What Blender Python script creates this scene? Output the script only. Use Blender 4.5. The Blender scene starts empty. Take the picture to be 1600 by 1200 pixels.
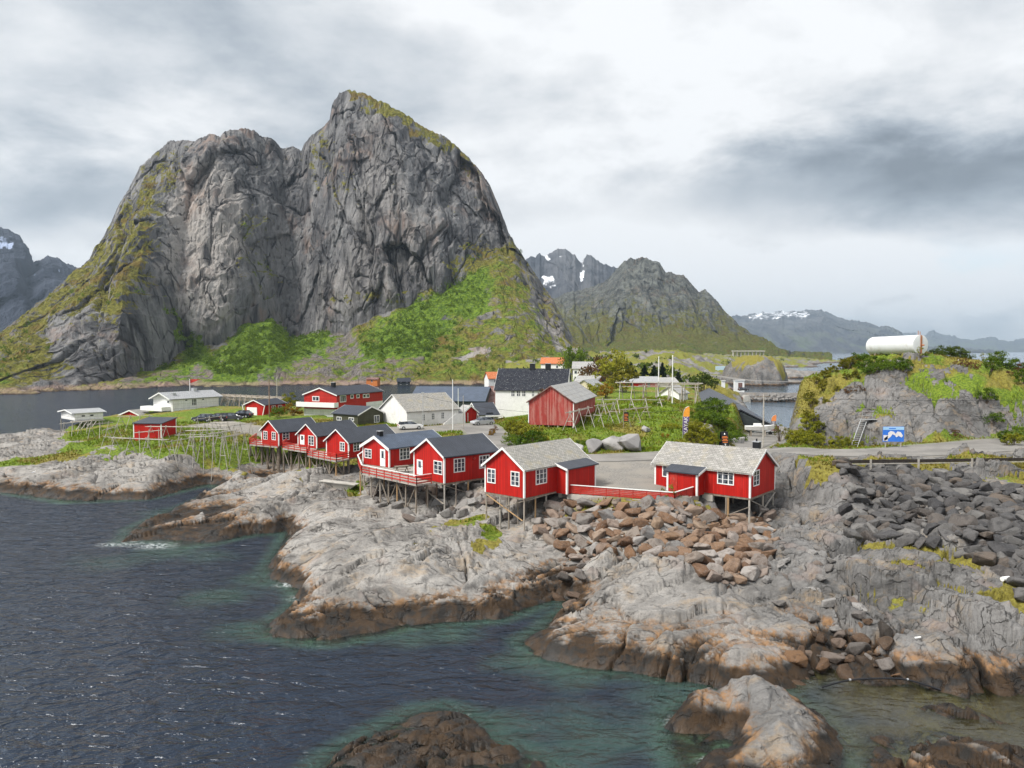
import bpy, bmesh, math, random
import numpy as np
from mathutils import Vector, Matrix
R = math.radians
SC = bpy.context.scene
COL = SC.collection

# ------------------------------------------------------------------ camera
CAM_H = 20.0
PITCH = math.atan(52/1200)
cam = bpy.data.cameras.new('camera'); cam_o = bpy.data.objects.new('camera', cam); COL.objects.link(cam_o)
cam.sensor_width = 36; cam.lens = 27.0; cam.clip_start = 0.5; cam.clip_end = 60000
cam_o.location = (0, 0, CAM_H); cam_o.rotation_euler = (math.pi/2-PITCH, 0, 0)
SC.camera = cam_o

# ------------------------------------------------------------------ light
SUN_EL, SUN_AZ = R(50), R(235)         # compass-style azimuth measured from +Y towards +X
sun = bpy.data.lights.new('sun', 'SUN'); sun.energy = 2.6; sun.angle = R(18); sun.color = (1.0, .96, .90)
sun_o = bpy.data.objects.new('sun', sun); COL.objects.link(sun_o)
_sd = Vector((math.sin(SUN_AZ)*math.cos(SUN_EL), math.cos(SUN_AZ)*math.cos(SUN_EL), math.sin(SUN_EL)))
sun_o.rotation_euler = _sd.to_track_quat('Z', 'Y').to_euler(); sun_o.location = (0, 0, 900)
SC.view_settings.view_transform = 'Standard'; SC.view_settings.look = 'None'
SC.view_settings.exposure = 0.97; SC.view_settings.gamma = 1; SC.view_settings.use_curve_mapping = False
cy = SC.cycles
cy.max_bounces = 6; cy.diffuse_bounces = 2; cy.glossy_bounces = 3; cy.transmission_bounces = 4; cy.transparent_max_bounces = 8
cy.volume_bounces = 0; cy.caustics_reflective = False; cy.caustics_refractive = False
cy.use_adaptive_sampling = True; cy.adaptive_threshold = 0.02
cy.sample_clamp_indirect = 4; cy.sample_clamp_direct = 1.6

# ------------------------------------------------------------------ node helpers
def nd(nt, typ, ins=None, **props):
    n = nt.nodes.new(typ)
    for k, v in props.items(): setattr(n, k, v)
    for k, v in (ins or {}).items():
        s = n.inputs[k]
        if isinstance(v, bpy.types.NodeSocket): nt.links.new(v, s)
        else:
            if s.type == 'RGBA' and len(v) == 3: v = (*v, 1)
            s.default_value = v
    return n
def math_(nt, op, a, b=0.0, c=0.0, clamp=False):
    n = nd(nt, 'ShaderNodeMath', operation=op, use_clamp=clamp)
    for i, v in enumerate((a, b, c)):
        if isinstance(v, bpy.types.NodeSocket): nt.links.new(v, n.inputs[i])
        else: n.inputs[i].default_value = v
    return n.outputs[0]
def mixc(nt, f, a, b, blend='MIX'):
    n = nd(nt, 'ShaderNodeMix', data_type='RGBA', blend_type=blend)
    for i, v in ((0, f), (6, a), (7, b)):
        if isinstance(v, bpy.types.NodeSocket): nt.links.new(v, n.inputs[i])
        else: n.inputs[i].default_value = (*v, 1) if (i > 0 and len(v) == 3) else v
    return n.outputs[2]
def mapr(nt, v, a, b, c=0.0, d=1.0, smooth=True):
    n = nd(nt, 'ShaderNodeMapRange', interpolation_type='SMOOTHSTEP' if smooth else 'LINEAR')
    nt.links.new(v, n.inputs[0])
    for i, q in enumerate((a, b, c, d)): n.inputs[i+1].default_value = q
    return n.outputs[0]
def noise(nt, vec, scale, detail=4.0, rough=.55, dist=0.0):
    return nd(nt, 'ShaderNodeTexNoise', {'Vector': vec, 'Scale': scale, 'Detail': detail, 'Roughness': rough, 'Distortion': dist}).outputs[0]
def mapping(nt, vec, scale=(1, 1, 1), rot=(0, 0, 0), loc=(0, 0, 0)):
    return nd(nt, 'ShaderNodeMapping', {'Vector': vec, 'Scale': scale, 'Rotation': rot, 'Location': loc}).outputs[0]
def vor_edge(nt, vec, scale, rand=1.0):
    return nd(nt, 'ShaderNodeTexVoronoi', {'Vector': vec, 'Scale': scale, 'Randomness': rand}, feature='DISTANCE_TO_EDGE').outputs['Distance']
def attr(nt, name):
    return nd(nt, 'ShaderNodeAttribute', attribute_name=name).outputs['Fac']
def attrc(nt, name):
    return nd(nt, 'ShaderNodeAttribute', attribute_name=name).outputs['Color']
def bump(nt, h, strength=.5, dist=.1, normal=None):
    d = {'Height': h, 'Strength': strength, 'Distance': dist}
    if normal is not None: d['Normal'] = normal
    return nd(nt, 'ShaderNodeBump', d).outputs[0]
MATS = {}
def newmat(name):
    m = bpy.data.materials.new(name); m.use_nodes = True
    nt = m.node_tree; nt.nodes.clear()
    out = nt.nodes.new('ShaderNodeOutputMaterial')
    MATS[name] = m
    return m, nt, out
def principled(nt, out, col, rough=.7, normal=None, metal=0.0, spec=.3):
    d = {'Roughness': rough, 'Metallic': metal, 'Specular IOR Level': spec}
    p = nd(nt, 'ShaderNodeBsdfPrincipled', d)
    if isinstance(col, bpy.types.NodeSocket): nt.links.new(col, p.inputs['Base Color'])
    else: p.inputs['Base Color'].default_value = (*col, 1)
    if normal is not None: nt.links.new(normal, p.inputs['Normal'])
    nt.links.new(p.outputs[0], out.inputs[0])
    return p

# ------------------------------------------------------------------ world: broken overcast
w = bpy.data.worlds.new('World'); SC.world = w; w.use_nodes = True
nt = w.node_tree; nt.nodes.clear()
sky = nd(nt, 'ShaderNodeTexSky', sky_type='NISHITA', sun_disc=False, sun_elevation=SUN_EL, sun_rotation=SUN_AZ)
tc = nd(nt, 'ShaderNodeTexCoord').outputs['Generated']
sep = nd(nt, 'ShaderNodeSeparateXYZ', {0: tc})
X, Y, Z = sep.outputs
zz = math_(nt, 'ADD', math_(nt, 'MAXIMUM', Z, 0.0), 0.38)
cx = math_(nt, 'DIVIDE', X, zz); cyy = math_(nt, 'DIVIDE', Y, zz)
cp = nd(nt, 'ShaderNodeCombineXYZ', {0: cx, 1: cyy, 2: 0.0}).outputs[0]
n1 = noise(nt, mapping(nt, cp, (1.1, 1.5, 1), loc=(3.1, 1.7, 0)), 1.0, 7, .52, .25)
n2 = noise(nt, mapping(nt, tc, (2.2, 2.2, 4.2), loc=(9.3, 4.2, 1)), 1.3, 8, .55, .2)
n3 = noise(nt, mapping(nt, tc, (2.6, 2.6, 6.0), loc=(1.2, .4, 2.2)), 1.9, 8, .60, .15)
# azimuth in the frame's half-angle units: ax = x / y
ax = math_(nt, 'DIVIDE', X, math_(nt, 'MAXIMUM', Y, .05))
ez = math_(nt, 'DIVIDE', Z, math_(nt, 'MAXIMUM', Y, .05))
wob = math_(nt, 'MULTIPLY', math_(nt, 'SUBTRACT', n3, .5), .22)
exw = math_(nt, 'ADD', ez, wob)
axw = math_(nt, 'ADD', ax, math_(nt, 'MULTIPLY', math_(nt, 'SUBTRACT', n1, .5), .5))
def blob(a0, e0, ra, re, tilt=0.0, soft=1.0):
    da = math_(nt, 'SUBTRACT', axw, a0)
    de = math_(nt, 'SUBTRACT', math_(nt, 'SUBTRACT', exw, e0), math_(nt, 'MULTIPLY', da, tilt))
    q = math_(nt, 'ADD', math_(nt, 'POWER', math_(nt, 'ABSOLUTE', math_(nt, 'DIVIDE', da, ra)), 2.0),
              math_(nt, 'POWER', math_(nt, 'ABSOLUTE', math_(nt, 'DIVIDE', de, re)), 2.0))
    return math_(nt, 'POWER', 2.718, math_(nt, 'MULTIPLY', q, -1.0))
lum = math_(nt, 'ADD', math_(nt, 'MULTIPLY', math_(nt, 'SUBTRACT', n1, .5), .66), .74)
lum = math_(nt, 'ADD', lum, math_(nt, 'MULTIPLY', math_(nt, 'SUBTRACT', n2, .5), .95))
for a0, e0, ra, re, tl, amp in SKY_BLOBS if 'SKY_BLOBS' in globals() else [
        (-.62, .215, .30, .085, .05, -.30),     # dark cloud base, west
        (.62, .225, .66, .066, .05, -.40),      # dark shelf, east
        (.72, .27, .28, .07, .02, -.10),
        (.10, .36, .20, .22, -.3, .14),         # bright gap above the right flank
        (.38, .40, .30, .10, 0, .05),
        (-.50, .125, .25, .035, 0, .20),        # pale strip under the western cloud
        (.52, .095, .50, .070, 0, .36),         # luminous band above the eastern horizon
        (-.15, .42, .14, .10, .3, -.10),
        (-.42, .36, .22, .10, 0, .06)]:
    lum = math_(nt, 'ADD', lum, math_(nt, 'MULTIPLY', blob(a0, e0, ra, re, tl), amp))
lum = math_(nt, 'ADD', lum, math_(nt, 'MULTIPLY', math_(nt, 'SUBTRACT', n3, .5), .62))
lum = math_(nt, 'ADD', lum, math_(nt, 'MULTIPLY', math_(nt, 'MULTIPLY', math_(nt, 'SUBTRACT', n3, .47), blob(.5, .10, .5, .075)), 1.6))
lum = math_(nt, 'MAXIMUM', math_(nt, 'MINIMUM', lum, .86), .26)
cc = mixc(nt, mapr(nt, lum, .25, .85), (.74, .86, 1.0), (.965, .98, 1.0))
cc = mixc(nt, 1.0, cc, nd(nt, 'ShaderNodeCombineXYZ', {0: lum, 1: lum, 2: lum}).outputs[0], 'MULTIPLY')
SKY_CLOUD_GAIN = 7.2
cc = nd(nt, 'ShaderNodeVectorMath', {0: cc, 3: SKY_CLOUD_GAIN}, operation='SCALE').outputs[0]
# thin breaks low over the eastern horizon let a little blue through
brk = math_(nt, 'MULTIPLY', mapr(nt, n3, .52, .66), mapr(nt, blob(.5, .10, .4, .07), .2, .8))
colr = mixc(nt, math_(nt, 'MULTIPLY', brk, .45), cc, sky.outputs[0])
bg = nd(nt, 'ShaderNodeBackground', {'Color': colr, 'Strength': .085})
nt.links.new(bg.outputs[0], nd(nt, 'ShaderNodeOutputWorld').inputs[0])

# ------------------------------------------------------------------ projection helpers (measured photo points -> places in the world)
_c, _s = math.cos(PITCH), math.sin(PITCH)
def ray(px, py):
    a = (px-800)/1200; b = (600-py)/1200
    return (a, _c + b*_s, -_s + b*_c)
def W(px, py, z):
    dx, dy, dz = ray(px, py); t = (z-CAM_H)/dz
    return Vector((dx*t, dy*t, z))
def WD(px, py, y):
    dx, dy, dz = ray(px, py); t = y/dy
    return Vector((dx*t, y, CAM_H+dz*t))
def proj(p):
    x, y, z = p[0], p[1], p[2]-CAM_H
    f = y*_c - z*_s; u = y*_s + z*_c
    return 800+1200*x/f, 600-1200*u/f
def XD(px, y):
    return (px-800)/1200*y

# ------------------------------------------------------------------ numpy noise
_rng = np.random.RandomState(7)
_pt = np.concatenate([_rng.permutation(1024)]*2).astype(np.int32)
_gc = np.cos(np.arange(1024)*2.39996).astype(np.float32); _gs = np.sin(np.arange(1024)*2.39996).astype(np.float32)
def _hi(ix, iy, s):
    return _pt[_pt[(ix+s*131) & 1023]+(iy & 1023)]
def _h(ix, iy, s): return _hi(ix, iy, s).astype(np.float32)/1024.0
def perlin(x, y, s=0):
    x = np.asarray(x); y = np.asarray(y)
    x0 = np.floor(x); y0 = np.floor(y); fx = (x-x0).astype(np.float32); fy = (y-y0).astype(np.float32)
    xi = x0.astype(np.int32); yi = y0.astype(np.int32)
    u = fx*fx*fx*(fx*(fx*6-15)+10); v = fy*fy*fy*(fy*(fy*6-15)+10)
    def g(i, j):
        a = _hi(xi+i, yi+j, s)
        return _gc[a]*(fx-i)+_gs[a]*(fy-j)
    return ((g(0, 0)*(1-u)+g(1, 0)*u)*(1-v)+(g(0, 1)*(1-u)+g(1, 1)*u)*v)*1.5
def fbm(x, y, o=4, s=0, g=.5, l=2.03):
    t = 0; a = 1; n = 0
    for i in range(o):
        t = t+a*perlin(x, y, s+i*17); n += a; a *= g; x = x*l+11.3; y = y*l+7.7
    return t/n
def ridged(x, y, o=4, s=0, g=.5, l=2.03):
    t = 0; a = 1; n = 0
    for i in range(o):
        t = t+a*(1-np.abs(perlin(x, y, s+i*17))*1.6); n += a; a *= g; x = x*l+11.3; y = y*l+7.7
    return t/n
def worley(x, y, s=0, jit=.9):
    x0 = np.floor(x); y0 = np.floor(y); fx = (x-x0).astype(np.float32); fy = (y-y0).astype(np.float32)
    xi = x0.astype(np.int32); yi = y0.astype(np.int32)
    f1 = np.full(fx.shape, 9, np.float32); f2 = f1.copy(); idv = np.zeros(fx.shape, np.float32)
    for i in (-1, 0, 1):
        for j in (-1, 0, 1):
            h = _hi(xi+i, yi+j, s); hx = h.astype(np.float32)/1024; hy = _pt[h+77].astype(np.float32)/1024
            dx = i+.5+(hx-.5)*jit-fx; dy = j+.5+(hy-.5)*jit-fy
            d = dx*dx+dy*dy
            m = d < f1
            f2 = np.where(m, f1, np.minimum(f2, d)); idv = np.where(m, _pt[h+311].astype(np.float32)/1024, idv); f1 = np.where(m, d, f1)
    return np.sqrt(f1), np.sqrt(f2), idv
def facet(x, y, s=0, jit=.95):
    """random tilted planes on irregular cells: (plane height about -.5...+.5, distance between cell borders)"""
    x0 = np.floor(x); y0 = np.floor(y); fx = (x-x0).astype(np.float32); fy = (y-y0).astype(np.float32)
    xi = x0.astype(np.int32); yi = y0.astype(np.int32)
    f1 = np.full(fx.shape, 9, np.float32); f2 = f1.copy(); hv = np.zeros(fx.shape, np.float32)
    for i in (-1, 0, 1):
        for j in (-1, 0, 1):
            h = _hi(xi+i, yi+j, s); h2 = _pt[h+77]; h3 = _pt[h+311]; h4 = _pt[h+613]; h5 = _pt[h2+201]
            dx = i+.5+(h.astype(np.float32)/1024-.5)*jit-fx; dy = j+.5+(h2.astype(np.float32)/1024-.5)*jit-fy
            d = dx*dx+dy*dy; m = d < f1
            pl = (h3/1024.0-.5)*.6+dx*(h4/1024.0-.5)*1.1+dy*(h5/1024.0-.5)*1.1
            f2 = np.where(m, f1, np.minimum(f2, d)); hv = np.where(m, pl, hv); f1 = np.where(m, d, f1)
    return hv, np.sqrt(f2)-np.sqrt(f1)
def sstep(a, b, x):
    t = np.clip((x-a)/(b-a), 0, 1); return t*t*(3-2*t)
def smin(a, b, k):
    h = np.clip(.5+.5*(b-a)/k, 0, 1); return b*(1-h)+a*h-k*h*(1-h)
def smax(a, b, k): return -smin(-a, -b, k)
def sdf_poly(x, y, poly):
    d = np.full(x.shape, 1e18); inside = np.zeros(x.shape, bool); n = len(poly)
    for i in range(n):
        ax_, ay = poly[i]; bx, by = poly[(i+1) % n]
        ex, ey = bx-ax_, by-ay; L = ex*ex+ey*ey+1e-12
        t = np.clip(((x-ax_)*ex+(y-ay)*ey)/L, 0, 1)
        d = np.minimum(d, (x-ax_-t*ex)**2+(y-ay-t*ey)**2)
        if ay != by:
            c = ((ay > y) != (by > y)) & (x < (bx-ax_)*(y-ay)/(by-ay)+ax_)
            inside ^= c
    return np.where(inside, 1, -1)*np.sqrt(d)

# ------------------------------------------------------------------ mesh helpers
def grid_mesh(name, Xa, Ya, Za, mat, attrs=None, smooth=True):
    r, c = Xa.shape
    co = np.stack([Xa, Ya, Za], -1).reshape(-1, 3).astype(np.float32)
    idx = np.arange(r*c).reshape(r, c)
    q = np.stack([idx[:-1, :-1], idx[:-1, 1:], idx[1:, 1:], idx[1:, :-1]], -1).reshape(-1, 4)
    me = bpy.data.meshes.new(name)
    me.vertices.add(len(co)); me.vertices.foreach_set('co', co.ravel())
    me.loops.add(q.size); me.loops.foreach_set('vertex_index', q.ravel().astype(np.int32))
    me.polygons.add(len(q)); me.polygons.foreach_set('loop_start', np.arange(0, q.size, 4, dtype=np.int32))
    me.polygons.foreach_set('loop_total', np.full(len(q), 4, np.int32))
    me.polygons.foreach_set('use_smooth', np.full(len(q), smooth))
    me.update(calc_edges=True)
    for k, v in (attrs or {}).items():
        a = me.attributes.new(k, 'FLOAT', 'POINT'); a.data.foreach_set('value', v.ravel().astype(np.float32))
    if mat: me.materials.append(mat)
    o = bpy.data.objects.new(name, me); COL.objects.link(o)
    return o
def structure(o): o['kind'] = 'structure'; return o
# ------------------------------------------------------------------ near land: shore outline and spot heights
def PZ(l, z=0.0): return [tuple(W(a, b, z)[:2]) for a, b in l]
def PD(l): return [(XD(a, d), d) for a, d in l]
SHORE = PZ([(-160, 770), (-60, 765), (0, 768), (60, 778), (100, 785), (160, 783), (230, 780), (280, 768), (325, 757), (352, 762),
            (330, 776), (290, 790), (255, 805), (205, 826), (190, 848), (245, 846), (290, 853), (335, 849), (390, 836), (440, 832), (452, 824),
            (446, 848), (418, 888), (432, 902), (462, 926), (466, 944), (440, 960), (416, 977), (425, 991), (470, 1000), (520, 1002),
            (580, 993), (640, 979), (720, 971), (780, 966), (830, 946), (868, 932), (892, 936), (893, 952), (852, 985), (818, 1002),
            (832, 1022), (880, 1037), (950, 1048), (1005, 1052), (1050, 1064), (1080, 1066), (1130, 1075), (1200, 1078), (1240, 1072),
            (1262, 1056), (1290, 1040), (1318, 1046), (1350, 1066), (1400, 1070), (1460, 1080), (1510, 1092), (1545, 1090), (1590, 1082),
            (1660, 1090), (1800, 1090)]) + \
    PD([(1900, 60), (1900, 190), (1500, 178), (1330, 168), (1268, 150), (1246, 138), (1236, 150), (1200, 158), (1172, 152), (1165, 170), (1150, 215), (1130, 275),
        (900, 290), (780, 262), (640, 246), (632, 208), (560, 204), (440, 200), (345, 196), (235, 188), (150, 178), (95, 170), (60, 160), (0, 154), (-90, 150), (-200, 150)])
ISLE_LOW = PZ([(1046, 1125), (1075, 1100), (1120, 1092), (1150, 1130), (1160, 1220), (1110, 1230), (1062, 1190)])
ISLE_BIG = PZ([(1112, 1104), (1120, 1085), (1160, 1080), (1200, 1086), (1235, 1098), (1280, 1118), (1312, 1160), (1325, 1215), (1330, 1290), (1200, 1320), (1140, 1260), (1118, 1170)])
ISLE_DARK = PZ([(1360, 1150), (1395, 1150), (1402, 1180), (1420, 1158), (1450, 1140), (1500, 1150), (1560, 1165), (1600, 1180), (1640, 1220), (1600, 1290), (1430, 1290), (1370, 1260), (1356, 1190)])
ISLE_SUNK = PZ([(520, 1195), (600, 1150), (650, 1125), (690, 1118), (720, 1128), (752, 1150), (760, 1170), (820, 1190), (880, 1230), (860, 1330), (500, 1330), (480, 1240)], -.35)
SPOT = [(-100, 705, 2.6), (-60, 735, 2), (0, 702, 2.9), (0, 735, 1.9), (60, 702, 3.2), (60, 740, 2.1), (130, 705, 3.9), (130, 745, 2.3), (200, 695, 4.3), (200, 745, 2.4),
        (250, 715, 3.9), (250, 750, 2.4), (300, 690, 4.8), (320, 740, 2.6), (380, 690, 5), (380, 735, 2.0), (150, 672, 4.8), (100, 676, 3.8), (232, 683, 4.8), (340, 715, 3.6),
        (300, 655, 6.2), (380, 655, 6.4), (260, 648, 6.4), (450, 655, 6.5), (420, 668, 6.0), (340, 637, 7), (520, 655, 6.5), (600, 672, 6.3), (680, 674, 6.3),
        (720, 662, 6.3), (640, 652, 6.4), (560, 642, 6.8), (760, 664, 6.4), (750, 655, 6.0), (245, 640, 6.3), (200, 655, 5.3),
        (414, 749, .4), (395, 745, .5), (440, 748, 2.5), (465, 735, 4.1), (495, 735, 3.9), (400, 800, 2.4), (440, 790, 2.6), (360, 815, 1.2), (250, 836, .25), (300, 832, .5), (300, 803, .6), (338, 790, .8), (335, 842, .4), (265, 812, .4), (490, 785, 2.2), (510, 752, 3.0),
        (540, 770, 2.2), (545, 752, 3.2), (620, 700, 5.2), (560, 690, 5.4), (700, 695, 6.1), (760, 692, 6.5), (500, 682, 5.4), (450, 680, 5.2),
        (580, 780, 2.7), (654, 808, 2.7), (698, 793, 3.3), (740, 775, 4.4), (760, 762, 5.4), (620, 775, 3.0),
        (820, 835, 2.5), (760, 803, 3.4), (870, 788, 4.6), (905, 778, 5.6), (800, 790, 4),
        (640, 860, 3.3), (560, 830, 3.3), (700, 835, 3.5), (520, 850, 2.8), (500, 900, 1.9), (760, 850, 3.0), (820, 870, 2.3), (600, 900, 2.6), (700, 900, 2.5), (470, 870, 1.9), (860, 890, 1.4), (640, 940, 1.2), (520, 960, 1.0),
        (895, 905, .6), (905, 868, 2.0), (985, 783, 5.7), (985, 830, 4.2), (985, 860, 3.1), (1080, 788, 5.6), (1080, 860, 3.3), (1130, 900, 2.8), (1130, 830, 4), (1173, 835, 2.6), (1205, 830, 2.9),
        (960, 880, 2.9), (1000, 920, 2.5), (900, 965, 1.3), (1000, 1000, 1.4), (1080, 950, 2.3), (1150, 960, 2.2), (1150, 1020, 1.7), (1230, 960, 1.8), (1230, 1030, 1.0), (1290, 990, 1.0),
        (1270, 865, 2.8), (1220, 850, 2.9), (1340, 737, 7.0), (1450, 740, 7.0), (1580, 742, 7.1), (1340, 850, 3.2), (1450, 850, 3.5), (1580, 850, 4.2), (1700, 742, 7.2), (1400, 790, 5.2), (1550, 790, 5.6),
        (1350, 900, 2.7), (1450, 900, 3.0), (1560, 920, 3.2), (1350, 980, 1.6), (1450, 990, 2.3), (1550, 1000, 2), (1700, 950, 3), (1480, 1040, 1.5), (1560, 1050, 1.2),
        (1000, 715, 6.8), (1250, 712, 7.2), (1330, 702, 7.4), (1450, 707, 7.4), (1590, 702, 7.6), (960, 740, 6.2), (940, 762, 6.0), (1060, 760, 6.0), (1200, 702, 7.1), (1140, 697, 6.8), (900, 717, 6.6), (1590, 692, 7.7), (1750, 700, 7.8),
        (1180, 690, 6.2), (1200, 682, 5.4), (1190, 670, 4.3), (1215, 672, 4.0), (840, 705, 6.6), (790, 700, 6.5),
        (775, 668, 7.2), (800, 692, 7.1), (850, 682, 7.9), (900, 692, 7.4), (930, 665, 8.8), (1000, 692, 7.2), (1000, 660, 9.2), (1000, 632, 10.8), (1080, 655, 9.5), (1080, 622, 10.8), (960, 640, 10), (1130, 655, 9.0), (1150, 682, 7.2),
        (850, 652, 8.7), (900, 642, 9.5), (800, 660, 8.2), (1120, 630, 9.5), (1080, 685, 7.6), (960, 690, 7.3), (1160, 660, 7.2),
        (930, 612, 8.8), (1000, 602, 9.6), (1060, 602, 9), (700, 642, 3), (760, 642, 3.5), (810, 628, 6), (880, 617, 8), (650, 642, 3), (1100, 605, 7), (900, 595, 10)]
sp = np.array([W(*q)[:] for q in SPOT])
# keep the spots well inside the raster
def _rbf_fit(pts, c=3.0, lam=.4):
    n = len(pts); d = np.hypot(pts[:, None, 0]-pts[None, :, 0], pts[:, None, 1]-pts[None, :, 1])
    A = np.zeros((n+1, n+1)); A[:n, :n] = np.sqrt(d*d+c*c)-lam*np.eye(n); A[:n, n] = 1; A[n, :n] = 1
    return np.linalg.solve(A, np.append(pts[:, 2], 0))
_wt = _rbf_fit(sp)
RX0, RX1, RY0, RY1, RS = -190.0, 215.0, 26.0, 300.0, .5
gx = np.arange(RX0, RX1+.01, RS); gy = np.arange(RY0, RY1+.01, RS)
GX, GY = np.meshgrid(gx, gy)
H0 = np.full(GX.shape, _wt[-1])
for k in range(len(sp)):
    H0 += _wt[k]*np.sqrt((GX-sp[k, 0])**2+(GY-sp[k, 1])**2+9.0)
H0 = np.clip(H0, -3, 13)
def dome(cx_, cy_, rx, ry, top, p=2.4, q=.6, rot=0.0):
    dx, dy = GX-cx_, GY-cy_; c, s = math.cos(rot), math.sin(rot)
    r = np.sqrt(((dx*c+dy*s)/rx)**2+((-dx*s+dy*c)/ry)**2)
    r = r*(1+.10*fbm(GX*.06, GY*.06, 3, 5))
    return np.where(r < 1, top*np.clip(1-r**p, 0, 1)**q, -3.0*(r-1))
SDFM = sdf_poly(GX, GY, SHORE)
knoll = 7.3+dome(67, 132, 29.5, 30, 11.8, 2.0, .76)
knoll = np.maximum(knoll, 7.3+dome(95, 130, 32, 27, 6.5, 2.0, .8))
crop = 2.2+dome(XD(1268, 83), 81.5, 3.9, 10.0, 6.0, 3.0, .5, .12)
H1 = smax(H0, crop, .5)
rise = np.where(SDFM > 0, 1.02*np.abs(SDFM)**.86, -1.0*np.abs(SDFM)**.98)
SHWOB = fbm(GX*.13, GY*.13, 3, 77)*.6
H1 = smin(H1, rise+np.where(SDFM > -3, SHWOB, 0), .8)
_kn = smin(np.where(knoll > 7.3, knoll, knoll-1), np.where(SDFM > 0, 2.0*SDFM, 2*SDFM), 1.5)
H1 = smax(H1, _kn, 1.0)
for poly, top, k, dep in ((ISLE_LOW, 1.15, .8, 0), (ISLE_BIG, 2.9, .85, 0), (ISLE_DARK, .95, .75, 0), (ISLE_SUNK, .95, .40, -.12)):
    sd = sdf_poly(GX, GY, poly)
    hh = np.where(sd > 0, top*(1-np.exp(-np.abs(sd)*k/top)), -.9*np.abs(sd))+dep+fbm(GX*.3, GY*.3, 3, 31)*.25
    H1 = smax(H1, hh, .3)
# low shoals that show green through the water
for px, py, r_, zt in ((410, 985, 5, -.55), (700, 992, 4.5, -.8), (640, 1000, 4, -.9), (840, 1035, 5, -.6), (900, 1055, 5, -.8), (820, 1140, 6, -.9), (900, 1120, 6, -1.0), (960, 1150, 6, -1.0), (760, 1140, 4, -.6),
                       (350, 930, 6, -.8), (300, 945, 5, -1.2), (420, 905, 5, -.5), (170, 880, 9, -1.1), (120, 870, 8, -1.5), (260, 862, 6, -.7), (330, 870, 6, -1.0), (1000, 1130, 5, -1.2), (880, 1180, 6, -.9),
                       (1450, 1105, 6, -.3), (1550, 1120, 6, -.25), (1350, 1090, 4, -.4), (1400, 1098, 5, -.3), (1500, 1112, 6, -.25), (1610, 1135, 6, -.25), (1020, 1085, 3, -.7), (60, 830, 9, -1.8), (240, 800, 8, -1.2)):
    c_ = W(px, py, 0); rr = np.hypot(GX-c_.x, (GY-c_.y)*1.3)/(r_*.85)
    H1 = smax(H1, np.where(rr < 2.5, zt-.1-1.2*rr**1.6+fbm(GX*.35, GY*.35, 3, 12)*.5, -20), .5)
H1 = np.maximum(H1, -9)
# where ground is levelled or grown over, the rock relief is subdued
FLAT = []      # (polygon, softness)
def pix(l): return [tuple(W(a, b, z)[:2]) for a, b, z in l]
ROAD_MAIN = [(1900, 700, 7.8), (1640, 690, 7.7), (1500, 700, 7.6), (1400, 708, 7.4), (1300, 708, 7.3), (1240, 704, 7.2), (1160, 705, 7.0), (1000, 714, 6.8), (900, 717, 6.6), (820, 708, 6.6), (790, 698, 6.5), (765, 684, 6.5), (757, 672, 6.4), (745, 664, 6.3)]
YARD_A = pix([(912, 720, 6.6), (1030, 724, 6.7), (1035, 760, 6.0), (1060, 774, 5.9), (900, 776, 5.9), (905, 750, 6.1)])
YARD_B = pix([(560, 690, 6.2), (640, 676, 6.3), (760, 672, 6.4), (790, 688, 6.5), (775, 664, 6.4), (735, 661, 6.3), (650, 667, 6.3), (560, 668, 6.3)])
YARD_C = pix([(290, 662, 6.1), (360, 657, 6.3), (420, 668, 6.1), (430, 678, 6.0), (350, 672, 5.7)])
def bil(A, x, y):
    fx = np.clip((x-RX0)/RS, 0, A.shape[1]-1.001); fy = np.clip((y-RY0)/RS, 0, A.shape[0]-1.001)
    i = fx.astype(int); j = fy.astype(int); u = fx-i; v = fy-j
    return (A[j, i]*(1-u)+A[j, i+1]*u)*(1-v)+(A[j+1, i]*(1-u)+A[j+1, i+1]*u)*v
def resample(pts, step):
    out = [pts[0]]
    for a, b in zip(pts[:-1], pts[1:]):
        n = max(1, int((Vector(b)-Vector(a)).length/step))
        out += [tuple(Vector(a).lerp(Vector(b), (k+1)/n)) for k in range(n)]
    return out
_rc = [tuple(W(*q)) for q in ROAD_MAIN]
def smooth_line(p, it=3):
    for _ in range(it):
        q = [p[0]]
        for a, b in zip(p[:-1], p[1:]):
            a, b = Vector(a), Vector(b); q += [tuple(a.lerp(b, .25)), tuple(a.lerp(b, .75))]
        q.append(p[-1]); p = q
    return p
_rc = smooth_line(_rc)
def line_dist(x, y, pts):
    d = np.full(x.shape, 1e9); zz_ = np.zeros(x.shape)
    for (ax_, ay, az), (bx, by, bz) in zip(pts[:-1], pts[1:]):
        ex, ey = bx-ax_, by-ay; t = np.clip(((x-ax_)*ex+(y-ay)*ey)/(ex*ex+ey*ey+1e-9), 0, 1)
        q = np.hypot(x-ax_-t*ex, y-ay-t*ey); m = q < d
        d = np.where(m, q, d); zz_ = np.where(m, az+(bz-az)*t, zz_)
    return d, zz_
RD, RZ = line_dist(GX, GY, _rc)
RWID = 3.6+2.2*sstep(35, 75, GX)         # half width: the road broadens at the passing place
_m = 1-sstep(0, 3.0, RD-RWID-.4)
H1 = H1*(1-_m)+RZ*_m
_r2 = smooth_line([tuple(W(*q)) for q in ((1150, 702, 6.9), (1178, 692, 6.3), (1196, 682, 5.4), (1200, 672, 4.4), (1205, 667, 4.0))])
RD2, RZ2 = line_dist(GX, GY, _r2)
_m2 = 1-sstep(0, 3, RD2-3.2)
H1 = H1*(1-_m2)+RZ2*_m2
AMP = np.ones(GX.shape)
flatd = np.full(GX.shape, -99.0)
for poly in (YARD_A, YARD_B, YARD_C): flatd = np.maximum(flatd, sdf_poly(GX, GY, poly))
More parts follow.
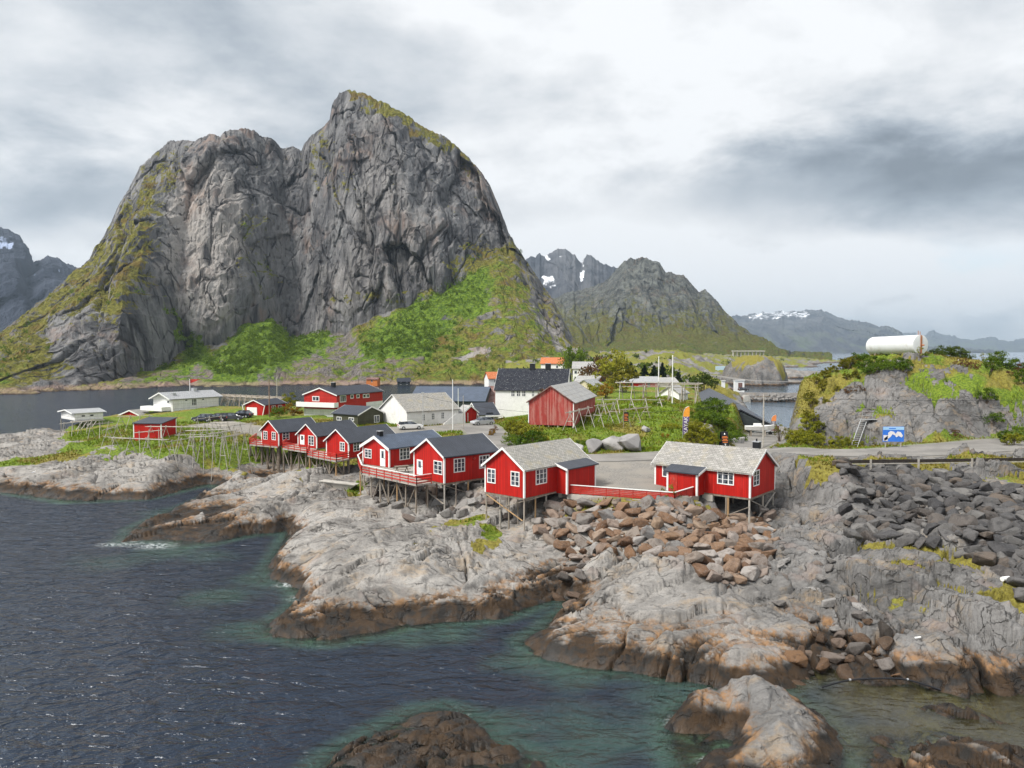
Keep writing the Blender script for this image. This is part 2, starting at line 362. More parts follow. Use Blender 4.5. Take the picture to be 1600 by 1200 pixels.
flatd = np.maximum(flatd, RWID-RD); flatd = np.maximum(flatd, 3.2-RD2)
AMP *= 1-sstep(-2.5, 0, flatd)
BP = pix([(838, 815, 3.4), (872, 790, 4.6), (905, 786, 5.3), (1000, 798, 5.2), (1090, 797, 5.2), (1125, 785, 5.3), (1200, 800, 4.0), (1216, 838, 2.9), (1195, 900, 2.6), (1120, 915, 2.5), (1050, 882, 3), (1000, 866, 3.1), (940, 872, 2.4), (908, 905, .8), (886, 905, .8), (880, 862, 2.2), (850, 838, 2.9)])
DP = pix([(1312, 731, 7), (1430, 738, 7), (1480, 746, 6.8), (1560, 752, 6.4), (1720, 775, 6.2), (1720, 915, 4), (1600, 915, 4), (1560, 875, 4), (1500, 850, 3.9), (1420, 852, 3.4), (1330, 848, 3.2), (1316, 800, 4.6)])
for _p in (BP, DP): AMP *= 1-.75*sstep(-.8, 1.5, sdf_poly(GX, GY, _p))
# vegetation likelihood from regions (positive = grass and moss, negative = bare rock)
VEG = np.full(GX.shape, -.55)
def veg(poly, val, soft=2.5):
    global VEG
    m = sstep(-soft, soft, sdf_poly(GX, GY, poly)); VEG = VEG*(1-m)+val*m
veg(PD([(-200, 112), (150, 118), (200, 124), (390, 110), (520, 108), (640, 100), (760, 92), (860, 92), (1000, 92), (1190, 100), (1220, 140), (1150, 215), (1130, 300), (600, 300), (300, 220), (80, 175), (-200, 160)]), .62)
veg(PD([(-300, 118), (90, 124), (100, 165), (-300, 160)]), -.45)
veg(pix([(125, 712, 3.8), (180, 716, 3.9), (190, 700, 4.2), (110, 690, 4)]), .15)
veg(pix([(240, 708, 4.1), (330, 716, 3.6), (390, 706, 4.4), (392, 690, 5), (290, 690, 4.8), (230, 690, 4.6)]), .6)
veg(pix([(330, 728, 2.8), (390, 728, 2.6), (395, 705, 4), (350, 712, 3.6)]), .25)
veg(pix([(425, 750, 2.9), (470, 748, 3.6), (505, 730, 4.1), (500, 716, 4.3), (450, 722, 3.6)]), .2, 1.5)
veg(pix([(530, 778, 2.2), (575, 778, 2.6), (576, 750, 3.4), (560, 755, 3)]), .5, 1)
veg(pix([(660, 838, 3.4), (720, 815, 3.7), (770, 806, 3.5), (760, 796, 3.8), (690, 812, 3.4)]), .35, 1)
veg(pix([(735, 860, 2.9), (790, 846, 3), (790, 815, 3.4), (745, 812, 3.5)]), .3, 1)
veg(pix([(880, 790, 5.2), (1000, 806, 5.0), (1090, 806, 5.0), (1150, 790, 4.9), (1100, 776, 5.6), (890, 776, 5.6)]), .25, .8)
veg(pix([(1305, 728, 7.2), (1600, 735, 7.2), (1900, 735, 7.2), (1900, 722, 7.3), (1305, 720, 7.3)]), .9, .8)
veg(pix([(1500, 770, 6.0), (1900, 780, 6), (1900, 740, 7), (1530, 745, 6.8)]), .35, 1.5)
veg(pix([(1325, 930, 2.6), (1420, 955, 2.6), (1520, 960, 2.8), (1640, 960, 3), (1640, 900, 3.6), (1540, 865, 3.6), (1420, 845, 3.4), (1330, 850, 3.1)]), .20, 2)
veg([(XD(1222, 86), 76), (XD(1305, 80), 76), (XD(1312, 92), 92), (XD(1225, 92), 92)], .58, 1.0)
veg(PD([(1216, 108), (1290, 102), (1300, 118), (1330, 132), (1420, 128), (1520, 124), (1640, 118), (1900, 118), (1900, 180), (1300, 170), (1240, 140)]), .55, 3)
veg(PD([(1540, 100), (1900, 100), (1900, 125), (1560, 118)]), .35, 3)
veg(PD([(1285, 104), (1370, 101), (1400, 110), (1340, 114)]), -.02, 2)
# low verge below the knoll
veg(PD([(1200, 116), (1230, 108), (1400, 104.5), (1620, 109), (1900, 112), (1900, 104), (1620, 100), (1400, 96.6), (1230, 100), (1190, 108)]), 1.2, .7)
AMPV = 1-.8*sstep(.2, .7, VEG)*(GX < 40)
def rock_relief(x, y, fine=True):
    wx = fbm(x*.11, y*.11, 3, 3)*2.2; wy = fbm(x*.11+40, y*.11, 3, 4)*2.2
    right = sstep(12, 24, x)
    out = fbm(x*.10, y*.10, 4, 8)*.55
    # whalebacks with inclined foliation (west)
    a = R(33); u = (x+wx)*math.cos(a)+(y+wy)*math.sin(a); v = -(x+wx)*math.sin(a)+(y+wy)*math.cos(a)
    gate = sstep(-.12, .22, fbm(x*.09+7, y*.09, 3, 23))
    whale = (ridged(u*.040, v*.13, 3, 25, .5)-.62)*1.5
    t = v*.42+fbm(u*.06, v*.2, 3, 27)*1.5; saw = t-np.floor(t); saw = np.where(saw < .86, saw/.86, (1-saw)/.14)
    t2 = v*1.25+fbm(u*.12, v*.4, 3, 28)*1.3; saw2 = t2-np.floor(t2); saw2 = np.where(saw2 < .82, saw2/.82, (1-saw2)/.18)
    fh, ge = facet(u*.12, v*.27, 9); FA = fh*.95
    left_h = whale+(saw-.5)*.50*(.4+.6*gate)+(saw2-.5)*.13*gate+FA
    left_h -= (1-sstep(0, .05, ge))*.60*(.3+.7*gate)
    fh, ge = facet(u*.42+3, v*1.0, 19)
    left_h += (fh*.62-(1-sstep(0, .05, ge))*.20)*(.3+.7*gate)
    fh, ge = facet(u*.95, v*2.1, 59)
    left_h += (fh*.27-(1-sstep(0, .07, ge))*.06)*(.25+.75*gate)
    # blocky jointed slabs (east)
    a = R(-58); u = (x+.6*wx)*math.cos(a)+(y+.6*wy)*math.sin(a); v = -(x+.6*wx)*math.sin(a)+(y+.6*wy)*math.cos(a)
    fh, g = facet(u*.15, v*.25, 29); gate = sstep(-.2, .15, fbm(x*.12+17, y*.12, 3, 43))
    f1, f2, _i = worley(u*.15, v*.25, 29, .95); rh = fh*2.3+.8*np.sqrt(np.clip(1-(f1*1.2)**2, 0, 1))-.45-(1-sstep(0, .09, g))*1.0
    fh, g = facet(u*.42, v*.80, 39)
    rh += (fh*1.05-(1-sstep(0, .06, g))*.36)*(.35+.65*gate)
    fh, g = facet(u*1.3, v*2.2, 49)
    rh += (fh*.40-(1-sstep(0, .07, g))*.10)*(.3+.7*gate)
    t = v*1.1+fbm(u*.1, v*.3, 3, 52)*1.4; saw = t-np.floor(t); saw = np.where(saw < .8, saw/.8, (1-saw)/.2)
    rh += (saw-.5)*.20+(ridged(u*.25, v*1.3, 3, 51)-.55)*.25
    out = out+left_h*(1-right)+rh*right
    if fine: out = out+fbm(x*1.3, y*1.3, 4, 61)*.055+(ridged(x*.8+wx, y*2.0+wy, 3, 71)-.6)*.04
    return out
def ground(x, y, fine=True):
    x = np.asarray(x, float); y = np.asarray(y, float)
    b = bil(H1, x, y); a = bil(AMP, x, y); v = bil(VEG, x, y)
    k = a*(1-.72*sstep(.15, .6, v)*(1-sstep(45, 60, x)*.5))
    k = k*(.45+.55*sstep(-1.2, 1.2, b))
    return b+rock_relief(x, y, fine)*k
def gz(x, y): return float(ground(np.array([x]), np.array([y]), False)[0])

cols = np.linspace(-230, 1840, 1150); tcol = (cols-800)/1200
rows = np.exp(np.linspace(math.log(30.0), math.log(290.0), 800))
GXf = tcol[None, :]*rows[:, None]; GYf = np.repeat(rows[:, None], len(cols), 1)
GZf = ground(GXf, GYf)
vv = bil(VEG, GXf, GYf)
_dz = np.abs(np.gradient(bil(H1, GXf, GYf), axis=0))/np.gradient(GYf, axis=0)
vg = vv+.75*fbm(GXf*.16, GYf*.16, 4, 101)+.35*fbm(GXf*.9, GYf*.9, 3, 111)
relief = rock_relief(GXf, GYf, False)
vg = vg-(.30+.25*(GXf > 25))*np.clip(relief, -.8, 1)*(vv < .5)
vg -= .55*sstep(.8, 1.6, _dz)*(vv < .9)*(1-.75*(GXf > 38)*(GYf > 100))*(1-.9*((GXf > 27) & (GXf < 39) & (GYf > 73) & (GYf < 95)))
vg += np.where((GXf > 36) & (GYf > 106), 1.0*sstep(11.5, 16.0, GZf+2*fbm(GXf*.1, GYf*.1, 2, 9))-.12*(1-sstep(9, 12.5, GZf)), 0)
vegm = sstep(.02, .22, vg)*sstep(1.6, 2.6, GZf+fbm(GXf*.5, GYf*.5, 2, 5)*.5)
dark = np.maximum(sstep(8, 24, GXf+4*fbm(GXf*.1, GYf*.1, 2, 6)), .85*(1-sstep(44, 47, GYf))*(GXf > 5))
GRAV = sstep(-1.2, .6, bil(flatd, GXf, GYf)+.9*fbm(GXf*.5, GYf*.5, 3, 15))
lush = sstep(-.1, .35, fbm(GXf*.12, GYf*.12, 3, 121)+.28+.5*sstep(99, 101, GYf)*(1-sstep(106, 110, GYf))*(GXf > 34)-.20*(GXf > 40)*sstep(100, 108, GYf)-.45*(GYf < 95))
# ------------------------------------------------------------------ land material
def rock_nodes(nt, P, darkf):
    """weathered gneiss: (colour socket, height socket)"""
    wn = nd(nt, 'ShaderNodeTexNoise', {'Vector': P, 'Scale': .25, 'Detail': 3}).outputs['Color']
    PW = nd(nt, 'ShaderNodeVectorMath', {0: P, 1: nd(nt, 'ShaderNodeVectorMath', {0: wn, 3: 2.4}, operation='SCALE').outputs[0]}, operation='ADD').outputs[0]
    big = noise(nt, P, .16, 4, .6)
    mid = noise(nt, PW, 1.1, 6, .65)
    fin = noise(nt, P, 7.0, 5, .7)
    stw = noise(nt, mapping(nt, PW, (.35, 2.2, 1.2), rot=(0, 0, -R(24))), 1.3, 6, .62)
    ste = noise(nt, mapping(nt, PW, (.45, 2.4, 1.2), rot=(0, 0, R(58))), 1.5, 6, .62)
    st = nd(nt, 'ShaderNodeMix', {0: darkf, 2: stw, 3: ste}, data_type='FLOAT').outputs[0]
    west = mixc(nt, mapr(nt, big, .38, .62), (.172, .163, .152), (.315, .300, .280))
    east = mixc(nt, mapr(nt, big, .36, .62), (.100, .098, .096), (.195, .190, .185))
    col = mixc(nt, darkf, west, east)
    col = mixc(nt, math_(nt, 'MULTIPLY', mapr(nt, st, .44, .70), .40), col, mixc(nt, darkf, (.43, .405, .375), (.265, .256, .246)))
    col = mixc(nt, math_(nt, 'MULTIPLY', mapr(nt, st, .46, .30), .62), col, (.050, .046, .043))
    col = mixc(nt, math_(nt, 'MULTIPLY', mapr(nt, mid, .50, .30), .5), col, (.062, .058, .055))
    col = mixc(nt, math_(nt, 'MULTIPLY', mapr(nt, fin, .52, .34), .36), col, (.05, .047, .045))
    tn = math_(nt, 'MULTIPLY', mapr(nt, noise(nt, PW, .42, 5, .65), .50, .66), mapr(nt, stw, .36, .60))
    col = mixc(nt, math_(nt, 'MULTIPLY', tn, .50), col, (.31, .225, .135))
    pk = mapr(nt, noise(nt, P, .33, 3), .58, .70)
    col = mixc(nt, math_(nt, 'MULTIPLY', pk, .22), col, (.30, .21, .175))
    wn2 = nd(nt, 'ShaderNodeTexNoise', {'Vector': P, 'Scale': 1.1, 'Detail': 4}).outputs['Color']
    PV = nd(nt, 'ShaderNodeVectorMath', {0: PW, 1: nd(nt, 'ShaderNodeVectorMath', {0: wn2, 3: .9}, operation='SCALE').outputs[0]}, operation='ADD').outputs[0]
    e1 = vor_edge(nt, mapping(nt, PV, (.15, .85, .5), rot=(0, 0, -R(33))), .8)
    e2 = vor_edge(nt, mapping(nt, PV, (.20, .85, .5), rot=(0, 0, R(58))), 1.15)
    e = nd(nt, 'ShaderNodeMix', {0: darkf, 2: e1, 3: e2}, data_type='FLOAT').outputs[0]
    crk = mapr(nt, e, 0, .040)
    gate = mapr(nt, noise(nt, P, .55, 4, .6), .42, .60)
    crk2 = math_(nt, 'MAXIMUM', crk, gate)
    col = mixc(nt, math_(nt, 'MULTIPLY', math_(nt, 'SUBTRACT', 1.0, crk2), .7), col, (.024, .022, .020))
    h = math_(nt, 'ADD', math_(nt, 'MULTIPLY', mid, .36), math_(nt, 'MULTIPLY', st, .5))
    h = math_(nt, 'ADD', h, math_(nt, 'MULTIPLY', crk2, .35))
    h = math_(nt, 'ADD', h, math_(nt, 'MULTIPLY', fin, .16))
    return col, h
def grass_nodes(nt, P, lushf):
    a = noise(nt, P, .55, 5, .65); b = noise(nt, P, 3.2, 4, .7); c = noise(nt, P, .12, 3)
    g = mixc(nt, mapr(nt, b, .35, .65), (.072, .120, .012), (.185, .255, .024))
    dry = mixc(nt, mapr(nt, b, .35, .65), (.145, .125, .025), (.255, .225, .045))
    f = mapr(nt, math_(nt, 'ADD', a, math_(nt, 'MULTIPLY', math_(nt, 'SUBTRACT', lushf, .5), .42)), .70, .32)
    col = mixc(nt, f, g, dry)
    col = mixc(nt, math_(nt, 'MULTIPLY', mapr(nt, noise(nt, P, 1.1, 4), .60, .72), .55), col, (.10, .062, .028))
    return col, math_(nt, 'ADD', a, b)
m, nt, out = newmat('shore land')
geo = nd(nt, 'ShaderNodeNewGeometry'); P = geo.outputs['Position']
darkf = attr(nt, 'dark'); vegf = attr(nt, 'veg'); lushf = attr(nt, 'lush'); gravf = attr(nt, 'gravel')
rc, rh = rock_nodes(nt, P, darkf)
z = nd(nt, 'ShaderNodeSeparateXYZ', {0: P}).outputs[2]
zn = math_(nt, 'ADD', z, math_(nt, 'MULTIPLY', math_(nt, 'SUBTRACT', noise(nt, P, .45, 4), .5), 1.5))
oc = mixc(nt, mapr(nt, noise(nt, P, 1.4, 5, .65), .36, .60), (.060, .034, .018), (.27, .150, .068))
rc = mixc(nt, math_(nt, 'MULTIPLY', math_(nt, 'MULTIPLY', mapr(nt, zn, 1.62, 1.15), mapr(nt, noise(nt, P, 1.1, 6, .72), .42, .56, .10, 1.0)), .90), rc, oc)
wetc = mixc(nt, mapr(nt, noise(nt, P, 1.1, 4), .40, .60), (.010, .009, .008), (.036, .023, .013))
rc = mixc(nt, math_(nt, 'MULTIPLY', mapr(nt, zn, 1.20, .80), .93), rc, wetc)
sub = mixc(nt, mapr(nt, noise(nt, P, .40, 4, .6), .40, .58), (.050, .042, .022), (.17, .215, .135))
weed = mixc(nt, mapr(nt, noise(nt, P, 1.4, 4, .6), .4, .6), (.06, .032, .008), (.27, .15, .025))
xx = nd(nt, 'ShaderNodeSeparateXYZ', {0: P}).outputs[0]
sub = mixc(nt, mapr(nt, xx, 15.0, 19.0), sub, weed)
rc = mixc(nt, mapr(nt, z, .05, -.35), rc, sub)
gc, gh = grass_nodes(nt, P, lushf)
ed = mapr(nt, math_(nt, 'ADD', vegf, math_(nt, 'MULTIPLY', math_(nt, 'SUBTRACT', noise(nt, P, 2.2, 5, .7), .5), .9)), .38, .62)
col = mixc(nt, ed, rc, gc)
gvc = mixc(nt, mapr(nt, noise(nt, P, 5, 5, .7), .35, .65), (.15, .14, .125), (.27, .255, .23))
gvc = mixc(nt, mapr(nt, noise(nt, P, .3, 3), .4, .62), gvc, (.25, .23, .20))
col = mixc(nt, gravf, col, gvc)
hh = nd(nt, 'ShaderNodeMix', {0: ed, 2: rh, 3: gh}, data_type='FLOAT').outputs[0]
hh = math_(nt, 'MULTIPLY', hh, math_(nt, 'SUBTRACT', 1.0, math_(nt, 'MULTIPLY', gravf, .85)))
nrm = bump(nt, hh, .8, .32)
rgh = mapr(nt, zn, .1, .8, .38, .88)
pr = principled(nt, out, col, .85, nrm, spec=.25); nt.links.new(rgh, pr.inputs['Roughness'])
LAND = m
land = structure(grid_mesh('terrain', GXf, GYf, GZf, m, {'veg': vegm, 'dark': dark, 'gravel': GRAV, 'lush': lush}))

# ------------------------------------------------------------------ roads laid on the land
def ribbon(name, pts, hw, lift, mat, step=1.2, n=7):
    pts = resample(pts, step); Xs, Ys = [], []
    for i, p in enumerate(pts):
        a = Vector(pts[max(0, i-1)][:2]); b = Vector(pts[min(len(pts)-1, i+1)][:2]); t = (b-a).normalized(); s = Vector((-t.y, t.x))
        h = hw(p[0]) if callable(hw) else hw
        Xs.append([p[0]+s.x*h*k for k in np.linspace(-1, 1, n)]); Ys.append([p[1]+s.y*h*k for k in np.linspace(-1, 1, n)])
    Xs, Ys = np.array(Xs), np.array(Ys)
    return structure(grid_mesh(name, Xs, Ys, bil(H1, Xs, Ys)+lift, mat))
m, nt, out = newmat('asphalt')
P = nd(nt, 'ShaderNodeNewGeometry').outputs['Position']
a = noise(nt, P, .25, 4, .6); b = noise(nt, P, 9, 3, .7)
col = mixc(nt, mapr(nt, a, .35, .65), (.18, .17, .157), (.255, .24, .22))
col = mixc(nt, math_(nt, 'MULTIPLY', mapr(nt, b, .4, .7), .4), col, (.17, .165, .16))
principled(nt, out, col, .9, bump(nt, b, .3, .02)); ASPH = m
ribbon('road', _rc, lambda x: 3.3+2.1*float(sstep(35, 75, np.array(x))), .05, m)
ribbon('side_road', _r2, 2.7, .045, m)

# ------------------------------------------------------------------ water
wr = np.exp(np.linspace(math.log(22.0), math.log(42000.0), 560)); wc = (np.linspace(-420, 2020, 560)-800)/1200
WX = wc[None, :]*wr[:, None]; WY = np.repeat(wr[:, None], len(wc), 1)
inr = (WX > RX0) & (WX < RX1) & (WY > RY0) & (WY < RY1)
dep = np.where(inr, np.clip(-bil(H1, WX, WY), 0, 9), 9.0)
near = np.where(inr, -bil(H1, WX, WY), 9)
foam = np.zeros(WX.shape)
for px, py, r_ in ((240, 853, 1.7), (200, 850, 1.2), (170, 852, 1.0), (1055, 1128, .5), (1120, 1190, .7), (450, 914, .9), (440, 895, .7), (460, 936, .6)):
    c_ = W(px, py, 0); foam = np.maximum(foam, 1-np.hypot((WX-c_.x)*.6, WY-c_.y)/r_)
m, nt, out = newmat('sea water')
P = nd(nt, 'ShaderNodeNewGeometry').outputs['Position']
dp = attr(nt, 'depth')
pn = mapping(nt, P, (1.0, 1.9, 1), rot=(0, 0, R(-18)))
w1 = noise(nt, pn, .46, 3, .52, .6); w2 = noise(nt, mapping(nt, P, (1, 1.6, 1), rot=(0, 0, R(25))), 1.7, 3, .55, .3); w3 = noise(nt, P, .05, 3)
hgt = math_(nt, 'ADD', math_(nt, 'MULTIPLY', w1, 1.0), math_(nt, 'MULTIPLY', w2, .26))
yy = nd(nt, 'ShaderNodeSeparateXYZ', {0: P}).outputs[1]; xw = nd(nt, 'ShaderNodeSeparateXYZ', {0: P}).outputs[0]
calm = mapr(nt, xw, 8, 22, 1.0, .22)
nrm = bump(nt, math_(nt, 'MULTIPLY', hgt, calm), 1.0, .78)
deepc = mixc(nt, mapr(nt, dp, .35, 1.9), (.050, .098, .082), (.0125, .0205, .036))
deepc = mixc(nt, mapr(nt, xw, 14, 20, 0, .75), deepc, mixc(nt, mapr(nt, dp, .3, 1.6), (.085, .055, .018), (.020, .022, .025)))
deepc = mixc(nt, math_(nt, 'MULTIPLY', mapr(nt, xw, 22, 34), mapr(nt, yy, 105, 130)), deepc, (.050, .085, .120))  # bay: paler blue body colour stands in for the reflected sky
body = nd(nt, 'ShaderNodeBsdfDiffuse', {'Color': deepc, 'Normal': nrm})
clear = nd(nt, 'ShaderNodeBsdfTransparent', {'Color': (.55, .70, .64, 1)})
fade = math_(nt, 'SUBTRACT', 1.0, math_(nt, 'POWER', 2.718, math_(nt, 'MULTIPLY', dp, -1.25)))
inner = nd(nt, 'ShaderNodeMixShader', {0: fade, 1: clear.outputs[0], 2: body.outputs[0]})
gl = nd(nt, 'ShaderNodeBsdfGlossy', {'Color': (.93, .96, 1, 1), 'Roughness': .12, 'Normal': nrm})
fr = nd(nt, 'ShaderNodeFresnel', {'IOR': 1.33, 'Normal': nrm})
surf = nd(nt, 'ShaderNodeMixShader', {0: fr.outputs[0], 1: inner.outputs[0], 2: gl.outputs[0]})
fo = math_(nt, 'MULTIPLY', attr(nt, 'foam'), mapr(nt, noise(nt, P, 2.6, 5, .7, .6), .45, .60))
fm = nd(nt, 'ShaderNodeMixShader', {0: math_(nt, 'MULTIPLY', fo, .8), 1: surf.outputs[0], 2: nd(nt, 'ShaderNodeBsdfDiffuse', {'Color': (.75, .8, .8, 1)}).outputs[0]})
nt.links.new(fm.outputs[0], out.inputs[0])
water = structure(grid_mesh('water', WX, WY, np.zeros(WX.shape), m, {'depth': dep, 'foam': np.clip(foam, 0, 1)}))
# ------------------------------------------------------------------ mountains
def itp(px, pts):
    a = np.array(pts, float); return np.interp(px, a[:, 0], a[:, 1])
m, nt, out = newmat('mountain rock')
P = nd(nt, 'ShaderNodeNewGeometry').outputs['Position']
N = nd(nt, 'ShaderNodeNewGeometry').outputs['Normal']; nz = nd(nt, 'ShaderNodeSeparateXYZ', {0: N}).outputs[2]
vegf = attr(nt, 'veg'); lushf = attr(nt, 'lush'); palef = attr(nt, 'pale'); scree = attr(nt, 'scree')
PS = mapping(nt, P, (1, .5, .22), rot=(0, R(8), 0))
PT = mapping(nt, P, (1, .5, .13), rot=(0, R(-14), 0))
a = noise(nt, PS, .045, 8, .66, .7); b = noise(nt, PT, .14, 7, .68, .8); c = noise(nt, P, .014, 5); d = noise(nt, PT, .5, 4, .7)
col = mixc(nt, mapr(nt, a, .36, .66), (.092, .092, .098), (.245, .243, .242))
col = mixc(nt, math_(nt, 'MULTIPLY', palef, mapr(nt, a, .25, .52)), col, (.37, .345, .32))
col = mixc(nt, math_(nt, 'MULTIPLY', mapr(nt, b, .46, .32), .80), col, (.030, .029, .034))
col = mixc(nt, math_(nt, 'MULTIPLY', mapr(nt, b, .54, .68), .6), col, (.31, .295, .285))
col = mixc(nt, math_(nt, 'MULTIPLY', mapr(nt, d, .46, .33), .5), col, (.06, .058, .06))
col = mixc(nt, math_(nt, 'MULTIPLY', math_(nt, 'MULTIPLY', mapr(nt, noise(nt, P, .02, 5, .6), .52, .66), mapr(nt, b, .40, .6)), .5), col, (.30, .185, .13))
vs_ = noise(nt, mapping(nt, P, (1, .5, .045), rot=(0, R(5), 0)), .11, 6, .7, .3)
col = mixc(nt, math_(nt, 'MULTIPLY', mapr(nt, vs_, .50, .34), .60), col, (.055, .054, .060))
col = mixc(nt, math_(nt, 'MULTIPLY', mapr(nt, vs_, .54, .68), .55), col, (.33, .32, .31))
ck = mapr(nt, vor_edge(nt, mapping(nt, P, (1, .5, .24), rot=(0, R(18), 0)), .055), 0, .05)
ck2 = mapr(nt, vor_edge(nt, mapping(nt, P, (1, .5, .35), rot=(0, R(-32), 0)), .10), 0, .05)
ckk = math_(nt, 'MULTIPLY', math_(nt, 'MAXIMUM', ck, mapr(nt, a, .42, .55)), math_(nt, 'MAXIMUM', ck2, mapr(nt, b, .42, .52)))
col = mixc(nt, math_(nt, 'MULTIPLY', math_(nt, 'SUBTRACT', 1, ckk), .85), col, (.022, .021, .024))
scol = mixc(nt, mapr(nt, noise(nt, P, .7, 4, .75), .36, .64), (.10, .09, .085), (.25, .225, .21))
scol = mixc(nt, mapr(nt, noise(nt, P, .03, 4), .45, .60), scol, (.20, .15, .125))
col = mixc(nt, scree, col, scol)
g1 = noise(nt, P, .10, 6, .65); g2 = noise(nt, P, .42, 5, .7)
gr = mixc(nt, mapr(nt, g2, .36, .64), (.050, .098, .012), (.165, .245, .026))
ol = mixc(nt, mapr(nt, g2, .36, .64), (.085, .085, .018), (.215, .200, .042))
ol = mixc(nt, math_(nt, 'MULTIPLY', mapr(nt, noise(nt, P, .06, 4), .52, .66), .7), ol, (.15, .095, .03))
gcol = mixc(nt, mapr(nt, math_(nt, 'ADD', lushf, math_(nt, 'MULTIPLY', math_(nt, 'SUBTRACT', g1, .5), .9)), .36, .62), ol, gr)
vf = math_(nt, 'ADD', vegf, math_(nt, 'MULTIPLY', math_(nt, 'SUBTRACT', g1, .5), 1.5))
vf = math_(nt, 'ADD', vf, math_(nt, 'MULTIPLY', math_(nt, 'SUBTRACT', g2, .5), .6))
vf = math_(nt, 'ADD', vf, mapr(nt, nz, .25, .75, -.22, .16, False))
ve = mapr(nt, vf, .42, .60)
col = mixc(nt, ve, col, gcol)
z = nd(nt, 'ShaderNodeSeparateXYZ', {0: P}).outputs[2]
tide = math_(nt, 'ADD', z, math_(nt, 'MULTIPLY', noise(nt, P, .15, 3), 3))
col = mixc(nt, math_(nt, 'MULTIPLY', mapr(nt, tide, 4.6, 3.0), .6), col, (.36, .25, .20))
col = mixc(nt, mapr(nt, tide, 2.4, 1.5), col, (.05, .035, .03))
hb = math_(nt, 'ADD', math_(nt, 'MULTIPLY', a, 1.3), math_(nt, 'ADD', b, math_(nt, 'MULTIPLY', g2, .35)))
hb = math_(nt, 'ADD', hb, math_(nt, 'MULTIPLY', ckk, .3))
principled(nt, out, col, .9, bump(nt, hb, .9, 5.0), spec=.15); MROCK = m

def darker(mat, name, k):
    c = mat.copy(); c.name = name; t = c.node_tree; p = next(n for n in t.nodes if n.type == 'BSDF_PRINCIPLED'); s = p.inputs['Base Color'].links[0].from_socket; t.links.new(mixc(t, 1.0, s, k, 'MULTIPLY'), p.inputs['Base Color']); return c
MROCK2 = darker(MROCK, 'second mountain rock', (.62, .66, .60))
RIDGE = [(-230, 640), (-100, 575), (0, 522), (40, 490), (80, 460), (125, 421), (150, 400), (165, 375), (185, 335), (205, 300), (225, 265), (250, 243), (270, 226), (290, 224), (310, 225), (335, 213), (350, 218), (358, 210), (385, 205), (400, 208), (415, 218), (430, 221), (445, 236), (455, 237), (462, 233), (475, 239), (480, 227), (500, 209), (519, 192), (523, 170), (535, 151), (547, 147), (570, 152), (600, 165), (630, 181), (665, 205), (700, 220), (720, 237), (745, 262), (765, 290), (780, 325), (795, 365), (805, 385), (830, 420), (850, 450), (865, 470), (880, 500), (895, 525), (915, 553), (935, 572), (990, 590)]
CLIFF = [(-230, 650), (-100, 610), (0, 607), (60, 606), (120, 604), (180, 596), (240, 574), (290, 552), (340, 540), (385, 508), (425, 490), (455, 520), (500, 520), (540, 525), (590, 500), (640, 480), (690, 462), (740, 425), (780, 402), (805, 400), (830, 450), (850, 490), (880, 530), (915, 565), (935, 580), (990, 595)]
SHOR = [(-230, 340), (-100, 335), (0, 345), (90, 352), (150, 380), (300, 405), (500, 425), (640, 440), (760, 445), (860, 430), (940, 440), (990, 470)]
CD = [(-230, 350), (-100, 350), (0, 362), (120, 400), (200, 450), (290, 560), (350, 575), (430, 635), (460, 642), (500, 625), (560, 585), (620, 580), (690, 590), (760, 620), (805, 640), (850, 590), (900, 520), (940, 500), (990, 500)]
RDp = [(-230, 520), (-100, 560), (0, 600), (125, 640), (200, 670), (270, 690), (340, 680), (400, 720), (445, 752), (475, 757), (500, 730), (550, 700), (620, 690), (700, 710), (760, 720), (805, 720), (850, 680), (900, 600), (940, 560), (990, 540)]
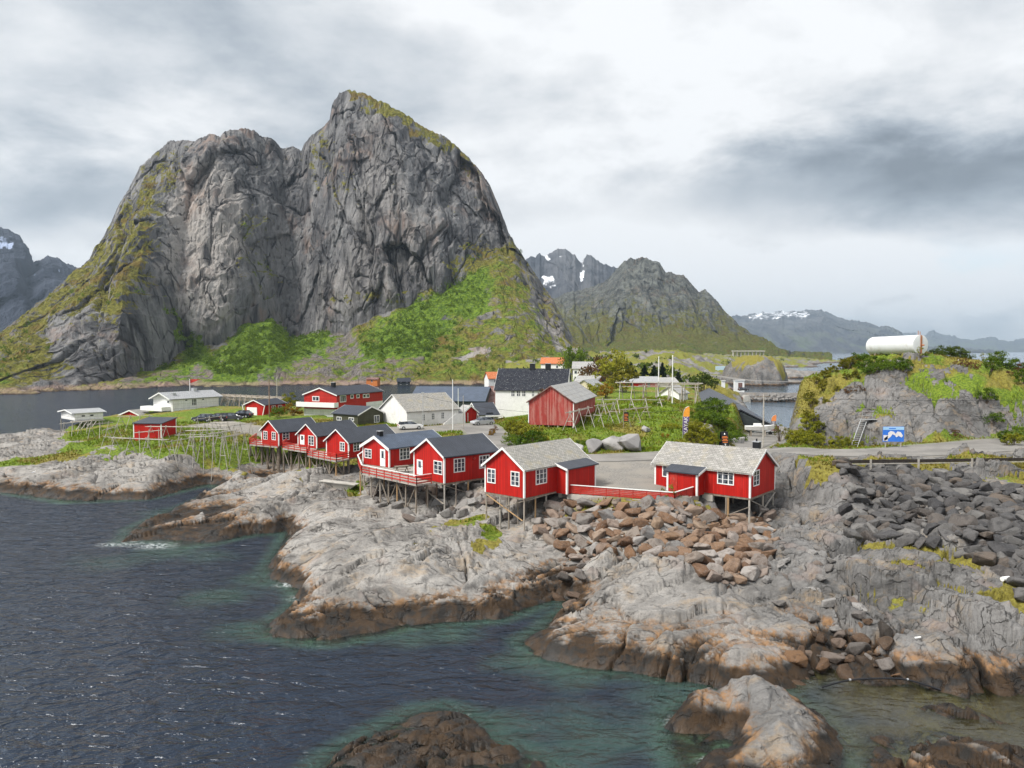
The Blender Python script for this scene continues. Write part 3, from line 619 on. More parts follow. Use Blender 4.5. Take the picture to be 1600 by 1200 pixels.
def curtain(name, c0, c1, nc, nr_apron, nr_cliff, nr_back, ridge, cliff, shore, cdep, rdep, basez=-2.0, amp=1.0, seed=0, masks=None, mat=None, back=420, bulge=.35, scale=1.0):
    px = np.linspace(c0, c1, nc)
    jit = fbm(px*.06, px*0, 4, seed+3)*3+fbm(px*.25, px*0, 3, seed+5)*1.6
    def zat(py, d): return CAM_H+d*((548-py)/1200)
    s = itp(px, shore); cdp = itp(px, cdep); rd = itp(px, rdep)
    cz = zat(itp(px, cliff), cdp); rz = zat(itp(px, ridge)+jit*1.5, rd)
    cz = np.minimum(cz, rz-1)
    Ds, Zs, Ts = [], [], []
    for t in np.linspace(0, 1, nr_apron, endpoint=False):
        Ds.append(s+(cdp-s)*t); Zs.append(basez+(cz-basez)*(t*.75+.25*t*t)); Ts.append(t*.3)
    for t in np.linspace(0, 1, nr_cliff, endpoint=False):
        k = t**(1+bulge)                       # steep at the foot, rounding over towards the crest
        Ds.append(cdp+(rd-cdp)*(k*.75+.25*t)); Zs.append(cz+(rz-cz)*(t if bulge == 0 else t*(1+.28*(1-t)))); Ts.append(.3+.6*t)
    for t in np.linspace(0, 1, nr_back):
        Ds.append(rd+back*t); Zs.append(rz-(rz+20)*t**1.6); Ts.append(.9+.1*t)
    D = np.array(Ds); Z = np.array(Zs); T = np.repeat(np.array([np.mean(q) for q in Ts])[:, None], nc, 1)
    PX = np.repeat(px[None, :], len(D), 0); PY = 548-(Z-CAM_H)/D*1200
    X = (PX-800)/1200*D
    onc = sstep(.28, .36, T)*(1-sstep(.84, .90, T))
    k = scale
    xs, zs = X/k, Z/k
    sh = xs+.22*zs
    butt = ridged(sh*.011, zs*.0028, 4, seed+11, .5)-.6
    rib = ridged(xs*.035-.15*zs*.035, zs*.009, 4, seed+13, .55)-.6
    crag = ridged(xs*.10+.3*zs*.1, zs*.06, 4, seed+15, .6)-.6
    qx = xs+fbm(xs*.02, zs*.02, 3, seed+31)*14; qz = zs+fbm(xs*.02+9, zs*.02, 3, seed+33)*14
    h1_, g1_ = facet((qx+.25*qz)*.020, qz*.0065, seed+17); h2_, g2_ = facet((qx-.2*qz)*.055, qz*.016, seed+19); h3_, g3_ = facet((qx+.12*qz)*.15, qz*.045, seed+21); h4_, g4_ = facet(qx*.33, qz*.17, seed+29)
    crackd = (1-sstep(0, .05, g1_))*3.5+(1-sstep(0, .06, g2_))*1.8
    disp = amp*k*(butt*24+rib*5+crag*1.5+h1_*24+h2_*7+h3_*2.8+h4_*1.3-crackd)
    hum = amp*k*(fbm(xs*.018, D/k*.018, 5, seed+23)*9+fbm(xs*.09, D/k*.09, 4, seed+25)*3.0)
    edge = sstep(0, .05, T)
    D2 = D-disp*onc*(1-.8*sstep(.80, .90, T)); Z2 = Z+hum*(1-onc)*edge*(1-sstep(.86, .9, T)*(T < .92)*.9)+(ridged(xs*.06, zs*.05, 3, seed+27)-.6)*5*k*amp*onc*(1-.6*sstep(.8, .9, T))
    X2 = (PX-800)/1200*D+0*X
    at = {'veg': np.zeros(X.shape), 'lush': np.zeros(X.shape), 'pale': np.zeros(X.shape), 'scree': np.zeros(X.shape)}
    if masks: masks(at, PX, PY, T, xs, zs)
    return structure(grid_mesh(name, X2, D2, Z2, mat or MROCK, at))
def pm(PX, PY, poly, soft): return sstep(-soft, soft, sdf_poly(PX, PY, poly))
def main_masks(at, PX, PY, T, xs, zs):
    wob = fbm(PX*.03, PY*.03, 4, 7)*26
    x, y = PX+wob, PY+fbm(PX*.03+9, PY*.03, 4, 8)*22
    ap = 1-sstep(.27, .33, T)
    v = .10+.42*ap
    def put(poly, val, soft=8, key=None):
        nonlocal v
        k = pm(x, y, poly, soft)
        if key is None: v = v*(1-k)+val*k
        else: at[key][...] = np.maximum(at[key], k*val)
    put([(-300, 700), (-300, 560), (0, 520), (125, 420), (190, 335), (235, 262), (262, 300), (255, 400), (262, 470), (210, 500), (150, 540), (60, 600), (0, 625)], .52, 18)
    put([(90, 500), (150, 470), (180, 520), (140, 575), (80, 560)], .16, 12)
    put([(170, 520), (250, 470), (290, 540), (220, 580)], .20, 10)
    put([(240, 250), (290, 230), (310, 300), (270, 420), (250, 420)], .42, 10)
    put([(262, 330), (300, 270), (350, 240), (395, 330), (385, 430), (370, 510), (320, 540), (280, 500), (262, 420)], -.1, 8)
    put([(375, 330), (425, 330), (440, 420), (425, 480), (390, 450), (375, 400)], .48, 10)
    put([(265, 460), (300, 520), (322, 560), (300, 560), (270, 500)], .8, 5)
    put([(480, 235), (520, 200), (545, 280), (560, 320), (520, 320), (492, 290)], .46, 8)
    put([(530, 140), (600, 150), (720, 225), (760, 280), (740, 275), (700, 240), (620, 195), (560, 170)], .62, 6)
    put([(520, 455), (640, 455), (640, 480), (530, 478)], .62, 6)
    put([(640, 480), (720, 380), (805, 372), (860, 460), (920, 560), (700, 600), (640, 600), (560, 560), (560, 525)], .56, 12)
    put([(725, 500), (760, 470), (830, 470), (870, 530), (800, 560)], .45, 10)
    put([(700, 570), (745, 535), (770, 555), (730, 590)], .05, 6)
    put([(640, 560), (680, 500), (760, 470), (745, 420), (690, 455), (600, 510), (560, 560)], .70, 10)
    put([(300, 610), (340, 560), (420, 490), (470, 520), (520, 525), (470, 570), (400, 600)], .95, 8)
    put([(220, 590), (300, 560), (320, 575), (260, 600), (200, 612)], .75, 5)
    put([(560, 530), (640, 500), (720, 520), (700, 560), (600, 570)], .82, 8)
    put([(600, 575), (760, 560), (900, 585), (900, 620), (600, 615)], .62, 8)
    put([(800, 400), (840, 430), (905, 560), (870, 560), (840, 500)], .30, 6)
    at['veg'][...] = v
    l = .22+.22*ap
    for poly, val in (([(300, 610), (340, 560), (420, 490), (470, 520), (520, 525), (470, 570), (400, 605)], 1.0), ([(560, 560), (600, 510), (690, 455), (750, 425), (765, 470), (700, 500), (660, 560)], .85),
                      ([(265, 460), (300, 520), (322, 560), (300, 560), (270, 500)], .7), ([(375, 330), (425, 330), (440, 420), (425, 480), (390, 450)], .42), ([(-300, 700), (-300, 560), (0, 540), (60, 580), (0, 625)], .40), ([(200, 612), (300, 560), (320, 575), (260, 605)], .7)):
        k = pm(x, y, poly, 22); l = l*(1-k)+val*k
    at['lush'][...] = l
    put([(265, 330), (300, 268), (350, 240), (390, 330), (380, 430), (368, 505), (320, 535), (282, 495), (264, 420)], 1.0, 10, 'pale')
    put([(500, 420), (545, 420), (570, 180), (600, 175), (640, 300), (690, 420), (600, 470), (500, 500)], .35, 14, 'pale')
    put([(690, 585), (745, 535), (775, 550), (735, 595)], .9, 6, 'pale')
    put([(840, 500), (870, 500), (910, 560), (880, 560)], .8, 6, 'pale')
    put([(150, 612), (210, 590), (310, 572), (330, 585), (290, 615), (200, 625)], 1.0, 5, 'scree')
    put([(380, 612), (470, 560), (540, 525), (585, 560), (600, 600), (500, 620)], 1.0, 9, 'scree')
    put([(600, 600), (600, 560), (660, 555), (650, 610)], .8, 6, 'scree')
    k = at['scree']; at['veg'][...] = at['veg']*(1-.7*k)+.16*k
curtain('mountain', -230, 990, 980, 130, 370, 30, RIDGE, CLIFF, SHOR, CD, RDp, masks=main_masks, seed=100)

def far_masks(veglow, y0, y1, lush=.5, pale=.2):
    def f(at, PX, PY, T, xs, zs):
        at['veg'][...] = veglow*sstep(y0, y1, PY+fbm(PX*.04, PY*.04, 4, 17)*40)+.08
        at['lush'][...] = lush*sstep(y0+20, y1+10, PY)
        at['pale'][...] = pale
    return f
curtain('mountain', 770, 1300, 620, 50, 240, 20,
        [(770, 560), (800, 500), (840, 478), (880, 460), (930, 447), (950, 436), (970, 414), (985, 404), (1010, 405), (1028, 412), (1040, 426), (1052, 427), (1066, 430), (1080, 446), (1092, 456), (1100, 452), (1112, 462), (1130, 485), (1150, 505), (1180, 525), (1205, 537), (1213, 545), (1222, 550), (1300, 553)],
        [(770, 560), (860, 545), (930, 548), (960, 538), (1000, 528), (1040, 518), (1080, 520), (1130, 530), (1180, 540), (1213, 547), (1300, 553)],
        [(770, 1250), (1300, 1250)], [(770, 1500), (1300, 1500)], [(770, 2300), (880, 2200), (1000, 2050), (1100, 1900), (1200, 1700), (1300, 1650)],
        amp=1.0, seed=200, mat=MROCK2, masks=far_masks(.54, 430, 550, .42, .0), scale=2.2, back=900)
# snow-streaked peaks behind
m, nt, out = newmat('far peak rock')
P = nd(nt, 'ShaderNodeNewGeometry').outputs['Position']
a = noise(nt, mapping(nt, P, (1, .5, .4)), .006, 7, .65, .5); b = noise(nt, mapping(nt, P, (1, .5, .22)), .012, 6, .68)
col = mixc(nt, mapr(nt, a, .35, .65), (.036, .041, .054), (.105, .108, .118))
col = mixc(nt, math_(nt, 'MULTIPLY', mapr(nt, a, .48, .6), attr(nt, 'veg')), col, (.06, .085, .035))
sn = math_(nt, 'ADD', math_(nt, 'MULTIPLY', attr(nt, 'pale'), .70), math_(nt, 'MULTIPLY', math_(nt, 'SUBTRACT', b, .5), 2.4))
col = mixc(nt, mapr(nt, sn, .46, .78), col, (.82, .85, .90))
principled(nt, out, col, .9, bump(nt, math_(nt, 'ADD', a, b), .8, 30), spec=.1); FROCK = m
def snow(polys):
    def f(at, PX, PY, T, xs, zs):
        at['veg'][...] = .7*sstep(500, 545, PY)
        x = PX+fbm(PX*.10, PY*.10, 3, 41)*7; y = PY+fbm(PX*.10+5, PY*.10, 3, 43)*7
        for p, s, v in polys: at['pale'][...] = np.maximum(at['pale'], pm(x, y, p, s)*v)
    return f
def poly_line(pts, wd): return [(a-wd, b) for a, b in pts]+[(a+wd, b) for a, b in reversed(pts)]
curtain('mountain', 700, 1080, 420, 10, 200, 14,
        [(700, 470), (800, 425), (820, 408), (830, 401), (836, 404), (842, 396), (850, 402), (858, 397), (870, 391), (884, 391), (895, 398), (908, 410), (916, 399), (925, 402), (940, 412), (962, 420), (1000, 430), (1080, 470)],
        [(700, 545), (1080, 545)], [(700, 2600), (1080, 2600)], [(700, 2700), (1080, 2700)], [(700, 3500), (870, 3700), (1080, 3500)],
        amp=.7, seed=300, mat=FROCK, scale=3.0, back=1500,
        masks=snow([(poly_line([(909, 400), (911, 415), (909, 440)], 2.2), 1.2, 1.0), ([(845, 432), (860, 430), (868, 446), (862, 452), (848, 440)], 1.5, 1.0), ([(848, 398), (856, 397), (860, 410), (853, 408)], 1.0, .9), ([(874, 400), (880, 400), (880, 404), (874, 404)], 1, .7)]))
curtain('mountain', 1060, 1560, 420, 10, 170, 14,
        [(1060, 520), (1120, 500), (1150, 492), (1160, 494), (1178, 488), (1190, 490), (1215, 486), (1240, 487), (1258, 485), (1275, 484), (1290, 487), (1310, 496), (1330, 500), (1345, 503), (1352, 503), (1370, 510), (1385, 509), (1400, 516), (1425, 530), (1450, 542), (1560, 549)],
        [(1060, 548), (1560, 549)], [(1060, 6000), (1560, 6000)], [(1060, 6200), (1560, 6200)], [(1060, 8600), (1300, 8600), (1560, 7200)],
        amp=.7, seed=400, mat=FROCK, scale=7.0, back=3000,
        masks=snow([([(1165, 498), (1185, 486), (1215, 485), (1240, 486), (1262, 488), (1255, 497), (1225, 496), (1195, 500)], 2.5, .85), ([(1230, 489), (1260, 489), (1268, 500), (1250, 500)], 2, .7)]))
curtain('mountain', 1360, 1800, 420, 8, 120, 12,
        [(1360, 546), (1390, 525), (1416, 519), (1425, 520), (1440, 525), (1455, 516), (1462, 520), (1470, 522), (1490, 525), (1500, 530), (1520, 531), (1540, 527), (1550, 526), (1575, 534), (1585, 532), (1605, 528), (1660, 536), (1800, 546)],
        [(1360, 548.4), (1800, 548.4)], [(1360, 11500), (1800, 11500)], [(1360, 11600), (1800, 11600)], [(1360, 13500), (1800, 13500)],
        amp=.6, seed=500, mat=FROCK, scale=9.0, back=3000, masks=snow([]))
FROCK_SHADE = darker(FROCK, 'peak rock with painted cloud shade', (.42, .48, .62))  # same peak rock, cloud shade over the western peak multiplied into its colour
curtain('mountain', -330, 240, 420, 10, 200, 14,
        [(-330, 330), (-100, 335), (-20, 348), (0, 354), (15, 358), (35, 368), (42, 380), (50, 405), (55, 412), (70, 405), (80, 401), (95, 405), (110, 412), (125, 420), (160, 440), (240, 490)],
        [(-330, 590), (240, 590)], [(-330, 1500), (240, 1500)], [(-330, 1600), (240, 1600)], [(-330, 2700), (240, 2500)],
        amp=.8, seed=600, mat=FROCK_SHADE, scale=2.6, back=1500,
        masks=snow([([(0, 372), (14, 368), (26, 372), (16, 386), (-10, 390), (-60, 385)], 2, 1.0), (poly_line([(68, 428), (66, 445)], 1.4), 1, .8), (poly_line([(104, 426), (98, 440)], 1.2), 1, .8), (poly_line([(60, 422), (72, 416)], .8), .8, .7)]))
# ------------------------------------------------------------------ object materials
def simple(name, col, rough=.6, var=.15, scale=3.0, metal=0.0, bscale=0, bstr=.3, dirt=None, spec=.3):
    m, nt, out = newmat(name)
    P = nd(nt, 'ShaderNodeTexCoord').outputs['Object']
    n = noise(nt, P, scale, 5, .65)
    c = mixc(nt, mapr(nt, n, .3, .7), tuple(k*(1-var) for k in col), tuple(min(1, k*(1+var)) for k in col))
    if dirt: c = mixc(nt, math_(nt, 'MULTIPLY', mapr(nt, noise(nt, P, scale*.6, 5, .7), .54, .70), dirt[1]), c, dirt[0])
    principled(nt, out, c, rough, bump(nt, noise(nt, P, bscale, 3), bstr, .03) if bscale else None, metal, spec)
    return m
def boards(name, col, worn=None, width=.19, rough=.65, horiz=False, deep=.75):
    m, nt, out = newmat(name)
    P = nd(nt, 'ShaderNodeTexCoord').outputs['Object']; s = nd(nt, 'ShaderNodeSeparateXYZ', {0: P})
    q = s.outputs[2] if horiz else math_(nt, 'ADD', s.outputs[0], s.outputs[1])
    k = math_(nt, 'DIVIDE', q, width); fr_ = math_(nt, 'FRACT', k)
    idn = nd(nt, 'ShaderNodeTexWhiteNoise', {'W': math_(nt, 'FLOOR', k)}, noise_dimensions='1D').outputs[0]
    g = math_(nt, 'MULTIPLY', mapr(nt, fr_, 0, .10), mapr(nt, fr_, 1.0, .90))
    c = mixc(nt, idn, tuple(v*.80 for v in col), tuple(min(1, v*1.12) for v in col))
    n = noise(nt, mapping(nt, P, (1, 1, .2)), 3, 5, .65)
    c = mixc(nt, math_(nt, 'MULTIPLY', mapr(nt, n, .42, .70), .36), c, tuple(v*.55 for v in col))
    c = mixc(nt, math_(nt, 'MULTIPLY', mapr(nt, noise(nt, mapping(nt, P, (1, 1, .35)), .9, 4, .6), .52, .72), .22), c, tuple(min(1, v*1.5+.03) for v in col))
    if worn:
        wn = math_(nt, 'ADD', noise(nt, mapping(nt, P, (1, 1, .22)), 1.6, 6, .7), math_(nt, 'MULTIPLY', idn, .22))
        wn = math_(nt, 'ADD', wn, math_(nt, 'MULTIPLY', noise(nt, P, .35, 3), .35))
        c = mixc(nt, math_(nt, 'MULTIPLY', mapr(nt, wn, .70, .95), .62), c, worn)
    c = mixc(nt, math_(nt, 'MULTIPLY', math_(nt, 'SUBTRACT', 1.0, g), deep), c, tuple(v*.25 for v in col))
    principled(nt, out, c, rough, bump(nt, g, .6, .02), spec=.25)
    return m
def slate(name, ca, cb, moss=.3, w_=.42, h_=.26):
    m, nt, out = newmat(name)
    P = nd(nt, 'ShaderNodeTexCoord').outputs['Object']; s = nd(nt, 'ShaderNodeSeparateXYZ', {0: P})
    along = attr(nt, 'along'); up = attr(nt, 'up')
    v = nd(nt, 'ShaderNodeCombineXYZ', {0: along, 1: up, 2: 0.0}).outputs[0]
    b = nd(nt, 'ShaderNodeTexBrick', {'Vector': v, 'Color1': (*ca, 1), 'Color2': (*cb, 1), 'Mortar': tuple(k*.45 for k in ca)+(1,), 'Scale': 1.0, 'Mortar Size': .016, 'Bias': -.1, 'Brick Width': w_, 'Row Height': h_})
    n = noise(nt, P, 2.2, 6, .7)
    c = mixc(nt, math_(nt, 'MULTIPLY', mapr(nt, n, .50, .66), .55), b.outputs[0], tuple(k*.62 for k in ca))
    c = mixc(nt, math_(nt, 'MULTIPLY', mapr(nt, noise(nt, P, .8, 5), .52, .68), moss), c, (.38, .33, .22))
    c = mixc(nt, math_(nt, 'MULTIPLY', mapr(nt, noise(nt, P, 5.0, 4, .7), .58, .70), .5), c, (.62, .61, .58))
    principled(nt, out, c, .85, bump(nt, math_(nt, 'SUBTRACT', n, math_(nt, 'MULTIPLY', b.outputs[1], .9)), .7, .05), spec=.2)
    return m
def metalroof(name, col, rough=.42, step=.32):
    m, nt, out = newmat(name)
    P = nd(nt, 'ShaderNodeTexCoord').outputs['Object']
    along = attr(nt, 'along'); fr_ = math_(nt, 'FRACT', math_(nt, 'DIVIDE', along, step))
    g = mapr(nt, math_(nt, 'ABSOLUTE', math_(nt, 'SUBTRACT', fr_, .5)), .5, .40)
    n = noise(nt, P, .7, 5, .65)
    c = mixc(nt, mapr(nt, n, .32, .68), tuple(k*.82 for k in col), tuple(k*1.22 for k in col))
    c = mixc(nt, math_(nt, 'MULTIPLY', mapr(nt, noise(nt, mapping(nt, P, (1, 1, 3)), 2.4, 5, .7), .60, .72), .35), c, tuple(k*2.3+.02 for k in col))
    c = mixc(nt, math_(nt, 'MULTIPLY', math_(nt, 'SUBTRACT', 1, g), .5), c, tuple(k*.5 for k in col))
    principled(nt, out, c, rough, bump(nt, math_(nt, 'ADD', g, math_(nt, 'MULTIPLY', n, .3)), .4, .03), spec=.4)
    return m
RED = (.45, .0115, .0065)
M = dict(
    red=boards('red boards', RED, None), red_dull=boards('faded red boards', (.38, .055, .045), (.47, .25, .21), .2, .8),
    redh=boards('red horizontal boards', (.44, .022, .014), None, .16, horiz=True, deep=.35), rail=simple('red rail paint', (.40, .028, .018), .55, .2, 4, dirt=((.30, .14, .10), .4)),
    white=simple('white paint', (.78, .78, .76), .5, .05, 2, dirt=((.55, .54, .50), .25)), whiteb=boards('white boards', (.76, .76, .74), None, .14, horiz=True, deep=.16),
    render=simple('white render', (.74, .735, .72), .75, .06, 1.2, dirt=((.52, .50, .47), .45)), cream=boards('cream boards', (.62, .57, .40), None, .14, horiz=True, deep=.2),
    green=boards('olive boards', (.068, .068, .040), None, .17, horiz=True, deep=.6), greend=boards('dark olive boards', (.045, .055, .058), None, .17, horiz=True, deep=.6),
    dark=metalroof('dark metal roofing', (.036, .041, .054)), darkb=metalroof('blue-black roofing', (.022, .026, .038), .5), blue=metalroof('blue-grey roofing', (.060, .080, .118), .38), tiles=slate('black tiles', (.022, .025, .035), (.040, .044, .056), 0.0, .5, .34),
    slate=slate('grey stone slates', (.28, .27, .25), (.40, .385, .36), .3), slate2=slate('lichen slates', (.31, .30, .275), (.43, .41, .37), .5, .3, .2), greyroof=slate('light grey shingles', (.36, .37, .38), (.42, .43, .44), 0.0, .5, .3), asb=slate('grey sheet roof', (.34, .335, .33), (.40, .395, .385), .2, 1.2, .9),
    glass=None, black=simple('black metal', (.012, .013, .016), .5, .2), wood=boards('weathered timber', (.30, .255, .205), (.42, .38, .33), .5, .85, deep=.2), tan=boards('new timber', (.46, .30, .155), None, .5, .8, deep=.1), old=simple('old grey timber', (.20, .165, .13), .9, .35, 3),
    deck=boards('deck planks', (.36, .33, .29), (.46, .43, .39), .14, .85, deep=.5), conc=simple('concrete', (.42, .40, .36), .9, .14, 1.2, bscale=8, dirt=((.24, .22, .18), .5)),
    galv=simple('galvanised steel', (.50, .51, .52), .45, .1, 4, .6), orange=boards('orange boards', (.62, .20, .05), None, .16), orangetile=slate('orange tiles', (.55, .17, .07), (.62, .22, .09), 0, .4, .3), rust=boards('rusty sheeting', (.20, .10, .085), (.30, .22, .19), .5, .8), pole=simple('silver timber pole', (.37, .345, .305), .85, .25, 3), polew=simple('white pole', (.76, .76, .75), .5, .06), brownp=simple('brown pole', (.22, .15, .11), .85, .25, 3))
m, nt, out = newmat('window glass')
P = nd(nt, 'ShaderNodeTexCoord').outputs['Object']
c = mixc(nt, mapr(nt, noise(nt, P, 1.6, 3), .42, .6), (.014, .018, .026), (.10, .115, .14))
principled(nt, out, c, .08, None, spec=.6); M['glass'] = m
ROOFS = {'dark', 'darkb', 'blue', 'tiles', 'slate', 'slate2', 'greyroof', 'asb', 'orangetile'}

class MB:
    def __init__(s): s.v, s.f, s.uv = [], [], None
    def add(s, vs, fs):
        o = len(s.v); s.v += [tuple(q) for q in vs]; s.f += [tuple(o+i for i in f) for f in fs]; return s
    def box(s, x0, x1, y0, y1, z0, z1):
        return s.add([(x, y, z) for z in (z0, z1) for x, y in ((x0, y0), (x1, y0), (x1, y1), (x0, y1))],
                     [(3, 2, 1, 0), (4, 5, 6, 7), (0, 1, 5, 4), (1, 2, 6, 5), (2, 3, 7, 6), (3, 0, 4, 7)])
    def bar(s, p, q, w_, h_=None, up=(0, 0, 1)):
        p, q = Vector(p), Vector(q); h_ = h_ or w_; d = (q-p).normalized(); u = Vector(up)
        if abs(d.dot(u)) > .98: u = Vector((0, 1, 0))
        a = d.cross(u).normalized()*w_/2; b = a.cross(d).normalized()*h_/2
        return s.add([p-a-b, p+a-b, p+a+b, p-a+b, q-a-b, q+a-b, q+a+b, q-a+b],
                     [(0, 1, 2, 3), (7, 6, 5, 4), (0, 4, 5, 1), (1, 5, 6, 2), (2, 6, 7, 3), (3, 7, 4, 0)])
    def tube(s, p, q, r0, r1=None, n=7):
        p, q = Vector(p), Vector(q); r1 = r0 if r1 is None else r1; d = (q-p).normalized()
        u = Vector((0, 0, 1)) if abs(d.z) < .95 else Vector((1, 0, 0)); a = d.cross(u).normalized(); b = a.cross(d)
        vs = [c+(a*math.cos(2*math.pi*i/n)+b*math.sin(2*math.pi*i/n))*r for c, r in ((p, r0), (q, r1)) for i in range(n)]
        return s.add(vs, [tuple(range(n))[::-1], tuple(range(n, 2*n))]+[(i, (i+1) % n, n+(i+1) % n, n+i) for i in range(n)])
    def prism(s, pts, axis0, axis1):
        """closed outline pts (3-D) swept by the vector axis1-axis0"""
        n = len(pts); d = Vector(axis1)-Vector(axis0)
        a = [Vector(p) for p in pts]; b = [p+d for p in a]
        return s.add(a+b, [tuple(range(n)), tuple(range(2*n-1, n-1, -1))]+[(i, n+i, n+(i+1) % n, (i+1) % n) for i in range(n)])
    def build(s, name, mat, parent=None, smooth=False, attrs=None, fix=True):
        me = bpy.data.meshes.new(name); me.from_pydata(s.v, [], s.f)
        if fix:
            bm = bmesh.new(); bm.from_mesh(me); bmesh.ops.recalc_face_normals(bm, faces=bm.faces); bm.to_mesh(me); bm.free()
        if mat: me.materials.append(mat)
        if smooth: me.polygons.foreach_set('use_smooth', [True]*len(me.polygons))
        for k, v in (attrs or {}).items():
            a = me.attributes.new(k, 'FLOAT', 'POINT'); a.data.foreach_set('value', v)
        o = bpy.data.objects.new(name, me); COL.objects.link(o)
        if parent: o.parent = parent
        return o
def tag(o, label, cat, group=None, kind=None):
    o['label'] = label; o['category'] = cat
    if group: o['group'] = group
    if kind: o['kind'] = kind
    return o
def empty(name, loc, rz=0.0):
    o = bpy.data.objects.new(name, None); COL.objects.link(o); o.location = loc; o.rotation_euler = (0, 0, rz); o.empty_display_size = .3
    return o
def copy_tree(o, parent=None):
    c = o.copy(); COL.objects.link(c)
    if parent: c.parent = parent
    for ch in list(o.children): copy_tree(ch, c)
    return c

# ------------------------------------------------------------------ houses
def z_at(x, y, py):
    b = (600-py)/1200; return CAM_H + y*(b*_c-_s)/(_c+b*_s)
class House:
    def __init__(h, name, label, cat, zo, N, z0, eave, apex, gable, wall, roof, L=None, R=None, LE=None, RE=None, Lx=None, Rx=None, yaw=None, trim=True, eo=.28, go=.28, group=None, wall2=None, barge=None, mono=False, bargem='white', sink=0.0, size=None):
        f = lambda q: (zo[0]+q[0]*zo[2], zo[1]+q[1]*zo[2])
        h.zo = zo; h.f = f; Np = f(N); h.N = W(*Np, z0); h.z0 = z0
        ze = z_at(h.N.x, h.N.y, f((0, eave))[1]); h.hw = ze-z0
        NE = W(f(N)[0], f((0, eave))[1], ze)
        ys = []
        if R: d = W(*f(R), z0)-h.N; ys.append(math.atan2(d.y, d.x))
        if RE: d = W(*f(RE), ze)-NE; ys.append(math.atan2(d.y, d.x))
        if L: d = W(*f(L), z0)-h.N; ys.append(math.atan2(d.y, d.x)-math.pi/2)
        if LE: d = W(*f(LE), ze)-NE; ys.append(math.atan2(d.y, d.x)-math.pi/2)
        ya = R_(yaw) if yaw is not None else math.atan2(sum(math.sin(a) for a in ys), sum(math.cos(a) for a in ys))
        h.yaw = ya; h.diag = [round(math.degrees(a)) for a in ys]
        h.ex = Vector((math.cos(ya), math.sin(ya), 0)); h.ey = Vector((-math.sin(ya), math.cos(ya), 0))
        def ext(px, d):
            k = (px-800)/1200; x0, y0, zz_ = h.N.x, h.N.y, z0-CAM_H
            return (k*(y0*_c-zz_*_s)-x0)/(d.x-k*d.y*_c)
        rx = (R or RE or (Rx,))[0]; lx = (L or LE or (Lx,))[0]
        h.LX = size[0] if size and size[0] else ext(f((rx, 0))[0], h.ex); h.LY = size[1] if size and size[1] else ext(f((lx, 0))[0], h.ey)
        mid = h.N + (h.ey*h.LY/2 if gable == 'L' else h.ex*h.LX/2)
        if mono: mid = h.N+h.ex*h.LX
        h.hr = z_at(mid.x, mid.y, f((0, apex))[1])-z0
        h.gable = gable
        0 and print('HOUSE', label[:34].ljust(34), 'yaw', h.diag, round(math.degrees(ya)), 'N', [round(v, 1) for v in h.N], 'LX %.1f LY %.1f hw %.2f hr %.2f' % (h.LX, h.LY, h.hw, h.hr))
        h.o = empty(name, h.N, ya); tag(h.o, label, cat, group)
        S, T = (h.LX, h.LY) if gable == 'L' else (h.LY, h.LX)
        h.S, h.T = S, T
        P_ = (lambda s, t, z: (s, t, z)) if gable == 'L' else (lambda s, t, z: (t, s, z))
        h.P = P_
        prof = [(0, -sink), (T, -sink), (T, h.hr), (0, h.hw)] if mono else [(0, -sink), (T, -sink), (T, h.hw), (T/2, h.hr), (0, h.hw)]
        MB().prism([P_(0, t, z) for t, z in prof], P_(0, 0, 0), P_(S, 0, 0)).build('wall', wall, h.o)
        th = .13
        if mono:
            sl = (h.hr-h.hw)/T; cs = [(-eo, h.hw-eo*sl), (T+eo, h.hr+eo*sl)]
            chev = [cs[0], cs[1]]; up = [(cs[1][0], cs[1][1]+th), (cs[0][0], cs[0][1]+th)]
        else:
            sl = (h.hr-h.hw)/(T/2)
            chev = [(-eo, h.hw-eo*sl), (T/2, h.hr), (T+eo, h.hw-eo*sl)]; up = [(t, z+th) for t, z in reversed(chev)]
        h.sl = sl
        prof = chev+up; lift = .012
        mb = MB().prism([P_(-go, t, z+lift) for t, z in prof], P_(-go, 0, 0), P_(S+go, 0, 0))
        n = len(prof); al, upv = [], []
        for s_ in (-go, S+go):
            for t, z in prof: al.append(s_+7); upv.append(math.hypot(t-T/2, z-h.hr) if not mono else t)
        h.roof = mb.build('roof', roof, h.o, attrs={'along': al, 'up': upv})
        bm_ = M[bargem]
        if barge is not None and not mono:
            bh = barge
            for s0, s1 in ((-go-.035, -go), (S+go, S+go+.035)):
                pr = [(t, z+th+.03) for t, z in chev]+[(t, z+th-bh) for t, z in reversed(chev)]
                MB().prism([P_(s0, t, z) for t, z in pr], P_(s0, 0, 0), P_(s1, 0, 0)).build('bargeboard', bm_, h.o)
        if trim:
            w_, pr_ = .17, .03
            for (x, y) in ((0, 0), (h.LX, 0), (0, h.LY)):
                top = h.hw-.02 if not (mono and x > 0) else h.hr-.05
                x0 = -pr_ if x == 0 else x-w_+pr_; y0 = -pr_ if y == 0 else y-w_+pr_
                MB().box(x0, x0+w_, y0, y0+w_, -sink*0-.02, top).build('corner_board', M['white'], h.o)
    def onwall(h, wall, px, py):
        p = h.f((px, py)); d = Vector(ray(*p)); o = Vector((0, 0, CAM_H))
        n = -h.ey if wall == 'R' else -h.ex
        t = (h.N-o).dot(n)/d.dot(n); q = o+d*t-h.N
        return (q.dot(h.ex) if wall == 'R' else q.dot(h.ey)), q.z
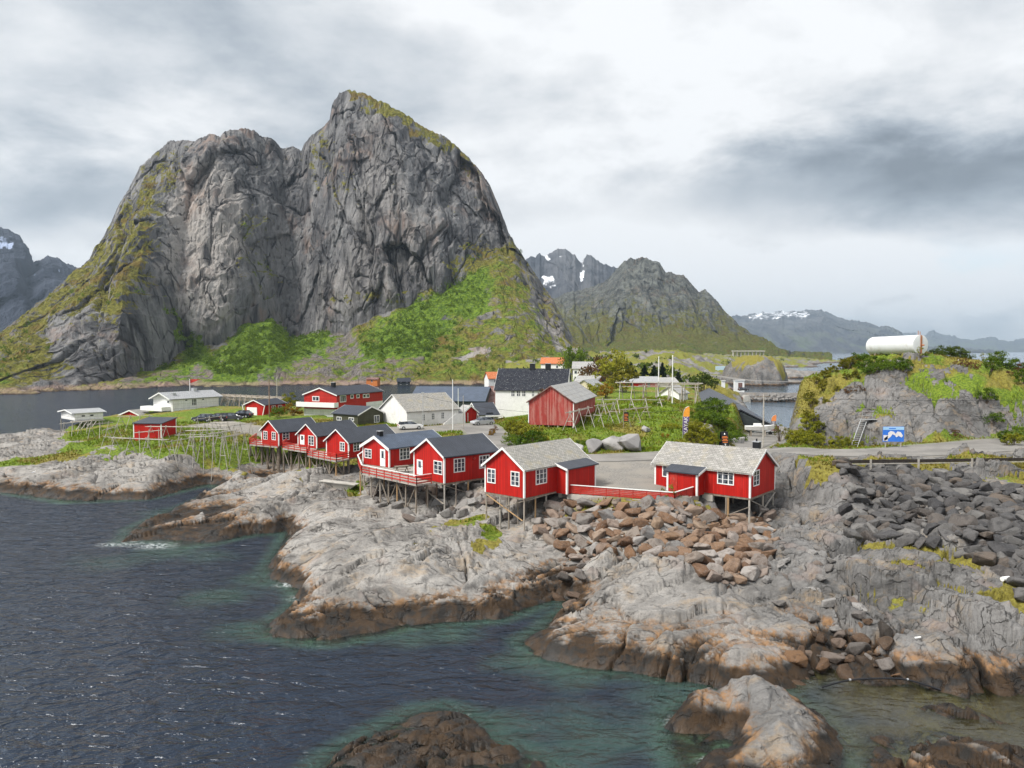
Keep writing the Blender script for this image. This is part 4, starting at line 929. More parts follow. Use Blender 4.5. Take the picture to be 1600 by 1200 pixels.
    def window(h, wall, x0, y0, x1, y1, nx=2, ny=3, name='window', frame='white', fw=.10, clampz=None):
        xm, ym = (x0+x1)/2, (y0+y1)/2
        a0 = h.onwall(wall, x0, ym)[0]; a1 = h.onwall(wall, x1, ym)[0]; z1 = h.onwall(wall, xm, y0)[1]; z0 = h.onwall(wall, xm, y1)[1]
        a0, a1 = min(a0, a1), max(a0, a1)
        h.win_at(wall, a0, a1, z0, z1, nx, ny, name, frame, fw)
    def win_at(h, wall, a0, a1, z0, z1, nx=2, ny=3, name='window', frame='white', fw=.10, glass='glass', proud=.05):
        if wall == 'R': B = lambda mb, u0, u1, v0, v1, d0, d1: mb.box(u0, u1, -d1, -d0, v0, v1)
        else: B = lambda mb, u0, u1, v0, v1, d0, d1: mb.box(-d1, -d0, u0, u1, v0, v1)
        g = MB(); B(g, a0+.03, a1-.03, z0+.03, z1-.03, -.01, .022); g = g.build(name, M[glass], h.o)
        m_ = MB(); p0, p1 = .004, proud
        B(m_, a0, a0+fw, z0, z1, p0, p1); B(m_, a1-fw, a1, z0, z1, p0, p1); B(m_, a0+fw, a1-fw, z0, z0+fw, p0, p1); B(m_, a0+fw, a1-fw, z1-fw, z1, p0, p1)
        for i in range(1, nx):
            c_ = a0+(a1-a0)*i/nx; B(m_, c_-.045, c_+.045, z0+fw, z1-fw, p0, p1-.008)
        for i in range(nx):
            u0 = a0+(a1-a0)*i/nx+(.045 if i else fw); u1 = a0+(a1-a0)*(i+1)/nx-(.045 if i < nx-1 else fw)
            for j in range(1, ny):
                c_ = z0+(z1-z0)*j/ny; B(m_, u0, u1, c_-.022, c_+.022, p0, p1-.016)
        m_.build('frame', M[frame], g)
        return g
    def door(h, wall, x0, y0, x1, y1, glass=True, mat='white'):
        xm, ym = (x0+x1)/2, (y0+y1)/2
        a0 = h.onwall(wall, x0, ym)[0]; a1 = h.onwall(wall, x1, ym)[0]; z1 = h.onwall(wall, xm, y0)[1]; a0, a1 = min(a0, a1), max(a0, a1)
        z0 = max(.04, h.onwall(wall, xm, y1)[1])
        if wall == 'R': B = lambda mb, u0, u1, v0, v1, d0, d1: mb.box(u0, u1, -d1, -d0, v0, v1)
        else: B = lambda mb, u0, u1, v0, v1, d0, d1: mb.box(-d1, -d0, u0, u1, v0, v1)
        d = MB(); B(d, a0, a1, z0, z1, .004, .045); d = d.build('door', M[mat], h.o)
        if glass:
            g = MB(); wd = a1-a0; B(g, a0+wd*.28, a1-wd*.28, z0+(z1-z0)*.48, z1-(z1-z0)*.10, .046, .052); g.build('pane', M['glass'], d)
        k = MB(); B(k, a0+.08, a0+.20, z0+.95, z0+1.0, .046, .09); k.build('handle', M['black'], d)
    def box(h, name, mat, x0, x1, y0, y1, z0, z1):
        return MB().box(x0, x1, y0, y1, z0, z1).build(name, M[mat], h.o)
    def world(h, x, y, z=0): return h.N+h.ex*x+h.ey*y+Vector((0, 0, z))
    def chimney(h, s, t, w_, top, mat='black', d_=None):
        d_ = d_ or w_; z = h.hr-abs(t-h.T/2)*h.sl-.2
        c = [h.P(s-w_/2, t-d_/2, 0), h.P(s+w_/2, t+d_/2, 0)]
        ch = MB().box(min(c[0][0], c[1][0]), max(c[0][0], c[1][0]), min(c[0][1], c[1][1]), max(c[0][1], c[1][1]), z, top).build('chimney', M[mat], h.roof)
        MB().box(min(c[0][0], c[1][0])-.05, max(c[0][0], c[1][0])+.05, min(c[0][1], c[1][1])-.05, max(c[0][1], c[1][1])+.05, top, top+.07).build('chimney_cap', M['galv'], ch)
    def stilts(h, spots, r=.085, mats=('wood',), top=-.02, deep=.5):
        out = []
        for i, (x, y) in enumerate(spots):
            p = h.world(x, y); g = gz(p.x, p.y)-h.z0-deep
            MB().tube((x, y, g), (x, y, top), r*1.05, r, 8).build('stilt', M[mats[i % len(mats)]], h.o); out.append(g+deep)
        return out
    def brace(h, a, b, mat='wood', w_=.10, t_=.05): MB().bar(a, b, w_, t_).build('brace', M[mat], h.o)
R_ = math.radians
def sills(h, x0, x1, y0, y1, mat='old'):
    MB().box(x0, x1, y0, y1, -.20, -.03).build('floor_beam', M[mat], h.o)

ZA = (730, 660, .15); ZB = (990, 660, .15); ZC = (540, 660, .15); ZE = (440, 580, .125); ZG = (360, 570, .125); ZW = (540, 600, .125); ZL = (180, 570, .125); ZV = (680, 540, .125); ZT = (800, 540, .125); ZH = (0, 560, .125); Z1 = (0, 0, 1)
CAB = 'red cabins on the rocky shore'
# cabin A: slate roof, nearest, lean-to porch
A = House('cabin', 'red cabin with pale slate roof, no chimney, two windows on its gable', 'cabin', ZA, (595, 790), 6.0, 492, 272, 'L', M['red'], M['slate2'], L=(185, 715), R=(1250, 632), barge=.2, group=CAB)
A.window('L', 210, 480, 298, 632, 2, 3); A.window('L', 455, 510, 547, 665, 2, 3); A.window('R', 712, 480, 828, 642, 3, 3)
def porch(h, x0, x1, dep, zr_in, zr_out, zb, roofm='dark', over=.25, posts=()):
    """lean-to in front of the long wall: body, sloping roof, posts"""
    bx1 = x1 if not posts else posts[-1][0]
    MB().prism([(x0, -.004, zb), (x0, -dep, zb), (x0, -dep, zr_out-.05), (x0, -.004, zr_in-.05)], (0, 0, 0), (bx1-x0, 0, 0)).build('porch', M['red'], h.o)
    sl = (zr_in-zr_out)/dep
    pr = [(-.004, zr_in), (-dep-over, zr_out-over*sl), (-dep-over, zr_out-over*sl+.11), (-.004, zr_in+.11)]
    MB().prism([(x0-over, y, z) for y, z in pr], (0, 0, 0), (x1-x0+2*over, 0, 0)).build('porch_roof', M[roofm], h.o, attrs={'along': [0]*4+[x1-x0]*4, 'up': [0, dep, dep, 0]*2})
    pr = [(-.004, zr_in-.10), (-dep-over, zr_out-over*sl-.10), (-dep-over, zr_out-over*sl+.125), (-.004, zr_in+.125)]
    MB().prism([(x0-over-.035, y, z) for y, z in pr], (0, 0, 0), (.033, 0, 0)).build('bargeboard', M['white'], h.o)
    MB().prism([(x1+over+.002, y, z) for y, z in pr], (0, 0, 0), (.033, 0, 0)).build('bargeboard', M['white'], h.o)
    for x in (x0, bx1-.14): MB().box(x-.025, x+.165, -dep-.03, -dep+.14, zb-.01, zr_out-.06).build('corner_board', M['white'], h.o)
ax0 = A.onwall('R', 905, 700)[0]; ax1 = A.onwall('R', 1215, 600)[0]
porch(A, ax0+.35, min(ax1, A.LX-.5)+.2, 1.35, A.hw+.02, A.hw-.38, -.15)
sills(A, 0, A.LX*.62, .02, A.LY-.02)
sp_ = [(.1, .1), (.1, A.LY*.40), (.1, A.LY*.62), (.1, A.LY-.1), (A.LX*.18, .15), (A.LX*.34, .12), (A.LX*.2, A.LY*.5), (A.LX*.3, A.LY-.2)]
gr_ = A.stilts(sp_, .075, ('wood', 'wood', 'pole', 'wood', 'tan', 'pole', 'wood', 'wood'), -.2)
A.brace((-.02, .2, -2.2), (-.02, A.LY*.95, -.25), 'tan', .12, .05); A.brace((-.04, .1, -.3), (-.04, A.LY*1.02, -2.0), 'wood', .12, .05); A.brace((.2, .0, -.3), (A.LX*.62, .0, .0), 'wood', .12, .05)
A.box('footing', 'conc', A.LX*.56, A.LX*.72, -.1, .35, -.75, -.2)
# cabin B: slate roof, chimney
B = House('cabin', 'red cabin with grey slate roof and square black chimney beside the fenced yard', 'cabin', ZB, (1215, 790), 6.0, 527, 292, 'R', M['red'], M['slate'], L=(220, 665), R=(1470, 695), barge=.2, group=CAB)
# long wall faces left here: local y runs along it
B.window('L', 872, 487, 1047, 648, 3, 3); B.window('L', 300, 440, 400, 570, 2, 2); B.window('R', 1245, 497, 1308, 660, 2, 3)
def porch_left(h, y0, y1, dep, zr_in, zr_out, zb, roofm='dark', over=.25):
    MB().prism([(-.004, y0, zb), (-dep, y0, zb), (-dep, y0, zr_out-.05), (-.004, y0, zr_in-.05)], (0, 0, 0), (0, y1-y0, 0)).build('porch', M['red'], h.o)
    sl = (zr_in-zr_out)/dep
    pr = [(-.004, zr_in), (-dep-over, zr_out-over*sl), (-dep-over, zr_out-over*sl+.11), (-.004, zr_in+.11)]
    MB().prism([(x, y0-over, z) for x, z in pr], (0, 0, 0), (0, y1-y0+2*over, 0)).build('porch_roof', M[roofm], h.o, attrs={'along': [0]*4+[y1-y0]*4, 'up': [0, dep, dep, 0]*2})
    pr = [(-.004, zr_in-.10), (-dep-over, zr_out-over*sl-.10), (-dep-over, zr_out-over*sl+.125), (-.004, zr_in+.125)]
    MB().prism([(x, y0-over-.035, z) for x, z in pr], (0, 0, 0), (0, .033, 0)).build('bargeboard', M['white'], h.o)
    for y in (y0, y1-.14): MB().box(-dep-.03, -dep+.14, y-.025, y+.165, zb-.01, zr_out-.06).build('corner_board', M['white'], h.o)
    MB().box(-dep-.035, -dep-.005, y1-1.15, y1-.35, zb+.1, zb+2.0).build('door', M['rail'], h.o)
by1 = B.onwall('L', 420, 640)[0]; by0 = B.onwall('L', 735, 640)[0]
porch_left(B, by0, by1, 1.5, B.hw+.02, B.hw-.40, -.15)
B.chimney(.9, B.T/2+.55, .62, B.hr+.72)
MB().tube((B.T/2+.5, .9, B.hr+.8), (B.T/2+.5, .9, B.hr+1.05), .08).build('flue', M['black'], B.roof)
sills(B, .02, B.LX-.02, 0, B.LY*.55)
B.stilts([(.12, .12), (.12, B.LY*.22), (.12, B.LY*.24), (B.LX*.55, .12), (B.LX-.12, .12), (B.LX-.12, B.LY*.3), (B.LX*.5, B.LY*.3), (.3, B.LY*.4)], .10, ('pole', 'tan', 'wood', 'wood'), -.2)
B.brace((.3, -.02, -.3), (B.LX-.1, -.02, -2.3), 'pole', .14, .05); B.brace((.1, -.06, -2.9), (B.LX-.1, -.06, -.3), 'pole', .14, .05); B.brace((-.03, .2, -.9), (-.03, B.LY*.22, -1.9), 'wood', .14, .05)
B.box('footing', 'conc', 0, .4, by0-.9, by0+.2, -.8, -.16)
# cabin C
C_ = House('cabin', 'red cabin with dark roof, wall lamp between two triple windows on its long side', 'cabin', ZC, (1028, 635), 6.0, 357, 178, 'L', M['red'], M['dark'], L=(712, 545), RE=(1575, 275), barge=.2, group=CAB)
C_.door('L', 745, 388, 805, 545); C_.window('L', 920, 400, 1010, 540, 2, 3); C_.window('R', 1125, 372, 1242, 518, 3, 3); C_.window('R', 1390, 340, 1497, 475, 3, 3)
MB().tube((C_.onwall('R', 1335, 375)[0], -.02, C_.onwall('R', 1335, 375)[1]), (C_.onwall('R', 1335, 375)[0], -.22, C_.onwall('R', 1335, 375)[1]+.03), .13).build('wall_lamp', M['rail'], C_.o)
sills(C_, 0, C_.LX, .02, C_.LY-.02)
C_.stilts([(.1, .1), (.1, C_.LY*.6), (C_.LX*.22, .1), (C_.LX*.45, .1), (C_.LX*.7, .1), (C_.LX*.2, C_.LY*.6), (C_.LX*.5, C_.LY*.7), (.1, C_.LY-.1)], .085, ('pole', 'brownp', 'wood', 'tan'), -.2)
C_.brace((.1, -.02, -.25), (C_.LX*.5, -.02, -1.6)); C_.brace((-.03, .1, -2.2), (-.03, C_.LY*1.1, -.3), 'wood', .13)
# cabin D
D_ = House('cabin', 'red cabin with pale blue-grey roof and small black chimney above its gable', 'cabin', ZC, (455, 470), 6.0, 272, 150, 'L', M['red'], M['blue'], L=(180, 375), RE=(1030, 140), barge=.34, group=CAB)
D_.window('L', 200, 275, 272, 372, 2, 3); D_.door('L', 362, 280, 415, 470); D_.window('R', 560, 262, 667, 388, 3, 3)
D_.chimney(.7, D_.T/2, .55, D_.hr+.62)
sills(D_, 0, D_.LX, .02, D_.LY-.02); D_.stilts([(.1, .1), (.1, D_.LY-.1), (D_.LX*.3, .1), (D_.LX*.3, D_.LY-.1), (D_.LX*.6, .1)], .085, ('wood', 'pole'), -.2)
# cabin E, F, G
E_ = House('cabin', 'red cabin with plum-tinged dark roof and a single window on its gable', 'cabin', ZE, (840, 1085), 5.7, 892, 735, 'L', M['red'], M['dark'], L=(560, 1000), RE=(1430, 745), barge=.14, group=CAB)
E_.window('L', 730, 885, 792, 1000, 2, 3); E_.window('R', 895, 885, 975, 1000, 2, 3)
F_ = House('cabin', 'red cabin between the outermost cabin and the plum-roofed one', 'cabin', ZE, (440, 965), 5.3, 807, 668, 'L', M['red'], M['dark'], L=(205, 880), RE=(965, 670), barge=.14, group=CAB)
F_.door('L', 232, 795, 287, 918); F_.window('L', 335, 805, 407, 930, 2, 3)
G_ = House('cabin', 'outermost red cabin of the row, on tall dark log stilts', 'cabin', ZG, (605, 1012), 5.2, 842, 704, 'L', M['red'], M['dark'], L=(390, 945), RE=(1100, 770), barge=.14, group=CAB)
G_.window('L', 413, 828, 465, 935, 2, 3); G_.window('L', 518, 838, 570, 940, 2, 3); G_.window('R', 648, 838, 735, 940, 2, 3)
for h in (E_, F_, G_):
    sills(h, 0, h.LX, .02, h.LY-.02); h.stilts([(.1, .1), (.1, h.LY-.1), (h.LX*.25, .1), (h.LX*.5, .1), (h.LX*.25, h.LY*.6), (h.LX*.7, .1)], .10, ('old', 'wood'), -.2)
# village houses
GR = House('house', 'olive green wooden house with dark roof and white bargeboards, close behind the red cabins', 'house', ZE, (955, 690), 6.2, 547, 447, 'R', M['green'], M['dark'], LE=(645, 532), RE=(1272, 524), barge=.2, trim=False, sink=1.0)
GR.window('R', 1155, 550, 1222, 640, 2, 1); GR.window('L', 690, 570, 752, 615, 2, 1); GR.window('L', 840, 578, 905, 622, 2, 1)
WL = House('house', 'long white rendered hall with mottled stone slate roof and three narrow windows', 'house', ZW, (768, 530), 6.3, 347, 138, 'L', M['render'], M['slate2'], LE=(435, 300), R=(1410, 492), RE=(1420, 300), barge=.12, trim=False, bargem='render', sink=1.0)
for x in (955, 1075, 1195): WL.window('R', x, 378-(x-955)*.1, x+36, 458-(x-955)*.1, 2, 3, fw=.06)
rx0 = WL.onwall('R', 1180, 540)[0]
MB().prism([(rx0, -1.5, -.3), (WL.LX+.6, -1.5, -.3), (WL.LX+.6, -1.5, 1.9), (WL.LX-1.6, -1.5, 1.9), (rx0, -1.5, .25)], (0, 0, 0), (0, .09, 0)).build('ramp_parapet', M['white'], WL.o)
MB().prism([(rx0, -1.40, -.3), (WL.LX+.5, -1.40, -.3), (WL.LX+.5, -1.40, 1.0), (WL.LX-1.6, -1.40, 1.0), (rx0, -1.40, -.05)], (0, 0, 0), (0, 1.38, 0)).build('ramp', M['conc'], WL.o)
R2 = House('house', 'two storey red house with white balcony and white ground floor', 'house', ZE, (690, 585), 6.4, 302, 214, 'L', M['redh'], M['darkb'], Lx=285, RE=(1160, 256), yaw=67, size=(17, 0), barge=.2, trim=False, sink=.5)
h = R2; zb = h.onwall('L', 450, 470)[1]
h.box('basement', 'whiteb', -.06, h.LX*.28, -.06, h.LY+.06, -.5, zb); zc0 = h.onwall('L', 450, 442)[1]; zc1 = h.onwall('L', 450, 382)[1]
bal = MB().box(-1.5, -1.4, -.5, h.LY+.9, zc0, zc1).box(-1.4, -.07, -.5, -.4, zc0, zc1).box(-1.4, -.07, h.LY+.8, h.LY+.9, zc0, zc1).box(-1.4, -.07, -.4, h.LY+.8, zc0, zc0+.12).build('balcony', M['white'], h.o)
h.window('L', 385, 312, 472, 375, 2, 1, fw=.14); h.window('R', 728, 300, 805, 388, 3, 1, fw=.14)
for x, y in ((860, 292), (935, 287), (1015, 285), (1058, 282)): h.window('R', x, y, x+38, y+50, 1, 1, fw=.14)
h.box('basement', 'whiteb', h.LX*.62, h.LX, -.06, .5, -.5, max(.3, h.onwall('R', 1050, 390)[1]))
h.chimney(h.onwall('R', 705, 290)[0]+4.0, h.T/2, .75, h.hr+1.0)
BN = House('barn', 'weathered red barn with flaking paint and grey sheet roof standing on the green mound', 'barn', ZT, (770, 1003), 8.9, 712, 512, 'L', M['red_dull'], M['asb'], L=(205, 995), RE=(1040, 662), barge=.12, trim=False, bargem='rust')
for x, y in ((0, 0), (0, BN.LY)): MB().box(-.03, .10, y-.03 if y == 0 else y-.10, y+.10 if y == 0 else y+.03, -.3, BN.hw-.05).build('corner_board', M['white'], BN.o)
BN.stilts([(.12, .12), (.12, BN.LY*.35), (.12, BN.LY*.55), (.12, BN.LY*.75), (.12, BN.LY-.12), (BN.LX*.4, .12), (BN.LX*.4, BN.LY*.7), (BN.LX-.1, .12)], .09, ('pole',), .0)
WB = House('house', 'tall white house with black tiled roof and two chimneys', 'house', Z1, (884, 648), 7.2, 609.5, 577, 'R', M['render'], M['tiles'], LE=(774, 608.8), Rx=905, yaw=78, size=(8.2, 0), barge=.25, trim=False, sink=1.0)
for x0, x1 in ((798.5, 804.5), (807, 813), (815.5, 821.5), (830.5, 835)): WB.window('L', x0, 610.5, x1, 619.5, 2, 2, fw=.08, frame='white')
for px in (826.3, 851.3): WB.chimney(WB.onwall('L', px, 600)[0], WB.T/2, 1.05, WB.hr+1.15, d_=.8)
WF = House('house', 'white bungalow with light grey roof and balcony at the harbour edge of the headland', 'house', ZL, (720, 590), 6.4, 432, 352, 'L', M['whiteb'], M['greyroof'], LE=(480, 436), RE=(1295, 398), yaw=60, barge=.2, trim=False, sink=1.2, go=1.0)
h = WF; h.window('L', 648, 445, 680, 485, 1, 1, fw=.12); h.window('R', 870, 430, 905, 455, 1, 1, fw=.08); h.window('R', 955, 425, 1018, 508, 3, 2, fw=.08); h.window('R', 1082, 420, 1115, 443, 1, 1, fw=.08)
h.box('balcony', 'white', -2.2, -.02, .8, h.LY+1.6, .25, 1.15); h.chimney(1.6, h.T*.28, .8, h.hr-.1, 'galv'); h.chimney(8.2, h.T/2, .9, h.hr+.7, 'galv')
BH = House('boathouse', 'small white boathouse with grey roof on stilts at the tip of the headland', 'boathouse', ZH, (935, 778), 5.6, 692, 645, 'L', M['whiteb'], M['greyroof'], L=(765, 776), RE=(1290, 678), yaw=47, barge=.2, trim=False, go=.6)
BH.window('R', 1020, 710, 1062, 727, 1, 1, fw=.05, frame='black'); BH.window('R', 1128, 703, 1168, 720, 1, 1, fw=.05, frame='black')
BH.box('walkway', 'pole', -.9, BH.LX, -1.0, -.02, -.25, -.08); BH.stilts([(-.7, -.8), (1.5, -.8), (3, -.8), (5, -.8), (-.1, BH.LY-.2), (BH.LX*.8, -.8)], .09, ('pole',), -.1)
for k in range(4): BH.brace((1.0+k*.9, -1.2, -.3), (-1.6+k*.9, -4.2, -2.2), 'pole', .11, .11)
GA = House('garage', 'red garage with slanted white posts and closed white door beside the parked cars', 'garage', ZG, (418, 642), 6.5, 505, 446, 'L', M['red'], M['darkb'], L=(188, 640), RE=(690, 482), barge=.16, trim=False, yaw=66)
h = GA; a0 = h.onwall('L', 333, 560)[0]; a1 = h.onwall('L', 207, 560)[0]
h.box('garage_door', 'white', -.05, -.004, min(a0, a1), max(a0, a1), .0, h.onwall('L', 270, 532)[1])
for y, k in ((0, -1), (h.LY, 1)): MB().bar((-.3, y-.1*k, 0), (-.3, y+.55*k, h.hw), .13).build('post', M['white'], h.o)
for x in (.35, .65): h.win_at('R', h.LX*x, h.LX*x+1.2, 1.0, 2.0, 2, 1)
HU = House('shed', 'red shed with charcoal mono-pitch roof among the drying racks', 'shed', ZL, (578, 915), 4.9, 740, 668, 'R', M['red'], M['dark'], L=(230, 915), R=(765, 828), yaw=80, mono=True, sink=.6, eo=.2, go=.15)
RG = House('boathouse', 'red boathouse gable peeping over the headland between the two white buildings', 'boathouse', ZL, (315, 690), 4.6, 635, 572, 'L', M['red'], M['slate'], Lx=60, RE=(345, 632), barge=.25, trim=False, sink=1, yaw=74, size=(7, 0))
RB = House('boathouse', 'red boathouse with light grey roof and white door trims by the village square', 'boathouse', ZV, (352, 962), 6.3, 838, 752, 'R', M['red'], M['asb'], Lx=275, R=(525, 940), barge=.3, sink=.6, yaw=40)
RB.box('door_trim', 'white', RB.LX*.30, RB.LX*.34, -.04, -.004, .0, RB.hw-.1)
DG = House('garage', 'low garage with dark sloping roof and white fascia', 'garage', ZV, (552, 952), 6.3, 866, 722, 'L', M['render'], M['dark'], R=(790, 912), LE=None, yaw=22, trim=False, barge=.25, size=(0, 7.5))
DG.box('garage_door', 'black', DG.LX*.36, DG.LX*.72, -.05, -.004, 0, 1.7); DG.box('fascia', 'white', DG.LX*.30, DG.LX+.4, -.9, -.31, DG.hw-.42, DG.hw-.16)
WH = House('warehouse', 'big quayside warehouse with blue-grey corrugated roof across the harbour behind the white hall', 'warehouse', Z1, (757, 652), 3.2, 627, 605, 'R', M['greend'], M['blue'], L=(640, 650), Rx=775, yaw=84, trim=False, size=(18, 0))
WS = House('warehouse', 'rust red warehouse end joined to the blue-grey quayside roof', 'warehouse', Z1, (782, 648), 3.4, 630, 604, 'R', M['rust'], M['asb'], L=(758.5, 649), Rx=790, yaw=84, trim=False, size=(16, 0)); WS.roof.data.materials[0] = M['rust']
# ------------------------------------------------------------------ decks, fence, walls
def on_ground(px, py, z0=5.0):
    z = z0
    for _ in range(8):
        p = W(px, py, z); z = .5*z+.5*gz(p.x, p.y)
    return W(px, py, z)
def deck(label, pts, z, rails, stilts, cap='rail', log='wood', r=.09, braces=True, gap=1.5, hgt=.95, nb=3, inner=None, hatch=False):
    P3 = [W(px, py, z) for px, py in pts]; o = empty('timber_deck', P3[0]); tag(o, label, 'deck', 'timber decks in front of the red cabins')
    L = [p-P3[0] for p in P3]
    MB().prism([(p.x, p.y, -.16) for p in L], (0, 0, 0), (0, 0, .16)).build('floor', M['deck'], o)
    for i, j in rails:
        a, b = L[i], L[j]; n = max(1, round((b-a).length/gap)); mb = MB(); up = Vector((0, 0, 1))
        for k in range(n+1):
            q = a.lerp(b, k/n); mb.bar(q+up*-.1, q+up*hgt, .09)
        for k in range(nb):
            hz = hgt*(.18+.62*k/max(1, nb-1)); mb.bar(a+up*hz, b+up*hz, .035, .13)
        rl = mb.build('railing', M['rail'], o)
        MB().bar(a+up*(hgt+.025), b+up*(hgt+.025), .15, .045).build('handrail', M[cap], rl)
    feet = []
    for k, (px, py) in enumerate(stilts):
        p = W(px, py, z-.16)-P3[0]; g = gz(p.x+P3[0].x, p.y+P3[0].y)-z-.5
        MB().tube((p.x, p.y, g), (p.x, p.y, -.16), r*1.1, r, 8).build('stilt', M[log if k % 4 else ('tan' if log == 'wood' else log)], o); feet.append((p, g+.5))
    if braces:
        for k in range(len(feet)-1):
            (p, g), (q, g2) = feet[k], feet[k+1]
            d = Vector((-p.y, p.x, 0)).normalized()*.0
            if k % 2 == 0: MB().bar((p.x, p.y-.1, -.3), (q.x, q.y-.1, max(g2+.1, -3.6)), .11, .05).build('brace', M['wood'], o)
            else: MB().bar((p.x, p.y-.13, max(g+.1, -3.6)), (q.x, q.y-.13, -.3), .11, .05).build('brace', M['wood'], o)
    return o
deck('outermost timber deck of the row, on tall dark logs', [(389.5, 694.5), (434, 698.4), (436, 697), (409, 688.3), (401, 686)], 5.15, [(4, 0), (0, 1)],
     [(391, 694), (400, 694.8), (409, 695.6), (418, 696.4), (427, 697.2), (434, 698), (404, 687), (413, 690), (424, 693), (438, 695)], log='old', r=.17)
deck('timber deck between the outermost deck and the long-railed one', [(441, 700.5), (479, 706.2), (495, 702.6), (466, 690.6), (452, 692)], 5.25, [(4, 0), (0, 1)],
     [(443, 700.4), (455, 702.2), (467, 704), (478, 705.6), (486, 704), (470, 694)], log='old', r=.13)
deck('timber deck in front of the plum-roofed cabin, above a mossy rock', [(480, 712), (525.6, 720.6), (546, 716.8), (510, 705.4), (484, 704.6)], 5.65, [(4, 0), (0, 1), (1, 2)],
     [(484, 712.4), (495, 714.6), (506, 716.6), (515, 718.4), (525, 720), (537, 718), (500, 706)], r=.11)
deck('largest timber deck, pale floor and long white-capped red railing', [(559, 723), (565.5, 739.6), (651, 757.6), (674, 754.2), (648, 742.4), (657, 728), (608, 731.2), (567, 717)], 5.96, [(0, 1), (1, 2), (2, 3), (7, 0)],
     [(563, 736), (580, 742), (594, 745), (607, 748), (620.5, 751), (634, 754), (650, 757), (566, 724), (600, 735), (630, 738), (668, 753)], cap='white', r=.085)
# trestle under the long deck's rail: the photo shows a crossed lattice
o = empty('picnic_table', W(628, 738, 5.97), .5); tag(o, 'dark picnic table on the largest timber deck', 'table')
MB().box(-.85, .85, -.35, .35, .70, .76).build('tabletop', M['old'], o)
for sg in (-1, 1):
    MB().box(-.85, .85, sg*.62-.13, sg*.62+.13, .42, .47).build('bench', M['old'], o); MB().bar((sg*.6, -.62, 0), (sg*.6, .2, .7), .08).bar((sg*.6, .62, 0), (sg*.6, -.2, .7), .08).build('leg', M['old'], o)
# red slatted fence on its concrete kerb
FP = [W(886.5, 771.5, 5.8), W(1054, 784.5, 5.8), W(1090, 773, 5.8)]
o = empty('slatted_fence', FP[0]); tag(o, 'low red slatted fence with white top rail between two grey-roofed cabins', 'fence')
L = [p-FP[0] for p in FP]; up = Vector((0, 0, 1))
for a, b in zip(L[:-1], L[1:]):
    mb = MB(); n = max(2, round((b-a).length/1.3))
    for k in range(5): mb.bar(a+up*(.16+.155*k), b+up*(.16+.155*k), .03, .125)
    sl = mb.build('slats', M['rail'], o)
    for k in range(n+1): q = a.lerp(b, k/n); MB().bar(q+up*.0, q+up*.9, .08).build('post', M['rail'], o)
    MB().bar(a+up*.92, b+up*.92, .16, .06).build('top_rail', M['white'], o)
    MB().bar(a+up*-.25, b+up*-.25, .32, .50).build('kerb', M['conc'], o)
# concrete retaining wall down by the mossy rock
q = [W(500, 752, 3.5), W(556, 758.5, 3.5), W(525, 777, 1.5), W(506, 777, 1.5)]
o = empty('retaining_wall', q[0]); tag(o, 'blank sloping concrete wall below the timber decks', 'wall')
bk = Vector((0, 2.2, -.1)); MB().prism([p-q[0] for p in q], (0, 0, 0), bk).build('face', M['conc'], o); MB().bar(Vector((0, .1, .05)), q[1]-q[0]+Vector((0, .1, .05)), .5, .1).build('coping', M['conc'], o)
# guard rail
M['darkwood'] = simple('tarred timber', (.035, .028, .024), .85, .3, 3)
o = empty('guard_rail', W(1305, 735, 7.2)); tag(o, 'dark roadside guard rail with pale posts above the grey riprap', 'guard rail'); b0 = Vector(o.location)
gp = [(1303, 80.4), (1312, 80.6), (1363, 81), (1438, 81.4), (1522, 82), (1608, 82.6), (1700, 83.2), (1790, 83.8)]
pts = [Vector((XD(px, d), d, 0)) for px, d in gp]
for p in pts: p.z = 8.28
for a, b in zip(pts[:-1], pts[1:]): MB().bar(a-b0, b-b0, .06, .34).build('beam', M['darkwood'], o)
for a, b in zip(pts[:-1], pts[1:]): MB().bar(a-b0+Vector((0, -.02, -.26)), b-b0+Vector((0, -.02, -.26)), .06, .10).build('lower_beam', M['pole'], o)
for p in pts[1:]: g = gz(p.x, p.y); MB().bar(Vector((p.x, p.y-.1, g-.3))-b0, Vector((p.x, p.y-.1, 8.5))-b0, .18, .12).build('post', M['pole'], o)

